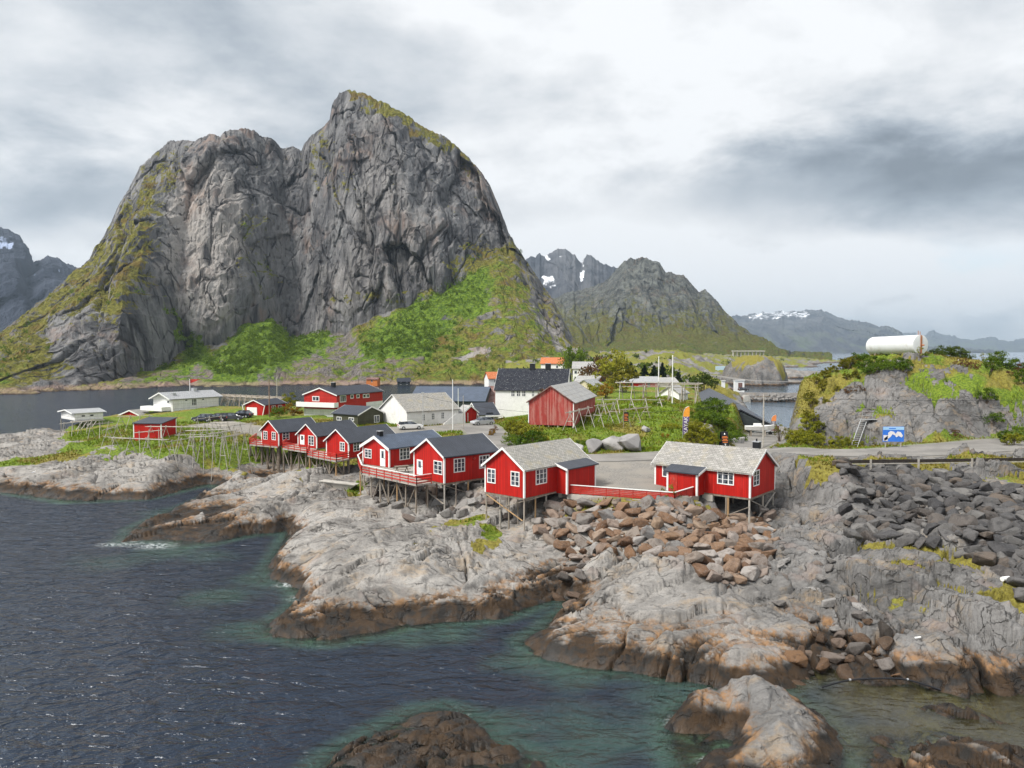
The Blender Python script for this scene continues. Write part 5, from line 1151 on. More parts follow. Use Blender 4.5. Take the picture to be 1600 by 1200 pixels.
# ------------------------------------------------------------------ drying racks
RG_ = 'fish-drying racks on the headland'
def rack(label, a, b, frames, rails=1, spread=1.5, group=None, r=.05, mat='pole', cross=True, over=.5, tiers=1):
    """a, b: ends of the top rail (world); A-frames stand under it"""
    a, b = Vector(a), Vector(b); base = Vector((a.x, a.y, gz(a.x, a.y))); o = empty('drying_rack', base); tag(o, label, 'drying rack', group)
    d = (b-a); d2 = Vector((d.x, d.y, 0)).normalized(); s = Vector((-d2.y, d2.x, 0)); rnd = random.Random(label)
    for k in range(frames):
        q = a.lerp(b, (k+.15)/(frames-.7) if frames > 1 else .5)
        for sg in (-1, 1):
            f = q+s*sg*spread*rnd.uniform(.8, 1.15)+d2*rnd.uniform(-.35, .35); f.z = gz(f.x, f.y)-.25
            t = q-s*sg*.12+Vector((0, 0, .25)); MB().tube(f-base, t-base, r, r*.75, 6).build('leg', M[mat], o)
        if cross and k % 2 == 0: m1 = q-s*spread*.55; m2 = q+s*spread*.55; hz = .45*(q.z-gz(q.x, q.y)); MB().tube(m1-base-Vector((0, 0, hz)), m2-base-Vector((0, 0, hz)), r*.8, None, 5).build('crossbar', M[mat], o)
    for k in range(rails):
        off = s*(k-(rails-1)/2)*.55
        MB().tube(a-d2*over+off-base, b+d2*over+off-base, r*1.0, r*.8, 6).build('rail', M[mat], o)
    for t in range(1, tiers): MB().tube(a+s*.5*spread*t/tiers-Vector((0, 0, .8*t))-base, b+s*.5*spread*t/tiers-Vector((0, 0, .8*t))-base, r*.9, None, 6).build('rail', M[mat], o)
    return o
def rk(px0, py0, px1, py1, g0, g1, dh=2.3):
    """rail from measured rail points, given the ground height below each"""
    return W(px0, py0, g0+dh), W(px1, py1, g1+dh)
LEFT = [((175, 684, 258, 687, 3.9, 4.2), 4, 2, 'lone drying rack on bare rock in front of the red shed'), ((232, 666.5, 312, 667, 4.6, 5.0), 4, 2, 'drying rack whose rail crosses the red shed wall'), ((295, 673, 352, 671, 4.9, 5.2), 3, 2, 'drying rack east of the red shed'),
        ((277, 680, 318, 679, 4.6, 4.9), 3, 1, 'short drying rack beside the shed corner'), ((334, 660, 378, 661, 5.7, 5.9), 3, 2, 'drying rack beside the gravel parking'), ((306, 655, 348, 650, 5.9, 6.1), 3, 1, 'drying rack close in front of the parked cars'),
        ((98, 662, 140, 657, 4.1, 4.6), 4, 2, 'slanting drying rack under the small white boathouse'), ((140, 664, 172, 660, 4.4, 4.8), 3, 1, 'drying rack between boathouse and red shed'), ((165, 672, 185, 664, 4.3, 4.7), 2, 2, 'tent-shaped drying rack on the mossy slope'),
        ((330, 678, 372, 671, 4.8, 5.2), 3, 2, 'drying rack above the dry stone bank'), ((266, 690, 300, 684, 4.2, 4.4), 3, 1, 'lowest drying rack above the low stone bank'), ((362, 665, 396, 661, 5.4, 5.6), 2, 2, 'drying rack next to the outermost cabin'), ((186, 651, 236, 649, 5.2, 5.8), 4, 1, 'drying rack in front of the white bungalow')]
LEFT += [((215, 676, 250, 672, 4.4, 4.7), 3, 2, 'drying rack half hidden behind the red shed corner'), ((300, 683, 336, 681, 4.6, 4.8), 3, 2, 'drying rack standing lowest in the grass east of the shed'), ((318, 664, 358, 665, 5.4, 5.6), 4, 2, 'drying rack between the parked cars and the red shed'), ((345, 684, 385, 676, 4.7, 5.0), 3, 2, 'drying rack nearest the tall log stilts')]
for q, n, rl, lab in LEFT: rack(lab, *rk(*q), n, rl, 1.25, RG_, .055)
for k, (d0, d1) in enumerate(((190, 184), (186, 180), (183, 177))):
    a = Vector((XD(346+k*2, d0), d0, 9.2)); b = Vector((XD(442-k*3, d1), d1, 8.9))
    rack(('rearmost', 'middle', 'frontmost')[k]+' row of the dense weathered drying racks behind the garage', a, b, 11, 3, 1.3, 'dense drying racks at the harbour edge', .07, 'wood', True, tiers=2)
HG = 'fish-drying racks on the green mound'
rack('tall drying rack on the crest below two flagpoles', WD(966, 597.6, 152), WD(1094, 599, 146), 7, 3, 1.6, HG, .09, 'pole', tiers=2)
rack('second crest drying rack with sagging rail', WD(1002, 602.5, 146), WD(1090, 600.5, 142), 5, 2, 1.5, HG, .085, 'wood')
rack('drying rack with one long white rail beside the barn', WD(938, 624.2, 124), WD(1034, 625, 127), 5, 1, 1.5, HG, .08, 'pole')
rack('low drying rack with crossed legs at the barn corner', WD(889, 645, 110.5), WD(921, 636.5, 115), 3, 2, 1.3, HG, .06, 'pole')
rack('drying rack standing above the pale boulders', WD(932, 634, 114), WD(960, 630, 117), 3, 1, 1.6, HG, .06, 'pole')
rack('short drying rack behind the small black notice', WD(975, 640.5, 114), WD(1012, 636, 118), 3, 2, 1.2, HG, .06, 'wood')

# ------------------------------------------------------------------ poles, wires, flags
def pole(name, label, cat, px, py0, py1, d, r=.09, mat='pole', group=None, top=None):
    b = WD(px, py0, d); t = WD(px, py1, d); g = min(b.z, gz(b.x, b.y))-.3; o = empty(name, (b.x, b.y, g)); tag(o, label, cat, group)
    MB().tube((0, 0, 0), (0, 0, t.z-g), r, r*.65, 8).build('shaft', M[mat], o)
    if top == 'ball': MB().tube((0, 0, t.z-g), (0, 0, t.z-g+.12), r*.9, r*.3, 8).build('finial', M['white'], o)
    if top == 'arm':
        MB().bar((-.9, 0, t.z-g-.4), (.9, 0, t.z-g-.4), .1).build('crossarm', M['old'], o)
        for x in (-.8, 0, .8): MB().tube((x, 0, t.z-g-.35), (x, 0, t.z-g-.15), .05, .04, 6).build('insulator', M['black'], o)
    if top == 'lamp': MB().bar((0, 0, t.z-g-.05), (.1, -.9, t.z-g+.1), .07).build('arm', M['galv'], o); MB().box(-.1, .3, -1.4, -.85, t.z-g+.05, t.z-g+.18).build('lamp_head', M['galv'], o)
    return Vector((b.x, b.y, t.z))
PA = pole('utility_pole', 'tall silver utility pole rising behind the slate-roofed cabin with chimney', 'pole', 1192.5, 690, 615, 106, .13, 'pole', top='arm')
PB = pole('lamp_post', 'grey lamp post in front of the long white hall', 'lamp post', 661, 668, 614, 134, .08, 'galv', top='lamp')
pole('flagpole', 'white flagpole at the ramp of the long white hall', 'flagpole', 707.5, 672, 594, 130, .09, 'polew', top='ball')
pole('utility_pole', 'grey pole between the white hall and the red boathouse', 'pole', 724, 671, 618, 133, .08, 'pole')
pole('utility_pole', 'brown utility pole in front of the garage', 'pole', 421, 650, 592, 156, .14, 'brownp', top='arm')
pole('utility_pole', 'slim silver pole right behind the garage', 'pole', 433, 635, 589, 178, .12, 'pole')
pole('utility_pole', 'thin pole on the quay behind the two storey red house', 'pole', 591, 636, 605, 190, .12, 'pole')
pole('flagpole', 'bare flagpole on the mound, shorter one beside the crest rack', 'flagpole', 1029, 608, 558, 150, .13, 'polew', top='ball')
pole('flagpole', 'bare flagpole on the mound, taller one passing in front of the crest rack', 'flagpole', 1050.5, 628, 556, 138, .12, 'polew', top='ball')
pole('utility_pole', 'short post on the quayside before the blue warehouse roof', 'pole', 716, 628, 607, 188, .1, 'polew')
t = pole('flagpole', 'white flagpole behind the white bungalow roof', 'flagpole', 297, 625, 592, 182, .11, 'polew')
o = empty('pennant', t); tag(o, 'long red pennant flying from the pole by the white bungalow', 'flag')
vs = []; n = 9
for k in range(n+1):
    u = k/n; w_ = .95*(1-u)+.05; y = .15*math.sin(u*7); vs += [(u*2.6, y, -.05-w_*.05), (u*2.6, y, -.05-w_)]
mb = MB(); mb.add(vs, [(2*k, 2*k+1, 2*k+3, 2*k+2) for k in range(n)]); c = mb.build('cloth', M['rail'], o); c.modifiers.new('thick', 'SOLIDIFY').thickness = .02
def wire(label, a, b, sag, r=.018, n=14):
    o = empty('power_line', a); tag(o, label, 'cable'); mb = MB(); pts = [a.lerp(b, k/n)-Vector((0, 0, sag*4*(k/n)*(1-k/n)))-a for k in range(n+1)]
    for p, q in zip(pts[:-1], pts[1:]): mb.tube(p, q, r, None, 5)
    mb.build('cable', M['black'], o)
wire('black cable sagging from the tall utility pole past the barn to the lamp post', PB-Vector((0, 0, .6)), PA-Vector((0, 0, .8)), 2.6, .022)
wire('upper black cable from the tall utility pole across the rocky knoll', PA-Vector((0, 0, .45)), Vector((XD(1800, 92), 92, 14.5)), .5, .02)
wire('lower black cable in front of the rocky knoll', PA-Vector((0, 0, 1.6)), Vector((XD(1800, 92), 92, 12.0)), .6, .018)
# feather flags with the rental's word
def text_mesh(name, s, size, mat, parent, M4):
    cu = bpy.data.curves.new(name, 'FONT'); cu.body = s; cu.size = size; cu.extrude = .004; cu.align_x = 'CENTER'; cu.align_y = 'CENTER'
    t = bpy.data.objects.new(name, cu); COL.objects.link(t); dg = bpy.context.evaluated_depsgraph_get()
    me = bpy.data.meshes.new_from_object(t.evaluated_get(dg)); COL.objects.unlink(t); bpy.data.objects.remove(t)
    me.transform(M4); me.materials.clear(); me.materials.append(M[mat]); o = bpy.data.objects.new(name, me); COL.objects.link(o); o.parent = parent
    return o
M['purple'] = simple('purple cloth', (.11, .075, .20), .8, .1); M['grey_cloth'] = simple('faded violet cloth', (.16, .15, .20), .8, .1); M['amber'] = simple('amber cloth', (.72, .30, .035), .8, .08); M['coral'] = simple('coral cloth', (.78, .26, .08), .8, .08)
def feather(label, px, py, d, h, lowm, topm, wd=.95):
    b = WD(px, py, d); g = gz(b.x, b.y); o = empty('feather_flag', (b.x, b.y, g), -.15); tag(o, label, 'flag'); tz = b.z+h-g; bz = b.z-g+.25
    mb = MB(); pts = [Vector((0, 0, -.3)), Vector((0, 0, bz+h*.62)), Vector((.10, 0, bz+h*.82)), Vector((.40, 0, bz+h*.95)), Vector((.85, 0, bz+h))]
    for p, q in zip(pts[:-1], pts[1:]): mb.tube(p, q, .03, .022, 6)
    mb.build('mast', M['galv'], o)
    zs = bz+h*.64
    MB().prism([(.03, 0, bz), (wd*.75, 0, bz+.35), (wd*.95, 0, zs), (.03, 0, zs)], (0, 0, 0), (0, .025, 0)).build('banner', M[lowm], o)
    MB().prism([(.03, 0, zs), (wd*.95, 0, zs), (wd, 0, bz+h*.9), (wd*.92, 0, bz+h), (.50, 0, bz+h*.965), (.16, 0, bz+h*.85)], (0, 0, 0), (0, .025, 0)).build('banner_top', M[topm], o)
    text_mesh('lettering', 'KAYAK', h*.185, 'white', o, Matrix.Translation((wd*.47, -.012, (bz+zs)/2+.1)) @ Matrix.Rotation(R(90), 4, 'X') @ Matrix.Rotation(R(90), 4, 'Z'))
feather('purple and amber feather flag reading KAYAK on the green mound', 1066.5, 683, 107, 4.1, 'purple', 'amber')
feather('faded violet and orange feather flag at the bay beside the boat trailer', 1204.5, 678, 136, 3.2, 'grey_cloth', 'coral', .9)
# sandwich board and notice
M['orange_ink'] = simple('orange ink', (.75, .22, .05), .6, .1)
b = on_ground(1131, 698, 7.2); o = empty('sandwich_board', b, .15); tag(o, 'black folding sandwich board with orange lines of writing beside the bay road', 'sign')
for sg, nm in ((-1, 'front_panel'), (1, 'rear_panel')):
    y = .55*sg; p = MB().prism([(-.5, y, 0), (.5, y, 0), (.5, .06*sg, 2.1), (-.5, .06*sg, 2.1)], (0, 0, 0), (0, .05*sg, 0)).build(nm, M['black'], o)
    if sg < 0:
        mb = MB(); 
        for k, (w_, hz) in enumerate(((.36, .62), (.42, .85), (.30, 1.0), (.42, 1.22), (.34, 1.38))):
            yy_ = y+(.06*sg-y)*hz/2.1-.012-.04; mb.box(-w_, w_, yy_-.01, yy_+.02, hz, hz+.10)
        mb.build('lettering', M['orange_ink'], p)
        MB().tube((0, -.20, 1.70), (0, -.12, 1.92), .12, .03, 8).build('emblem', M['white'], p); MB().tube((0, -.53, .22), (0, -.49, .48), .05, .13, 8).build('emblem', M['white'], p)
b = WD(978, 668, 113); g = gz(b.x, b.y); o = empty('notice_board', (b.x, b.y, g)); tag(o, 'small black notice on a post among the racks, with rows of orange writing', 'sign')
MB().tube((-.35, 0, -.3), (-.35, 0, 2.6), .05).build('post', M['wood'], o); zt = WD(978, 644, 113).z-g; zb_ = WD(978, 659, 113).z-g
p = MB().box(-.32, .38, -.06, -.02, zb_, zt).build('panel', M['black'], o); mb = MB()
for k, w_ in enumerate((.5, .56, .42, .56, .5)): mb.box(-.26, -.26+w_, -.075, -.058, zb_+.18+k*(zt-zb_-.3)/5, zb_+.26+k*(zt-zb_-.3)/5)
mb.build('lettering', M['orange_ink'], p)
# blue information board with a map
M['blue'] if False else None
M['signblue'] = simple('sign blue', (.035, .17, .62), .4, .12, 1); M['paleblue'] = simple('sign pale blue', (.33, .55, .78), .4, .06, 1); M['mapwhite'] = simple('map white', (.70, .68, .68), .5, .12, 4)
a = on_ground(1383, 700, 7.6); b = Vector((XD(1411, a.y), a.y, a.z)); o = empty('information_board', a); tag(o, 'blue information board with a pale map in front of the rocky knoll', 'sign')
wd = b.x-a.x; zt = z_at(a.x, a.y, 666.5)-a.z; zb_ = z_at(a.x, a.y, 690)-a.z
for x in (.05, wd-.05): MB().bar((x, .06, -.4), (x, .06, zt-.1), .10).build('post', M['pole'], o)
p = MB().box(-.35, wd+.3, -.06, 0, zb_, zt).build('panel', M['signblue'], o)
MB().box(-.33, wd+.28, -.075, -.062, zt-.42, zt-.03).build('header', M['paleblue'], p)
text_mesh('lettering', 'LOFOTEN', .30, 'signblue', p, Matrix.Translation((wd/2, -.082, zt-.24)) @ Matrix.Rotation(R(90), 4, 'X')) if False else MB().box(wd*.2, wd*.62, -.086, -.076, zt-.30, zt-.18).build('lettering', M['signblue'], p)
mp = [(-.2, .30), (.1, .45), (.4, .62), (.35, .85), (.75, 1.05), (1.2, .98), (1.5, .75), (1.75, 1.0), (2.2, .95), (2.6, .55), (2.35, .38), (1.95, .55), (1.6, .40), (1.35, .62), (1.0, .72), (.75, .45), (.4, .28), (.05, .1), (-.2, .05)]
kx, kz = (wd+.3)/2.75, (zt-zb_-.5)/1.15
MB().prism([(x*kx, -.075, zb_+.06+z*kz) for x, z in mp], (0, 0, 0), (0, .012, 0)).build('map', M['mapwhite'], p)
MB().box(-.28, .28, -.075, -.062, zb_+.1, zb_+.85).build('key_panel', M['mapwhite'], p)
# metal stair-ladder up the knoll
a = on_ground(1335, 698, 7.6); d = a.y+1.4; t = Vector((XD(1352, d), d, z_at(0, d, 655.5)))
o = empty('ladder', a); tag(o, 'steep galvanised ladder with landing climbing the rocky knoll', 'ladder'); s = Vector((.42, -.05, 0)); T = t-a
for sg in (-1, 1): MB().bar(s*sg, T+s*sg, .06, .14).build('stringer', M['galv'], o)
for k in range(1, 13): q = T*(k/13); MB().bar(q-s, q+s, .12, .04).build('rung', M['galv'], o)
MB().bar(T-s*1.2, T+Vector((1.7, .1, 0)), .8, .07).build('landing', M['galv'], o); mb = MB()
for x in (-.4, 1.1): mb.bar(T+Vector((x, 0, 0)), T+Vector((x+.15, 0, 1.25)), .05)
for z in (.6, 1.2): mb.bar(T+Vector((-.3, 0, z)), T+Vector((1.2, 0, z)), .045)
mb.build('guard', M['galv'], o)
# white storage tank
M['tankw'] = simple('tank enamel', (.66, .68, .68), .55, .05, .7, dirt=((.42, .38, .32), .5)); M['rustm'] = simple('rust', (.42, .16, .06), .9, .35, 5, dirt=((.20, .09, .05), .8))
e1 = WD(1438.5, 538.5, 127); e0 = WD(1362, 541, 137); o = empty('storage_tank', e1); tag(o, 'white cylindrical storage tank with rusty stripe on its end, on top of the knoll', 'tank')
ax = (e0-e1); ln = ax.length; ax.normalize(); r = 1.62; mb = MB(); u = Vector((0, 0, 1)); sd = ax.cross(u).normalized(); rings = [(-.10, .0), (-.09, .55), (-.05, .85), (0, 1.0), (.12, 1.0), (ln-.5, 1.0), (ln-.2, .93), (ln, .72), (ln+.12, .0)]; nn = 36; vs = []; fs = []
for a_, k in rings:
    for i in range(nn): an = 2*math.pi*i/nn; vs.append(ax*a_+(sd*math.cos(an)+u*math.sin(an))*r*max(k, .01))
for j in range(len(rings)-1):
    for i in range(nn): fs.append((j*nn+i, j*nn+(i+1) % nn, (j+1)*nn+(i+1) % nn, (j+1)*nn+i))
bd = mb.add(vs, fs).build('shell', M['tankw'], o, smooth=True); bd.modifiers.new('e', 'EDGE_SPLIT').split_angle = R(35)
mb = MB(); 
for x, z0, z1, w_ in ((-.1, -1.5, 1.6, .17), (.12, -.2, 1.5, .12), (.05, -1.5, -.1, .22)): mb.bar(-ax*.14+sd*x+u*z0, -ax*.14+sd*x+u*z1, w_, .04, up=ax)
mb.build('rust_stripe', M['rustm'], o); MB().tube(-ax*.2+sd*.1+u*-.1, -ax*.6+sd*.1+u*-.1, .12, .12).build('valve', M['rustm'], o)
for x, hz in ((-.25, .7), (.15, .55)): MB().tube(ax*.3+sd*x+u*1.55, ax*.3+sd*x+u*(1.6+hz), .05).build('vent_pipe', M['rustm'], o)
for k in (.12, .45, .8): g = gz(*(e1+ax*ln*k)[:2])-(e1+ax*ln*k).z; MB().prism([ax*ln*k+sd*-1.1+u*(g-.4), ax*ln*k+sd*1.1+u*(g-.4), ax*ln*k+sd*1.0+u*-1.05, ax*ln*k+sd*-1.0+u*-1.05], (0, 0, 0), ax*.4).build('saddle', M['old'], o)

# ------------------------------------------------------------------ cars and boat
M['tyre'] = simple('tyre rubber', (.012, .012, .012), .9, .1); M['carglass'] = M['glass']
for nm, c in (('paint_navy', (.012, .016, .035)), ('paint_black', (.010, .010, .012)), ('paint_white', (.75, .75, .74)), ('paint_silver', (.42, .43, .45)), ('paint_charcoal', (.03, .032, .036))):
    m, nt, out = newmat(nm); p = principled(nt, out, c, .25, None, .1, .5); p.inputs['Coat Weight'].default_value = .6; M[nm] = m
M['lamp'] = simple('lamp plastic', (.45, .04, .03), .3); M['headl'] = simple('headlamp', (.7, .72, .75), .2)
def car(label, loc, rz, paint, estate=False, group='cars parked in the village'):
    o = empty('parked_car', loc, rz); tag(o, label, 'car', group)
    L_, Wd = 4.3, 1.76
    low = [(-2.15, .35), (-2.12, .75), (-2.0, .92), (-1.0, 1.0), (1.1, .96), (1.9, .82), (2.14, .62), (2.15, .32), (1.6, .25), (-1.7, .25)]
    rf = [(-1.95, .93), (-1.75 if estate else -1.35, 1.40), (-.2, 1.47), (.35, 1.40), (1.15, .95)]
    vs, fs = [], []
    def loft(prof, w0, w1, zref):
        b = []
        for sg in (-1, 1): b.append([(x, sg*(w0 if z < zref else w1)/2, z) for x, z in prof])
        return b
    a, b = loft(low, Wd, Wd*.95, .7); n = len(a)
    MB().add(a+b, [tuple(range(n)), tuple(range(2*n-1, n-1, -1))]+[(i, (i+1) % n, n+(i+1) % n, n+i) for i in range(n)]).build('body', M[paint], o).modifiers.new('b', 'BEVEL').width = .06
    a, b = loft(rf, Wd*.93, Wd*.72, 1.1); n = len(a)
    MB().add(a+b, [tuple(range(n)), tuple(range(2*n-1, n-1, -1))]+[(i, (i+1) % n, n+(i+1) % n, n+i) for i in range(n)]).build('cabin', M['glass'], o)
    MB().prism([(rf[1][0]-.05, -Wd*.36, 1.41), (rf[3][0]+.05, -Wd*.36, 1.42), (rf[3][0]+.05, Wd*.36, 1.42), (rf[1][0]-.05, Wd*.36, 1.41)], (0, 0, 0), (0, 0, .07)).build('roof', M[paint], o)
    for x in (-1.35, 1.35):
        for sg in (-1, 1): w_ = MB().tube((x, sg*.72, .32), (x, sg*.90, .32), .32, .32, 14).build('wheel', M['tyre'], o); MB().tube((x, sg*.895, .32), (x, sg*.91, .32), .19, .18, 10).build('rim', M['galv'], w_)
    for sg in (-1, 1):
        MB().box(2.06, 2.17, sg*.62-.16, sg*.62+.16, .60, .74).build('headlight', M['headl'], o); MB().box(-2.18, -2.08, sg*.70-.10, sg*.70+.10, .68, .92).build('tail_light', M['lamp'], o)
def gp_(px, py, z): p = W(px, py, z); return (p.x, p.y, gz(p.x, p.y))
car('dark navy car nearest the white bungalow', gp_(318, 657.5, 6.2), R(168), 'paint_navy', True); car('black car between the navy car and the charcoal estate', gp_(340, 657, 6.3), R(178), 'paint_black')
car('charcoal estate car with red tail light facing away', gp_(362, 656, 6.4), R(12), 'paint_charcoal', True); car('black car parked closest to the garage', gp_(378, 653, 6.5), R(170), 'paint_black')
car('white car beside the long white hall', gp_(641, 671, 6.3), R(20), 'paint_white', True); car('silver car beside the red boathouse', gp_(754, 664, 6.3), R(210), 'paint_silver')
b = gp_(1186, 684, 5.2); o = empty('boat', b, R(-8)); tag(o, 'white fibreglass boat propped on a cradle by the bay', 'boat'); vs = []; fs = []; st = [(-2.3, .75, .5), (-1.5, .9, .25), (0, .95, .2), (1.3, .75, .3), (2.1, .35, .65), (2.6, .03, 1.0)]
for x, w_, k in st: vs += [(x, -w_, 1.75+.1*max(0, x)), (x, -w_*.75, 1.0+k*.4), (x, 0, .8+k*.6), (x, w_*.75, 1.0+k*.4), (x, w_, 1.75+.1*max(0, x))]
for i in range(len(st)-1): fs += [(i*5+j, i*5+j+1, i*5+j+6, i*5+j+5) for j in range(4)]
fs += [(0, 1, 2, 3, 4)]; fs += [(i*5+4, i*5, i*5+5, i*5+9) for i in range(len(st)-1)]
MB().add(vs, fs).build('hull', M['white'], o); MB().box(-.9, .3, -.5, .5, 1.78, 2.2).build('console', M['white'], o)
for x in (-1.4, .9): MB().box(x-.1, x+.1, -.6, .6, -.1, 1.05).build('cradle', M['wood'], o)
b = gp_(1201, 681, 4.9); o = empty('boat_trailer', b, R(10)); tag(o, 'flat trailer with dark crate beside the white boat', 'trailer')
MB().box(-1.6, 1.6, -.8, .8, .55, .68).build('bed', M['galv'], o); MB().box(.6, 1.6, -.7, .7, .7, 1.6).build('crate', M['rust'], o)
for sg in (-1, 1): MB().tube((-.2, sg*.85, .35), (-.2, sg*1.0, .35), .34, .34, 14).build('wheel', M['tyre'], o)
MB().bar((-1.6, 0, .6), (-2.8, 0, .5), .1).build('drawbar', M['galv'], o)

# ------------------------------------------------------------------ small things on the shore
o = empty('hose', W(1284, 1074, .2)); tag(o, 'black hose arching out of the water along the rocks', 'hose'); b0 = Vector(o.location)
pts = [W(1284, 1074, .1), W(1306, 1067, .35), W(1330, 1062, .5), W(1365, 1060, .55), W(1400, 1060, .55), W(1418, 1062, .5), W(1440, 1068, .35), W(1470, 1078, .1)]
pts = [Vector(p) for p in smooth_line([tuple(p) for p in pts], 2)]; mb = MB()
for p, q in zip(pts[:-1], pts[1:]): mb.tube(p-b0, q-b0, .055, None, 7)
mb.build('tube', M['black'], o)
for px, py in ((1328, 1062), (1418, 1061.5)): p = W(px, py, .52); MB().tube(p-b0-Vector((.05, 0, 0)), p-b0+Vector((.05, 0, 0)), .075, None, 8).build('clip', M['galv'], o)
p = on_ground(1571, 909, 3.5); o = empty('canister', p+Vector((0, 0, .1)), .3); tag(o, 'white plastic canister washed up among the dark boulders', 'canister')
MB().tube((-.33, 0, .12), (.33, 0, .12), .17, .17, 14).build('drum', M['white'], o); MB().tube((.33, 0, .14), (.40, 0, .14), .06, .05, 8).build('cap', M['galv'], o)
for px, py, ang, ln, lab in ((1445, 767, .3, .7, 'white plastic scrap lying on the upper riprap'), (1290, 945, -.6, 1.1, 'pale driftwood plank lying between the grey slabs'), (1434, 1000, 0, .35, 'tiny white scrap on the smooth round rock'), (1520, 760, .1, 1.3, 'grey driftwood plank below the guard rail')):
    p = on_ground(px, py, 4); o = empty('driftwood' if 'wood' in lab else 'plastic_scrap', p+Vector((0, 0, .12)), ang); tag(o, lab, 'driftwood' if 'wood' in lab else 'scrap')
    MB().prism([(-ln/2, -.07, 0), (ln/2, -.05, .05), (ln/2, .06, .05), (-ln/2, .07, 0)], (0, 0, 0), (.02, 0, .05)).build('plank' if 'wood' in lab else 'sheet', M['pole' if 'wood' in lab else 'white'], o)
M['gullw'] = simple('gull feathers', (.75, .75, .74), .7, .04); M['gullg'] = simple('gull wings', (.32, .34, .37), .7, .08); M['beak'] = simple('beak', (.6, .35, .05), .5)
def gull(label, p, rz):
    o = empty('gull', p, rz); tag(o, label, 'bird'); nn = 10; rings = [(-.30, .01, .17), (-.20, .055, .17), (-.05, .10, .17), (.08, .095, .19), (.14, .055, .25), (.17, .05, .31), (.21, .055, .345), (.26, .035, .345), (.285, .008, .34)]; vs = []; fs = []
    for x, r, z in rings:
        for i in range(nn): an = 2*math.pi*i/nn; vs.append((x, math.cos(an)*r, z+math.sin(an)*r*1.05))
    for j in range(len(rings)-1): fs += [(j*nn+i, j*nn+(i+1) % nn, (j+1)*nn+(i+1) % nn, (j+1)*nn+i) for i in range(nn)]
    MB().add(vs, fs+[tuple(range(nn))[::-1], tuple(range((len(rings)-1)*nn, len(rings)*nn))]).build('body', M['gullw'], o, True)
    for sg in (-1, 1):
        MB().prism([(.08, sg*.088, .20), (-.05, sg*.108, .22), (-.38, sg*.03, .20), (-.2, sg*.09, .13), (.0, sg*.108, .14)], (0, 0, 0), (0, sg*.012, 0)).build('wing', M['gullg'], o)
        MB().tube((.0, sg*.035, 0), (.0, sg*.035, .09), .009, .009, 5).build('leg', M['beak'], o)
    MB().tube((.28, 0, .34), (.345, 0, .325), .014, .004, 6).build('beak', M['beak'], o)
for px, py, d, rz, lab in ((1496.5, 557.5, 128, .4, 'upper of two gulls resting on the knoll ridge'), (1508, 562, 126, 2.9, 'lower of two gulls resting on the knoll ridge')):
    p = WD(px, py, d); p.z = gz(p.x, p.y)+.05; gull(lab, p, rz)
p = on_ground(53, 741, 2); gull('lone gull standing on the bare rocks of the headland', p+Vector((0, 0, .12)), .3)
# ------------------------------------------------------------------ boulders
def rockmat(name, cols, lichen=.3):
    m, nt, out = newmat(name)
    oi = nd(nt, 'ShaderNodeObjectInfo'); rnd = oi.outputs['Random']
    T = nd(nt, 'ShaderNodeTexCoord').outputs['Object']
    P = nd(nt, 'ShaderNodeVectorMath', {0: T, 1: nd(nt, 'ShaderNodeVectorMath', {0: nd(nt, 'ShaderNodeCombineXYZ', {0: rnd, 1: rnd, 2: rnd}).outputs[0], 3: 37.0}, operation='SCALE').outputs[0]}, operation='ADD').outputs[0]
    rmp = nd(nt, 'ShaderNodeValToRGB'); rmp.color_ramp.interpolation = 'LINEAR'; el = rmp.color_ramp.elements
    while len(el) < len(cols): el.new(.5)
    for i, c in enumerate(cols): el[i].position = i/(len(cols)-1); el[i].color = (*c, 1)
    pc = nd(nt, 'ShaderNodeAttribute', attribute_name='tone').outputs['Fac']
    nt.links.new(math_(nt, 'FRACT', math_(nt, 'ADD', rnd, pc)), rmp.inputs[0])
    n = noise(nt, P, 1.7, 6, .68); f = noise(nt, P, 9, 4, .7)
    c = mixc(nt, math_(nt, 'MULTIPLY', mapr(nt, n, .48, .66), .6), rmp.outputs[0], tuple(k*.45 for k in cols[0]))
    c = mixc(nt, math_(nt, 'MULTIPLY', mapr(nt, f, .5, .68), lichen), c, (.32, .305, .29))
    principled(nt, out, c, .88, bump(nt, math_(nt, 'ADD', n, math_(nt, 'MULTIPLY', f, .3)), .7, .12), spec=.2)
    return m
M['rock_brown'] = rockmat('brown boulder', [(.115, .064, .038), (.19, .115, .068), (.27, .20, .15), (.15, .083, .045), (.30, .285, .27), (.20, .115, .065), (.17, .165, .16), (.25, .165, .10)])
M['rock_dark'] = rockmat('dark riprap', [(.045, .044, .046), (.075, .073, .074), (.115, .110, .107), (.062, .060, .061), (.17, .163, .155), (.053, .052, .054), (.12, .095, .075), (.085, .083, .084)], .16)
M['rock_grey'] = rockmat('grey boulder', [(.13, .12, .112), (.20, .19, .18), (.26, .25, .24), (.165, .15, .138), (.14, .105, .085)])
M['rock_pale'] = rockmat('pale boulder', [(.25, .24, .235), (.36, .35, .34), (.42, .41, .40), (.30, .29, .28)])
M['rock_shore'] = rockmat('shore boulder', [(.055, .035, .022), (.11, .07, .046), (.16, .145, .135), (.036, .030, .025), (.15, .085, .045)], .15)
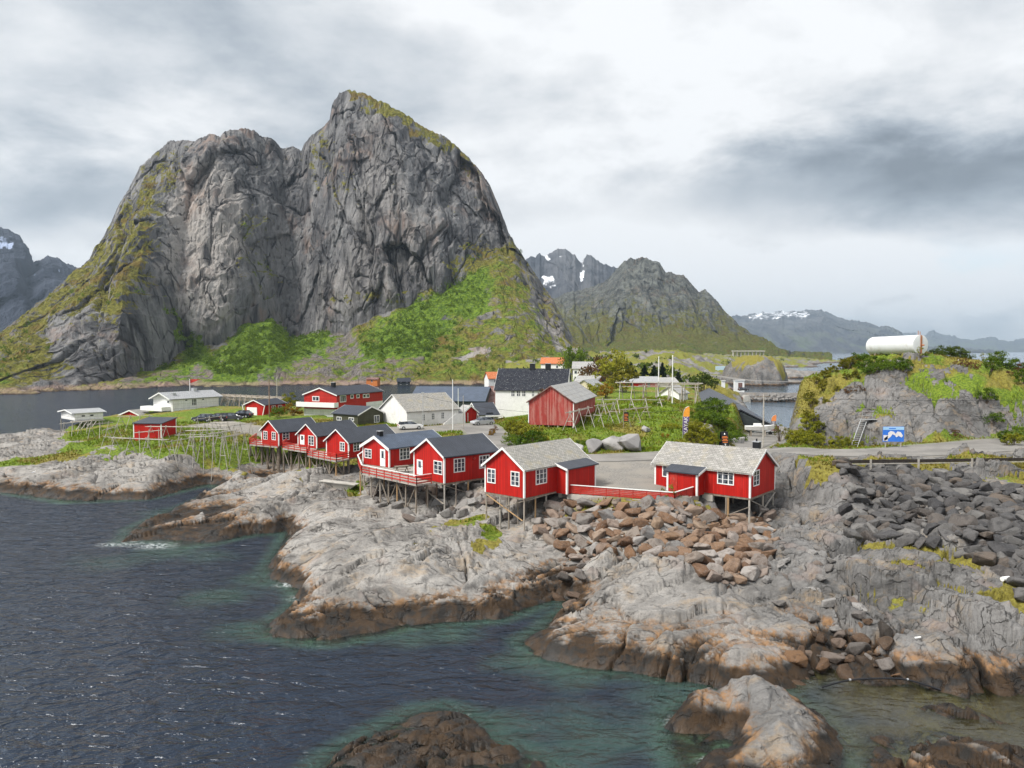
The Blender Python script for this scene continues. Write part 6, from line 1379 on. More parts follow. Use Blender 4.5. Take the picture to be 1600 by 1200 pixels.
def rock_variant(seed, n=17, squash=.72):
    rnd = random.Random(seed); bm = bmesh.new()
    for i in range(n):
        v = Vector((rnd.gauss(0, 1), rnd.gauss(0, 1), rnd.gauss(0, 1))).normalized()
        k = rnd.uniform(.82, 1.08); bm.verts.new((v.x*k*rnd.uniform(.9, 1.1), v.y*k*.82, v.z*k*squash))
    r = bmesh.ops.convex_hull(bm, input=bm.verts); bmesh.ops.delete(bm, geom=list({g for g in list(r['geom_interior'])+list(r['geom_unused']) if isinstance(g, bmesh.types.BMVert)}), context='VERTS')
    bmesh.ops.dissolve_limit(bm, angle_limit=R(9), verts=bm.verts, edges=bm.edges)
    bmesh.ops.bevel(bm, geom=list(bm.edges), offset=.055, segments=1, affect='EDGES', clamp_overlap=True)
    bmesh.ops.triangulate(bm, faces=bm.faces)
    me = bpy.data.meshes.new('boulder'); bm.to_mesh(me); bm.free()
    return me
ROCKV = [rock_variant(40+i, 13+i % 7, .62+.03*(i % 5)) for i in range(16)]
def with_mat(mk):
    out = []
    for me in ROCKV:
        c = me.copy(); c.materials.append(M[mk]); a = c.attributes.new('tone', 'FLOAT', 'POINT'); a.data.foreach_set('value', [0.0]*len(c.vertices)); out.append(c)
    return out
def scatter(poly, n, smin_, smax_, seed, pack=.80, power=2.2, cond=None):
    rs = np.random.RandomState(seed); P_ = np.array(poly); lo, hi = P_.min(0), P_.max(0)
    cand = rs.uniform(lo, hi, (n*60, 2)); cand = cand[sdf_poly(cand[:, 0], cand[:, 1], poly) > 0]
    if cond is not None: cand = cand[cond(cand[:, 0], cand[:, 1])]
    sz = np.sort(smin_+(smax_-smin_)*rs.rand(len(cand))**power)[::-1]
    ox = np.zeros(n); oy = np.zeros(n); os_ = np.zeros(n); k = 0
    for (x, y), s in zip(cand, sz):
        if k >= n: break
        if k == 0 or np.all(np.hypot(ox[:k]-x, oy[:k]-y) > pack*(os_[:k]+s)): ox[k], oy[k], os_[k] = x, y, s; k += 1
    return ox[:k], oy[:k], os_[:k], rs
def boulders(name, label, group, cat, poly, n, s0, s1, mk, seed, most=300, lift=.30, stuffname='rubble', stufflabel=None, pack=.8, power=2.2, cond=None, layers=0):
    ms = with_mat(mk); x, y, s, rs = scatter(poly, n, s0, s1, seed, pack, power, cond)
    z = ground(x, y, False)
    order = np.argsort(-(s/np.hypot(x, y))); rest_v, rest_f, tone, off = [], [], [], 0
    for c, i in enumerate(order):
        rot = Matrix.Rotation(rs.uniform(0, 6.28), 4, 'Z') @ Matrix.Rotation(rs.uniform(-.5, .5), 4, 'X') @ Matrix.Rotation(rs.uniform(-.5, .5), 4, 'Y')
        sc = Matrix.Diagonal((s[i]*rs.uniform(.95, 1.45), s[i]*rs.uniform(.85, 1.1), s[i]*rs.uniform(.75, 1.15), 1))
        M4 = Matrix.Translation((x[i], y[i], z[i]+s[i]*lift+rs.uniform(-.05, .25)*s1*.3)) @ rot @ sc; me = ms[rs.randint(len(ms))]
        if c < most:
            o = bpy.data.objects.new(name, me); COL.objects.link(o); o.matrix_world = M4; tag(o, label, cat, group)
        else:
            co = np.empty(len(me.vertices)*3, np.float32); me.vertices.foreach_get('co', co); co = co.reshape(-1, 3)
            A = np.array(M4); co = co @ A[:3, :3].T+A[:3, 3]; f = np.array([p.vertices[:] for p in me.polygons]); rest_v.append(co); rest_f.append(f+off); tone.append(np.full(len(co), rs.rand())); off += len(co)
    if rest_v:
        me = bpy.data.meshes.new(stuffname); me.from_pydata(np.concatenate(rest_v).tolist(), [], np.concatenate(rest_f).tolist()); me.materials.append(M[mk])
        a = me.attributes.new('tone', 'FLOAT', 'POINT'); a.data.foreach_set('value', np.concatenate(tone).astype(np.float32))
        o = bpy.data.objects.new(stuffname, me); COL.objects.link(o); tag(o, stufflabel, 'rubble', None, 'stuff')
boulders('boulder', 'brown angular boulder in the pile below the red slatted fence', 'brown boulders piled below the red fence', 'boulder', BP, 420, .20, .98, 'rock_brown', 3, most=215, pack=.58, power=1.9, lift=.22, stuffname='rubble', stufflabel='smaller brown stones wedged in the pile below the red fence')
_mossy = sdf_poly
boulders('riprap_stone', 'dark grey angular stone in the riprap slope below the guard rail', 'dark riprap stones below the guard rail', 'riprap stone', DP, 1500, .17, 1.0, 'rock_dark', 5, pack=.56, power=2.8, lift=.20, stuffname='riprap', stufflabel='smaller dark stones filling the riprap slope below the guard rail',
         cond=lambda x, y: sdf_poly(x, y, pix([(1495, 742, 6.8), (1530, 765, 6.2), (1760, 785, 6), (1760, 745, 7)])) < 0)
BB = pix([(1500, 830, 4.2), (1740, 850, 4.2), (1740, 935, 3.6), (1600, 925, 3.6), (1540, 880, 3.8)])
boulders('slab_block', 'large dark slab-sided boulder at the foot of the riprap', 'large dark blocks at the foot of the riprap', 'block', BB, 30, .7, 1.35, 'rock_dark', 9, pack=.8, lift=.35, power=1)
GP = pix([(575, 785, 2.7), (650, 812, 2.8), (700, 812, 3.2), (765, 790, 4.0), (790, 800, 3.8), (815, 810, 3.6), (790, 770, 5), (745, 748, 5.3), (640, 752, 3.6), (585, 755, 3.2)])
boulders('grey_rock', 'grey boulder among the stilts of the red cabins', 'grey boulders under the red cabins', 'rock', GP, 80, .22, .95, 'rock_grey', 11, pack=.8, lift=.25)
SP = pix([(1278, 985, 1.2), (1340, 980, 1.4), (1395, 1015, .8), (1400, 1062, .2), (1330, 1050, .2), (1262, 1070, .1), (1240, 1040, .6)])
boulders('shore_stone', 'brown-stained shore boulder in the dark gap at the waterline', 'shore boulders in the waterline gap', 'shore stone', SP, 70, .22, .8, 'rock_shore', 13, pack=.75, lift=.25)
boulders('shore_stone', 'brown-stained shore boulder between the two big coastal slabs', 'shore boulders between the coastal slabs', 'shore stone', pix([(884, 900, .9), (912, 890, 1.2), (905, 935, .3), (888, 950, .1), (870, 930, .2)]), 18, .3, .8, 'rock_shore', 15, pack=.75, lift=.3)
boulders('loose_stone', 'loose grey stone lying on the jointed slabs below the chimney cabin', 'loose stones on the jointed slabs', 'stone', pix([(1180, 870, 2.7), (1300, 880, 2.7), (1350, 960, 2), (1290, 1000, 1.2), (1240, 960, 1.8), (1200, 920, 2.4)]), 26, .16, .55, 'rock_grey', 17, pack=.9, lift=.25)
for k, (px, d, s, lab) in enumerate(((893, 101, 1.7, 'pale boulder at the foot of the mound, nearest the slate-roofed cabin'), (928, 101.5, 1.9, 'tall pale wedge-shaped boulder at the foot of the mound'), (962, 102, 2.0, 'pale boulder with a dark cleft beside it on the mound'), (985, 101, 2.3, 'broad pale boulder slab leaning on the mound'), (975, 104, 1.5, 'smaller pale boulder behind the broad slab'), (880, 104, 1.1, 'low pale rock under the barn stilts'), (1010, 111, .9, 'small pale rock in the grass below the notice'), (1148, 113, 1.6, 'grey rock face half buried at the bay side of the mound'), (1105, 112, 1.7, 'grey rock showing through the shrubs behind the feather flag'),
                                     (808, 846/11, .62, 'whitish block lying in the moss left of the stilts'), (737, 79, .5, 'small white stone on the yellow moss'))):
    o = bpy.data.objects.new('boulder', with_mat('rock_pale')[k]) ; COL.objects.link(o); x = XD(px, d); z = gz(x, d)
    o.matrix_world = Matrix.Translation((x, d, z+s*.35)) @ Matrix.Rotation(k*1.3, 4, 'Z') @ Matrix.Diagonal((s*1.15, s, s*1.05, 1)); tag(o, lab, 'boulder')
# ------------------------------------------------------------------ far low land, islets and causeway
def fan(name, c0, c1, nc, d0, d1, nr, hf, vegf_, mat=None, lush=.2, amp=1.0):
    cols = (np.linspace(c0, c1, nc)-800)/1200; rows = np.exp(np.linspace(math.log(d0), math.log(d1), nr)); X_ = cols[None, :]*rows[:, None]; Y_ = np.repeat(rows[:, None], nc, 1); PX = 800+1200*X_/Y_
    Z_ = hf(X_, Y_, PX); V = sstep(.35, .55, vegf_(X_, Y_, PX)+.5*fbm(X_*.05, Y_*.05, 4, 91))*sstep(1.2, 2.6, Z_)
    Z_ = Z_+amp*(fbm(X_*.03, Y_*.03, 5, 93)*2.5+(ridged(X_*.09, Y_*.05, 4, 95)-.6)*2.0)*sstep(-1, 2, Z_)
    return structure(grid_mesh(name, X_, Y_, Z_, mat or LAND, {'veg': V, 'dark': np.full(X_.shape, .7), 'gravel': np.zeros(X_.shape), 'lush': np.full(X_.shape, lush)}))
LOWS = np.array([(XD(px, d), d, z) for px, d, z in [(820, 300, 7), (880, 300, 8), (940, 300, 10), (1000, 300, 11), (1060, 300, 9), (1110, 300, 4), (1140, 300, -4), (820, 400, 8), (900, 420, 14), (960, 400, 13), (1020, 420, 15), (1080, 420, 13), (1118, 400, 5), (1140, 420, -4),
        (860, 600, 12), (940, 600, 16), (1000, 650, 19), (1060, 650, 18.5), (1110, 620, 13), (1140, 620, 4), (1165, 640, -4), (860, 900, 12), (960, 900, 15), (1050, 900, 15), (1130, 900, 10), (1200, 950, 5), (1260, 950, 4), (1300, 950, -4), (860, 1300, 14), (1000, 1300, 15), (1120, 1300, 13), (1220, 1300, 9), (1270, 1250, 3), (1330, 1200, -4), (1180, 800, -4), (1230, 860, -4), (1280, 880, -5)]])
_lw = _rbf_fit(LOWS*np.array([.1, .1, 1]), 1.0, .02)
def low_h(X_, Y_, PX):
    H = np.full(X_.shape, _lw[-1])
    for k in range(len(LOWS)): H += _lw[k]*np.sqrt((X_-LOWS[k, 0])**2*.01+(Y_-LOWS[k, 1])**2*.01+1.0)
    return np.clip(H, -5, 21)*(1-sstep(1330, 1380, PX))-5*sstep(1330, 1380, PX)
LOWT = fan('terrain', 790, 1400, 420, 262, 1400, 260, low_h, lambda X_, Y_, PX: .50+.0*X_, lush=.42, amp=1.9)
def islet(px, d, rx, ry, h, veg_, seed, dk=.55, p=2.2, q=.6):
    n = 70; a = np.linspace(-1.35, 1.35, n); U, V_ = np.meshgrid(a, a); X_ = XD(px, d)+U*rx; Y_ = d+V_*ry; r = np.sqrt(U**2+V_**2)*(1+.28*fbm(U*1.6+seed, V_*1.6, 4, seed))
    Z_ = np.where(r < 1, h*np.clip(1-r**p, 0, 1)**q, -4*(r-1))+(ridged(X_*.09+.5*Y_*.05, Y_*.06, 4, seed+2)-.6)*h*.22*(r < 1.1)+fbm(X_*.3, Y_*.3, 3, seed+4)*h*.05
    VV = sstep(.3, .5, veg_+.5*fbm(X_*.12, Y_*.12, 4, seed+6)+.5*(Z_/h-.75))*sstep(2, 4, Z_)
    return structure(grid_mesh('islet', X_, Y_, Z_, LAND, {'veg': VV, 'dark': np.full(X_.shape, dk), 'gravel': np.zeros(X_.shape), 'lush': np.full(X_.shape, .0)}))
islet(1180, 455, 17, 26, 16.5, .45, 700, 1.0, 3.0, .5); islet(1232, 560, 15, 16, 6.5, -.3, 710, .4); islet(1262, 585, 22, 14, 4.6, -.4, 720); islet(1210, 540, 13, 10, 2.2, -.5, 730); islet(1300, 640, 16, 10, 2.4, -.5, 740)
islet(1195, 470, 26, 12, 3.2, -.5, 750, .6); islet(1105, 250, 12, 14, 9, .5, 760, .5)
# rocky causeway across the bay with a road on it
m_ = [(1085, 322, 3.2), (1120, 312, 3.3), (1160, 306, 3.2), (1210, 304, 3.1), (1260, 306, 3.0), (1330, 310, 3.0)]
cl = smooth_line([(XD(a, d), d, z) for a, d, z in m_]); cl = resample(cl, 1.5)
Xs, Ys, Zs = [], [], []
for i, p in enumerate(cl):
    a = Vector(cl[max(0, i-1)][:2]); b = Vector(cl[min(len(cl)-1, i+1)][:2]); t = (b-a).normalized(); s = Vector((-t.y, t.x)); r_ = [(-9, -2.5), (-7.5, -.4), (-5.5, 1.4), (-4.2, p[2]), (-2, p[2]+.05), (2, p[2]+.05), (4.2, p[2]), (7, 1), (10, -2)]
    Xs.append([p[0]+s.x*-k for k, _ in r_][::-1]); Ys.append([p[1]+s.y*k for k, _ in r_]); Zs.append([z for _, z in r_]); Xs[-1] = [p[0]+s.x*k for k, _ in r_]
Xs, Ys, Zs = map(np.array, (Xs, Ys, Zs)); Zs = Zs+fbm(Xs*.5, Ys*.5, 3, 55)*.5*(np.abs(Zs-3.15) > .4)
structure(grid_mesh('causeway', Xs, Ys, Zs, LAND, {'veg': np.zeros(Xs.shape), 'dark': np.full(Xs.shape, .7), 'gravel': np.zeros(Xs.shape), 'lush': np.zeros(Xs.shape)}))
def flat_road(pts, hw, lift):
    pts = resample(smooth_line(pts), 2.0); Xs, Ys, Zs = [], [], []
    for i, p in enumerate(pts):
        a = Vector(pts[max(0, i-1)][:2]); b = Vector(pts[min(len(pts)-1, i+1)][:2]); t = (b-a).normalized(); s = Vector((-t.y, t.x))
        Xs.append([p[0]-s.x*hw, p[0]+s.x*hw]); Ys.append([p[1]-s.y*hw, p[1]+s.y*hw]); Zs.append([p[2]+lift]*2)
    return structure(grid_mesh('road', np.array(Xs), np.array(Ys), np.array(Zs), ASPH))
flat_road([(XD(a, d), d, z) for a, d, z in m_], 2.6, .12)
M['rip_far'] = M['rock_grey']
CP = [(XD(a, d)-0, d-6.2) for a, d in ((1112, 314), (1160, 306), (1210, 304), (1262, 306), (1300, 308))]+[(XD(a, d), d-3.2) for a, d in ((1300, 308), (1262, 306), (1210, 304), (1160, 306), (1112, 314))]
ms = with_mat('rock_grey'); x, y, s, rs = scatter(CP, 260, .35, 1.0, 61, .62, 1.5); V_, F_, off = [], [], 0
for i in range(len(x)):
    me = ms[i % len(ms)]; co = np.array([v.co[:] for v in me.vertices]); A = np.array(Matrix.Rotation(i*1.7, 3, 'Z') @ Matrix.Rotation(i*.7, 3, 'X'))*s[i]*1.2
    zz_ = .9+1.9*np.clip((y[i]-np.interp(x[i], [q[0] for q in CP[:5]], [q[1] for q in CP[:5]]))/3.0, 0, 1); V_.append(co @ A.T+np.array([x[i], y[i], zz_])); F_.append(np.array([p.vertices[:] for p in me.polygons])+off); off += len(co)
me = bpy.data.meshes.new('riprap'); me.from_pydata(np.concatenate(V_).tolist(), [], np.concatenate(F_).tolist()); me.materials.append(M['rock_grey']); o = bpy.data.objects.new('riprap', me); COL.objects.link(o); tag(o, 'pale rock facing of the far causeway across the bay', 'riprap', None, 'stuff')
# bridge piers in the causeway
b0 = Vector((XD(1153, 298), 298, 0)); o = empty('culvert', b0); tag(o, 'small stone culvert with two pale piers in the far causeway', 'culvert')
for x_ in (-4.2, 2.0): MB().prism([(x_, 0, -.5), (x_+3.4, 0, -.5), (x_+2.6, 0, 2.6), (x_+.9, 0, 2.6)], (0, 0, 0), (0, 3, 0)).build('pier', M['conc'], o)
MB().box(-.9, 2.2, .6, 2.5, .6, 2.0).build('beam', M['rust'], o)
for px, d, lab, nm, sz in ((1131, 330, 'white kiosk post left of the far causeway road', 'kiosk', (1.3, 1.3, 3.6)), (1156, 335, 'white bus shelter with a reddish panel beside the far road', 'bus_shelter', (4.2, 2, 3.6))):
    z = 3.4; o = empty(nm, (XD(px, d), d, z)); tag(o, lab, nm.replace('_', ' ')); MB().box(-sz[0]/2, sz[0]/2, 0, sz[1], -1.5, sz[2]).build('wall', M['white'], o); MB().box(-sz[0]/2-.2, sz[0]/2+.2, -.3, sz[1]+.2, sz[2]+.01, sz[2]+.2).build('roof', M['white'], o)
    if nm == 'bus_shelter': MB().box(-.6, 1.2, -.05, -.004, .2, 2.6).build('panel', M['rust'], o)
car('black car parked on the far causeway', (XD(1162, 318), 318, 3.35), R(4), 'paint_black', True, None)
flat_road([(XD(a, d), d, z) for a, d, z in ((1060, 470, 6.0), (1128, 440, 4.4), (1165, 415, 3.2), (1215, 400, 3.0), (1290, 395, 3.0))], 3.0, .9)
o = empty('tank', (XD(1131, 560), 560, 6)); tag(o, 'pale blue tank wall with a blue emblem far across the bay', 'tank'); MB().box(-4.6, 4.6, 0, 6, -6, 2.6).build('wall', simple('pale blue sheet', (.42, .55, .66), .6, .05), o); MB().tube((.6, -.02, -1), (.6, -.2, -1), 1.4, 1.4, 16).build('emblem', M['signblue'], o)
# gallery bridge below the second mountain
o = empty('bridge', (XD(1170, 1235), 1235, 17)); tag(o, 'long low grey road gallery at the foot of the far mountain', 'bridge'); MB().box(-26, 26, 0, 8, 1.6, 3.4).build('deck', M['conc'], o)
for k in range(9): MB().box(-25+k*6.1, -24+k*6.1, 1, 6, -10, 1.6).build('pier', M['conc'], o)
# ------------------------------------------------------------------ distant village
def far_house(name, label, px, py, d, wd, dp, hw, hr, yaw, wall, roof, wins=2, group=None):
    p = WD(px, py, d); o = empty(name, p, R(yaw)); tag(o, label, 'house', group)
    MB().prism([(-wd/2, 0, -3), (-wd/2, dp, -3), (-wd/2, dp, hw), (-wd/2, dp/2, hr), (-wd/2, 0, hw)], (0, 0, 0), (wd, 0, 0)).build('wall', M[wall], o)
    sl = (hr-hw)/(dp/2); ch = [(-.4, hw-.4*sl), (dp/2, hr), (dp+.4, hw-.4*sl)]; pr = ch+[(t, z+.22) for t, z in reversed(ch)]
    MB().prism([(-wd/2-.4, t, z+.015) for t, z in pr], (0, 0, 0), (wd+.8, 0, 0)).build('roof', M[roof], o, attrs={'along': [0]*6+[wd]*6, 'up': [abs(t-dp/2) for t, z in pr]*2})
    for k in range(wins): x = -wd/2+wd*(k+.5)/wins; g = MB().box(x-.45, x+.45, -.04, -.004, hw*.42, hw*.42+1.1).build('window', M['glass'], o); MB().box(x-.55, x+.55, -.055, -.042, hw*.42+1.1, hw*.42+1.22).box(x-.55, x+.55, -.055, -.042, hw*.42-.12, hw*.42).build('frame', M['white'], g)
far_house('house', 'orange cabin on the far shore under the mountain', 581, 599.5, 436, 6.5, 5, 2.4, 3.2, -8, 'orange', 'rust', 1); far_house('house', 'dark roofed cabin on the far shore near the spruces', 631, 603.5, 432, 7, 6, 2.6, 4.4, 10, 'greend', 'darkb', 2)
far_house('house', 'white cottage with orange tiled roof left of the black-roofed house', 774, 602, 330, 6, 6, 3, 5.5, 20, 'white', 'orangetile', 1); far_house('house', 'pink-roofed house peeping above the black roof', 862, 580, 350, 10, 7, 3.5, 6, -12, 'white', 'orangetile', 2)
far_house('house', 'brown-orange house in the village behind the barn', 915, 613, 246, 7.5, 7, 3.2, 5.0, -25, 'orange', 'asb', 2); far_house('house', 'white house with steep grey gable in the village behind the barn', 941, 603, 262, 6, 7, 3.2, 5.8, 60, 'whiteb', 'asb', 2); far_house('house', 'cream house in front of the steep white gable', 935, 615, 228, 6.5, 6, 2.2, 4, 55, 'cream', 'greyroof', 1)
far_house('house', 'pale house with reddish window band on the hillside', 913, 590, 300, 9, 7, 3.6, 6, -8, 'white', 'asb', 4); far_house('house', 'red house behind the crest rack, white fascia', 1000, 609, 225, 10, 7, 2.2, 3.6, -6, 'red', 'greyroof', 2); far_house('house', 'white house behind the crest rack', 1036, 609, 232, 9, 7, 2.2, 3.4, 8, 'white', 'asb', 2); far_house('house', 'low white gabled shed at the right end of the crest rack', 1068, 620.5, 188, 4.5, 5, 1.0, 2.6, 50, 'white', 'asb', 1)
# long dark-roofed warehouse sloping away beyond the mound
p0 = WD(1157, 643, 141); p1 = WD(1108, 606.5, 222); o = empty('warehouse', (p0.x, p0.y, 0)); tag(o, 'long dark-roofed boathouse beside the bay, half hidden by the mound', 'warehouse')
d = (p1-p0); d.z = 0; s = Vector((-d.y, d.x, 0)).normalized(); zr = (p0.z+p1.z)/2
pr = [Vector((0, 0, 2))+s*6.2, Vector((0, 0, 2))-s*6.2, Vector((0, 0, zr-3.2))-s*6.2, Vector((0, 0, zr-.2)), Vector((0, 0, zr-3.2))+s*6.2]
MB().prism(pr, (0, 0, 0), d).build('wall', M['greend'], o); pr = [Vector((0, 0, zr-3.3))-s*6.7, Vector((0, 0, zr)), Vector((0, 0, zr-3.3))+s*6.7, Vector((0, 0, zr-3.05))+s*6.7, Vector((0, 0, zr+.25)), Vector((0, 0, zr-3.05))-s*6.7]
MB().prism(pr, (0, 0, 0), d).build('roof', M['dark'], o, attrs={'along': [0]*6+[d.length]*6, 'up': [6.5, 0, 6.5]*4})
far_house('shed', 'small dark-roofed shed between the mound and the boat', 1179, 672, 150, 3.6, 6, 1.1, 2.6, 12, 'greend', 'blue', 0)
# ------------------------------------------------------------------ vegetation
def leafmat(name, a, b, c=None, trans=.25):
    m, nt, out = newmat(name); oi = nd(nt, 'ShaderNodeObjectInfo'); T = nd(nt, 'ShaderNodeTexCoord').outputs['Object']
    lv = nd(nt, 'ShaderNodeAttribute', attribute_name='tone').outputs['Fac']
    f = math_(nt, 'ADD', math_(nt, 'MULTIPLY', lv, .7), math_(nt, 'MULTIPLY', math_(nt, 'SUBTRACT', noise(nt, T, 1.1, 3), .5), 1.0)); f = math_(nt, 'ADD', f, math_(nt, 'MULTIPLY', math_(nt, 'SUBTRACT', oi.outputs['Random'], .5), .35))
    col = mixc(nt, mapr(nt, f, .0, .75), a, b)
    d = nd(nt, 'ShaderNodeBsdfDiffuse', {'Color': col}); t = nd(nt, 'ShaderNodeBsdfTranslucent', {'Color': col})
    mx = nd(nt, 'ShaderNodeMixShader', {0: trans, 1: d.outputs[0], 2: t.outputs[0]}); nt.links.new(mx.outputs[0], out.inputs[0]); return m
M['leaf_olive'] = leafmat('olive leaves', (.090, .092, .012), (.235, .215, .028)); M['leaf_green'] = leafmat('green leaves', (.045, .085, .012), (.140, .205, .024)); M['leaf_yellow'] = leafmat('yellow-green leaves', (.12, .135, .014), (.31, .30, .035))
M['leaf_dark'] = leafmat('dark leaves', (.034, .055, .012), (.10, .135, .022)); M['leaf_orange'] = leafmat('orange leaves', (.20, .11, .018), (.36, .22, .03)); M['leaf_red'] = leafmat('russet leaves', (.085, .045, .020), (.17, .095, .045)); M['needle'] = leafmat('spruce needles', (.010, .018, .012), (.028, .044, .022), trans=.1); M['bark'] = simple('bark', (.11, .085, .065), .9, .3, 4)
def shrub_meshes(seed, w_, h_, leaf, n, clumps, leafm, trunk=.15, open_=.0, spire=False):
    rs = np.random.RandomState(seed); cs = []
    for k in range(clumps):
        if spire:
            t = rs.rand()**.8; r = w_*(1-t)*.9*np.sqrt(rs.rand()); a = rs.rand()*6.283; cs.append((r*np.cos(a), r*np.sin(a), h_*(.08+.92*t), w_*.28*(1.15-t)))
        else:
            a = rs.rand()*6.283; e = rs.rand(); r = w_*np.sqrt(rs.rand())*(1-.55*max(0, e-.35)); cs.append((r*np.cos(a), r*np.sin(a), h_*(trunk+(1-trunk)*(.18+.78*e*(1-.35*(r/w_)**2))), w_*rs.uniform(.16, .34)))
    cs = np.array(cs); ci = rs.randint(0, len(cs), n); v = rs.normal(size=(n, 3)); v /= np.linalg.norm(v, axis=1)[:, None]; P = cs[ci, :3]+v*(cs[ci, 3]*rs.rand(n)**.45)[:, None]*np.array([1.1, 1.1, .8]); P[:, 2] = np.maximum(P[:, 2], .03)
    a = rs.normal(size=(n, 3)); a /= np.linalg.norm(a, axis=1)[:, None]; b = np.cross(a, rs.normal(size=(n, 3))); b /= np.linalg.norm(b, axis=1)[:, None]; s = leaf*rs.uniform(.6, 1.3, n)[:, None]
    co = np.stack([P-a*s, P-b*s*.55, P+a*s, P+b*s*.55], 1).reshape(-1, 3); f = np.arange(4*n).reshape(n, 4)
    me = bpy.data.meshes.new('crown'); me.from_pydata(co.tolist(), [], f.tolist()); at = me.attributes.new('tone', 'FLOAT', 'POINT'); tn = np.repeat(np.clip(.5*rs.rand(len(cs))[ci]+.5*rs.rand(n), 0, 1), 4); at.data.foreach_set('value', tn.astype(np.float32)); me.materials.append(M[leafm])
    mb = MB()
    if spire: mb.tube((0, 0, -.3), (0, 0, h_*.97), w_*.07, .01, 6)
    else:
        for k in range(min(len(cs), 11)): x, y, z, r = cs[k]; q = Vector((x*.35, y*.35, z*.5)); mb.tube((x*.06, y*.06, -.25), q, max(.018, h_*.016), h_*.011, 5); mb.tube(q, (x, y, z), h_*.011, .008, 5)
    t = mb.build('stems', M['bark']); tm = t.data; bpy.data.objects.remove(t); return me, tm
KINDS = {}
def plant(kind, name, label, cat, x, y, s, rz, group, z=None, sz=1.0):
    if kind not in KINDS: KINDS[kind] = [shrub_meshes(*a) for a in SPECS[kind]]
    vs = KINDS[kind]; cm, tm = vs[int(abs(x*7.3+y*3.1)) % len(vs)]; o = empty(name, (x, y, (gz(x, y) if z is None else z)-.1), rz); o.scale = (s, s, s*sz); tag(o, label, cat, group)
    for nm, me in (('crown', cm), ('stems' if cat == 'shrub' else 'trunk', tm)): c = bpy.data.objects.new(nm, me); COL.objects.link(c); c.parent = o
    return o
SPECS = {'olive': [(1, 1.5, 2.4, .11, 1500, 26, 'leaf_olive', .02), (2, 1.3, 2.8, .11, 1500, 24, 'leaf_olive', .05)], 'yellow': [(3, 1.5, 2.2, .10, 1400, 24, 'leaf_yellow', .02), (4, 1.2, 2.6, .10, 1300, 20, 'leaf_yellow', .05)], 'green': [(5, 1.5, 2.5, .11, 1600, 26, 'leaf_green', .03), (6, 1.7, 2.3, .11, 1600, 28, 'leaf_green', .02)],
         'dark': [(7, 1.8, 2.7, .11, 1900, 28, 'leaf_dark', .02), (8, 1.6, 2.9, .11, 1900, 26, 'leaf_dark', .05)], 'orange': [(9, 1.3, 2.0, .10, 1200, 18, 'leaf_orange', .05)], 'russet': [(10, 1.4, 1.5, .09, 700, 16, 'leaf_red', .02), (11, 1.2, 1.8, .08, 500, 14, 'leaf_red', .05)], 'sparse': [(12, .9, 2.4, .09, 230, 14, 'leaf_yellow', .15), (13, .8, 2.2, .09, 200, 12, 'leaf_olive', .2)],
         'spruce': [(14, 1.9, 5.0, .24, 1500, 70, 'needle', 0, 0, True), (15, 2.3, 4.2, .24, 1500, 60, 'needle', 0, 0, True)], 'low': [(16, 1.6, .7, .09, 900, 22, 'leaf_olive', 0), (17, 1.8, .6, .09, 900, 22, 'leaf_yellow', 0), (18, 1.5, .7, .09, 900, 20, 'leaf_green', 0)]}
rnd = random.Random(5)
KG = 'shrubs on the rocky knoll'
def row(kind, label, group, pts, sz=1.0):
    for px, d, s in pts: plant(kind, 'shrub', label, 'shrub', XD(px+rnd.uniform(-3, 3), d), d, s*rnd.uniform(.85, 1.15), rnd.uniform(0, 6.28), group, sz=sz)
row('yellow', 'yellow-green shrub at the steep bay side of the rocky knoll', KG+', bay side', [(1247, 106, .9), (1262, 105, 1.0), (1278, 104, .8), (1243, 109, 1.1), (1256, 110, 1.1), (1270, 109, 1.1), (1285, 107, .8), (1250, 113, 1.2), (1264, 114, 1.2), (1300, 104, .6), (1278, 112, .9)])
row('olive', 'olive shrub on the bay side shoulder of the knoll', KG+', shoulder', [(1258, 116, .7), (1270, 118, .7), (1284, 120, .7), (1266, 120, .7), (1279, 123, .65), (1292, 123, .7), (1306, 124, .7), (1318, 125, .75), (1330, 126, .85), (1300, 127, .6), (1315, 128, .7), (1338, 127, 1.0), (1320, 120, .6), (1335, 121, .6), (1292, 117, .6), (1278, 114, .6), (1306, 119, .55)], 1.0)
row('green', 'green shrub in front of the white storage tank', KG+', before the tank', [(1350, 124, .8), (1364, 122, .8), (1378, 120, .8), (1392, 119.5, .85), (1407, 119.5, .8), (1420, 118.5, .5), (1344, 128, 1.15), (1398, 121, .6), (1370, 118, .75), (1388, 117, .65), (1410, 117, .6), (1355, 119, .8)])
row('dark', 'dense dark green bush right of the white storage tank', KG+', right of the tank', [(1462, 133, .6), (1476, 134, .9), (1490, 135, 1.1), (1503, 135, 1.1), (1516, 134, .9), (1450, 133, .5), (1470, 131, .5)])
row('russet', 'russet low shrub on the knoll slope', KG+', russet', [(1330, 116, .7), (1345, 115, .6), (1505, 118, 1.0), (1520, 117, .8), (1495, 106, .8), (1600, 120, 1.2), (1612, 118, 1.3), (1590, 115, .9)])
row('green', 'green shrub on the outer slope of the knoll', KG+', outer slope', [(1548, 118, .9), (1560, 119, 1.0), (1572, 120, 1.1), (1585, 121, 1.0), (1540, 110, .9), (1556, 109, .8), (1600, 112, 1.0), (1570, 105, .7), (1590, 104, .9), (1630, 115, 1.2)])
row('sparse', 'sparse spindly sapling standing out on the knoll skyline', KG+', saplings', [(1535, 128, .9), (1548, 127, 1.0), (1558, 126, .8), (1438, 123, .9), (1372, 104, .8)])
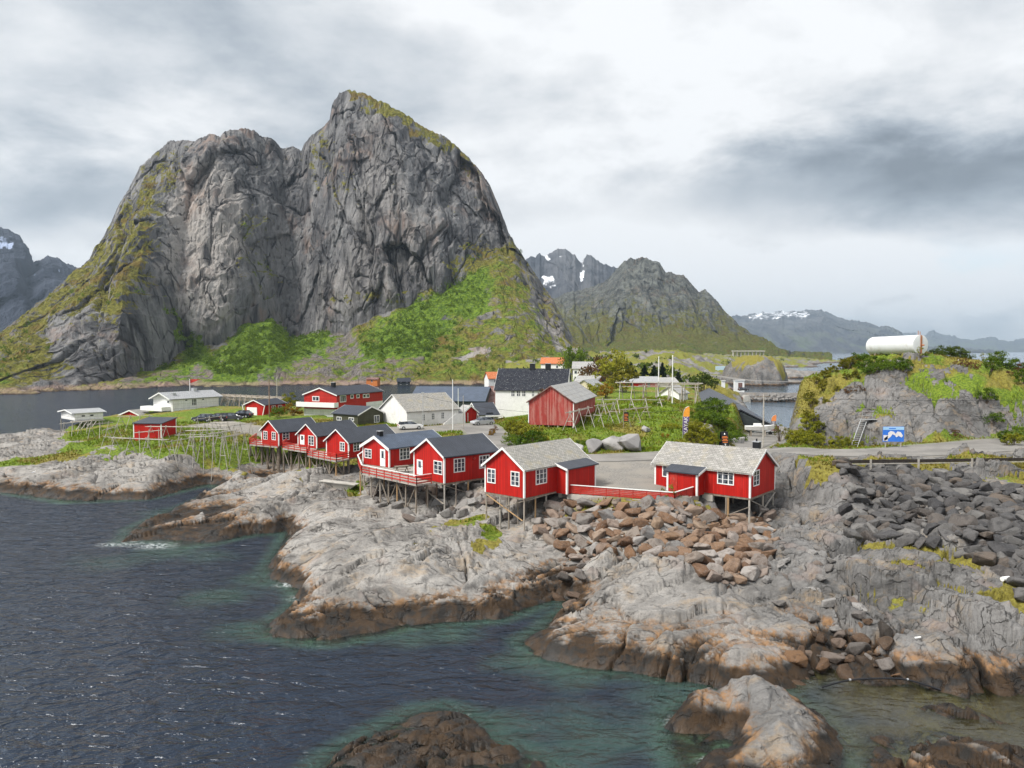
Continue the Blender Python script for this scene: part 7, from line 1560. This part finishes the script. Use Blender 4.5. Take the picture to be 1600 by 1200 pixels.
row('yellow', 'small yellow-green shrub by the foot of the ladder', 'shrubs by the ladder', [(1318, 103, .55), (1330, 105, .6), (1308, 103.5, .7), (1345, 108, .7), (1322, 108, .8), (1590, 100, .8), (1575, 99.5, .6)])
MG = 'shrubs on the green mound'
row('yellow', 'yellow-green shrub on the village side of the green mound', MG+', village side', [(795, 119, 1.0), (806, 117, 1.2), (818, 113, 1.1), (830, 110, 1.2), (838, 107, 1.0), (812, 122, 1.1), (826, 115, 1.0), (800, 126, 1.0), (846, 105, .9)])
row('green', 'green shrub below the barn', MG+', below the barn', [(822, 104, 1.0), (834, 102.5, 1.1), (845, 101.5, .9), (812, 107, .9), (802, 109, .8), (858, 101, .7)])
row('orange', 'orange-tinged shrub beside the barn wall', MG+', orange', [(832, 111.5, 1.0), (826, 113.5, .8), (1042, 109, .6), (770, 122, .5)])
row('green', 'green shrub at the bay end of the green mound', MG+', bay end', [(1098, 115, 1.0), (1110, 117, 1.1), (1122, 119, 1.0), (1134, 120, 1.0), (1120, 127, 1.2), (1104, 124, 1.0), (1145, 118, .9), (1088, 119, .8), (1128, 112, .8), (1140, 113, .9), (1115, 135, 1.5), (1155, 116, .8)])
row('yellow', 'yellow-green shrub beside the kayak flag', MG+', by the flag', [(1078, 106, .9), (1088, 107, 1.1), (1098, 107, 1.0), (1084, 111, .9), (1108, 109, .9), (1072, 109, .7), (1120, 106, .7), (1060, 103, .5), (1100, 103.5, .7)])
row('low', 'low cushion of scrub on the grassy mound', MG+', low', [(905, 106, .7), (950, 107, .7), (1045, 112, 1.0), (1000, 124, 1.1), (1030, 130, 1.2), (870, 104, .8), (890, 103, .7), (940, 103, .7), (1020, 102.5, .7), (1050, 101.5, .6), (1000, 103, .6), (1140, 106, .8), (1075, 101.5, .7), (915, 118, 1.0), (960, 114, .8)])
plant('sparse', 'shrub', 'thin young shrub with yellow leaves at the corner of the slatted fence', 'shrub', XD(1049, 72.2), 72.2, 1.15, 1.0, None, z=5.2); plant('sparse', 'tree', 'slender young tree beside the bay road', 'tree', XD(1220, 118), 118, 1.5, 2, None)
plant('green', 'shrub', 'round green garden bush right of the garage', 'shrub', XD(434, 153), 153, 1.0, 1, None, sz=1.1); plant('orange', 'shrub', 'round orange garden bush before the white balcony house', 'shrub', XD(457, 158), 158, 1.45, 1, None); plant('yellow', 'tree', 'light green garden tree behind the orange bush', 'tree', XD(452, 170), 170, 1.6, 1, None); plant('russet', 'shrub', 'russet bush in front of the tall white house', 'shrub', XD(840, 135), 135, 2.0, 1, None, sz=1.5); plant('russet', 'shrub', 'russet bush at the left foot of the mound', 'shrub', XD(770, 124), 124, .9, 1, None)
TG = 'trees of the village behind the mound'
for kind, px, d, s, sz, lab in (('spruce', 985, 262, 1.9, .9, 'dark pointed spruce above the yellow-green tree'), ('spruce', 1007, 258, 1.5, .8, 'dark spruce left of the flagpole pair'), ('spruce', 1022, 276, 1.9, .8, 'dark spruce right behind the shorter flagpole'), ('spruce', 1035, 270, 1.7, .95, 'tall dark spruce between the two flagpoles'), ('spruce', 1060, 283, 1.5, .7, 'dark spruce right of the taller flagpole'), ('russet', 934, 255, 4.5, 1.3, 'brown leafless-looking tree behind the village houses'), ('russet', 945, 262, 3.6, 1.4, 'second brown tree behind the village houses'), ('yellow', 966, 236, 4.2, 1.0, 'large yellow-green tree behind the weathered racks'), ('yellow', 952, 244, 3.5, 1.1, 'yellow-green tree beside the brown ones'), ('olive', 975, 205, 3.2, 1.0, 'olive tree reaching over the long-railed rack'), ('orange', 947, 190, 2.0, .9, 'bright orange bush beyond the barn roof'), ('yellow', 930, 200, 1.9, .9, 'pale yellow bush beyond the barn roof'), ('dark', 1100, 238, 2.5, 1, 'dark bush at the right of the village'), ('green', 897, 330, 4, 1.5, 'bare-branched tall tree beside the black roof')):
    x = XD(px, d); plant(kind, 'spruce_tree' if kind == 'spruce' else ('tree' if s > 2.4 else 'shrub'), lab, 'tree' if s > 2.4 or kind == 'spruce' else 'shrub', x, d, s, px, TG, z=max(gz(x, d), 7.0) if d < 285 else 9.0, sz=sz)
# grass tufts over the grown ground, and the wood on the mountain's apron
def leaf_cloud(name, P, s, tone, mat, label, cat, blades=3, flat=.25):
    n = len(P); rs = np.random.RandomState(len(P)); V_ = []
    for b in range(blades):
        a = rs.uniform(0, 6.283, n); h = s*rs.uniform(.6, 1.3, n); w_ = s*flat; lean = rs.uniform(-.5, .5, (n, 2))*h[:, None]; d = np.stack([np.cos(a)*w_, np.sin(a)*w_, np.zeros(n)], 1); t = np.stack([lean[:, 0], lean[:, 1], h], 1)
        V_.append(np.stack([P-d, P+d, P+t], 1))
    co = np.concatenate(V_).reshape(-1, 3); f = np.arange(len(co)).reshape(-1, 3); me = bpy.data.meshes.new(name); me.vertices.add(len(co)); me.vertices.foreach_set('co', co.astype(np.float32).ravel()); me.loops.add(len(co)); me.loops.foreach_set('vertex_index', f.astype(np.int32).ravel()); me.polygons.add(len(f)); me.polygons.foreach_set('loop_start', np.arange(0, len(co), 3, dtype=np.int32)); me.polygons.foreach_set('loop_total', np.full(len(f), 3, np.int32)); me.update(calc_edges=True)
    at = me.attributes.new('tone', 'FLOAT', 'POINT'); at.data.foreach_set('value', np.tile(np.repeat(tone, 3), blades).astype(np.float32)); me.materials.append(M[mat]); o = bpy.data.objects.new(name, me); COL.objects.link(o); tag(o, label, cat, None, 'stuff'); return o
rs = np.random.RandomState(8); d = np.sqrt(rs.uniform(66**2, 150**2, 240000)); px = rs.uniform(-120, 1720, 240000); x = (px-800)/1200*d
vv_ = bil(VEG, x, d); fl = bil(flatd, x, d); z0_ = bil(H1, x, d); ok = (vv_+.5*fbm(x*.16, d*.16, 3, 101) > .42) & (fl < -.3) & (z0_ > 2.2); x, d = x[ok], d[ok]; keep = rs.rand(len(x)) < .55; x, d = x[keep], d[keep]
P = np.stack([x, d, ground(x, d, False)-.04], 1); dry = fbm(x*.12, d*.12, 3, 121)+rs.normal(0, .16, len(x))-.35*(x > 40); g = dry > -.06
M['grass_green'] = leafmat('meadow grass', (.10, .155, .012), (.235, .31, .030), trans=.3); M['grass_dry'] = leafmat('dry grass', (.14, .12, .022), (.30, .245, .06), trans=.3)
leaf_cloud('grass', P[g], rs.uniform(.16, .42, g.sum()), rs.rand(g.sum()), 'grass_green', 'green meadow grass growing on the mound and the headland', 'grass'); leaf_cloud('grass', P[~g], rs.uniform(.14, .36, (~g).sum()), rs.rand((~g).sum()), 'grass_dry', 'dry yellow grass growing on the knoll and the headland', 'grass')
mo = bpy.data.objects['mountain'].data; n = len(mo.vertices); co = np.empty(n*3, np.float32); mo.vertices.foreach_get('co', co); co = co.reshape(-1, 3); lu = np.empty(n, np.float32); mo.attributes['lush'].data.foreach_get('value', lu); ve = np.empty(n, np.float32); mo.attributes['veg'].data.foreach_get('value', ve)
w_ = lu*sstep(.5, .8, ve)+.12*sstep(.45, .7, ve)*(co[:, 2] < 60); ok = (rs.rand(n) < w_*.055) & (co[:, 2] > 5) & (co[:, 2] < 125) & (co[:, 1] < 720); Q = co[ok]; k = 26; cen = np.repeat(Q, k, 0); sz_ = np.repeat(rs.uniform(.9, 2.6, len(Q))*(.8+.5*rs.rand(len(Q))), k)
v = rs.normal(size=cen.shape); v /= np.linalg.norm(v, axis=1)[:, None]; PP = cen+v*(sz_*rs.rand(len(sz_))**.4)[:, None]*np.array([1, 1, .85])+np.array([0, 0, .6])*sz_[:, None]
leaf_cloud('woods', PP, rs.uniform(.5, .95, len(PP)), np.clip(np.repeat(rs.rand(len(Q)), k)*.7+.3*rs.rand(len(PP)), 0, 1), 'leaf_green', 'birch scrub covering the foot of the mountain', 'woods', 1, .55)
lo = LOWT.data; n = len(lo.vertices); co = np.empty(n*3, np.float32); lo.vertices.foreach_get('co', co); co = co.reshape(-1, 3); ok = (rs.rand(n) < .010*sstep(-.05, .25, fbm(co[:, 0]*.012, co[:, 1]*.008, 3, 71))) & (co[:, 2] > 3.5); Q2 = co[ok]; k = 24; s2 = rs.uniform(1.2, 3.4, len(Q2)); cen = np.repeat(Q2, k, 0); sz_ = np.repeat(s2, k); v = rs.normal(size=cen.shape); v /= np.linalg.norm(v, axis=1)[:, None]
PP = cen+v*(sz_*rs.rand(len(sz_))**.4)[:, None]*np.array([1.2, 1.2, .8])+np.array([0, 0, .5])*sz_[:, None]
leaf_cloud('woods', PP, rs.uniform(.7, 1.5, len(PP)), np.clip(np.repeat(rs.rand(len(Q2)), k)*.8+.2*rs.rand(len(PP)), 0, 1), 'leaf_dark', 'dark scrub scattered over the low land beyond the village', 'woods', 1, .55)
print('WOODS', len(Q), 'GRASS', len(P))
# ------------------------------------------------------------------ air
m, nt, out = newmat('air'); v = nd(nt, 'ShaderNodeVolumePrincipled', {'Color': (.66, .83, 1.0, 1), 'Density': HAZE_D if 'HAZE_D' in globals() else .000065, 'Anisotropy': .2}); nt.links.new(v.outputs[0], out.inputs['Volume'])
hz = MB().box(-13000, 13000, -200, 17600, -14, 760).build('haze', m); hz['kind'] = 'stuff'; tag(hz, 'pale blue air between the camera and the far mountains', 'haze', None, 'stuff')
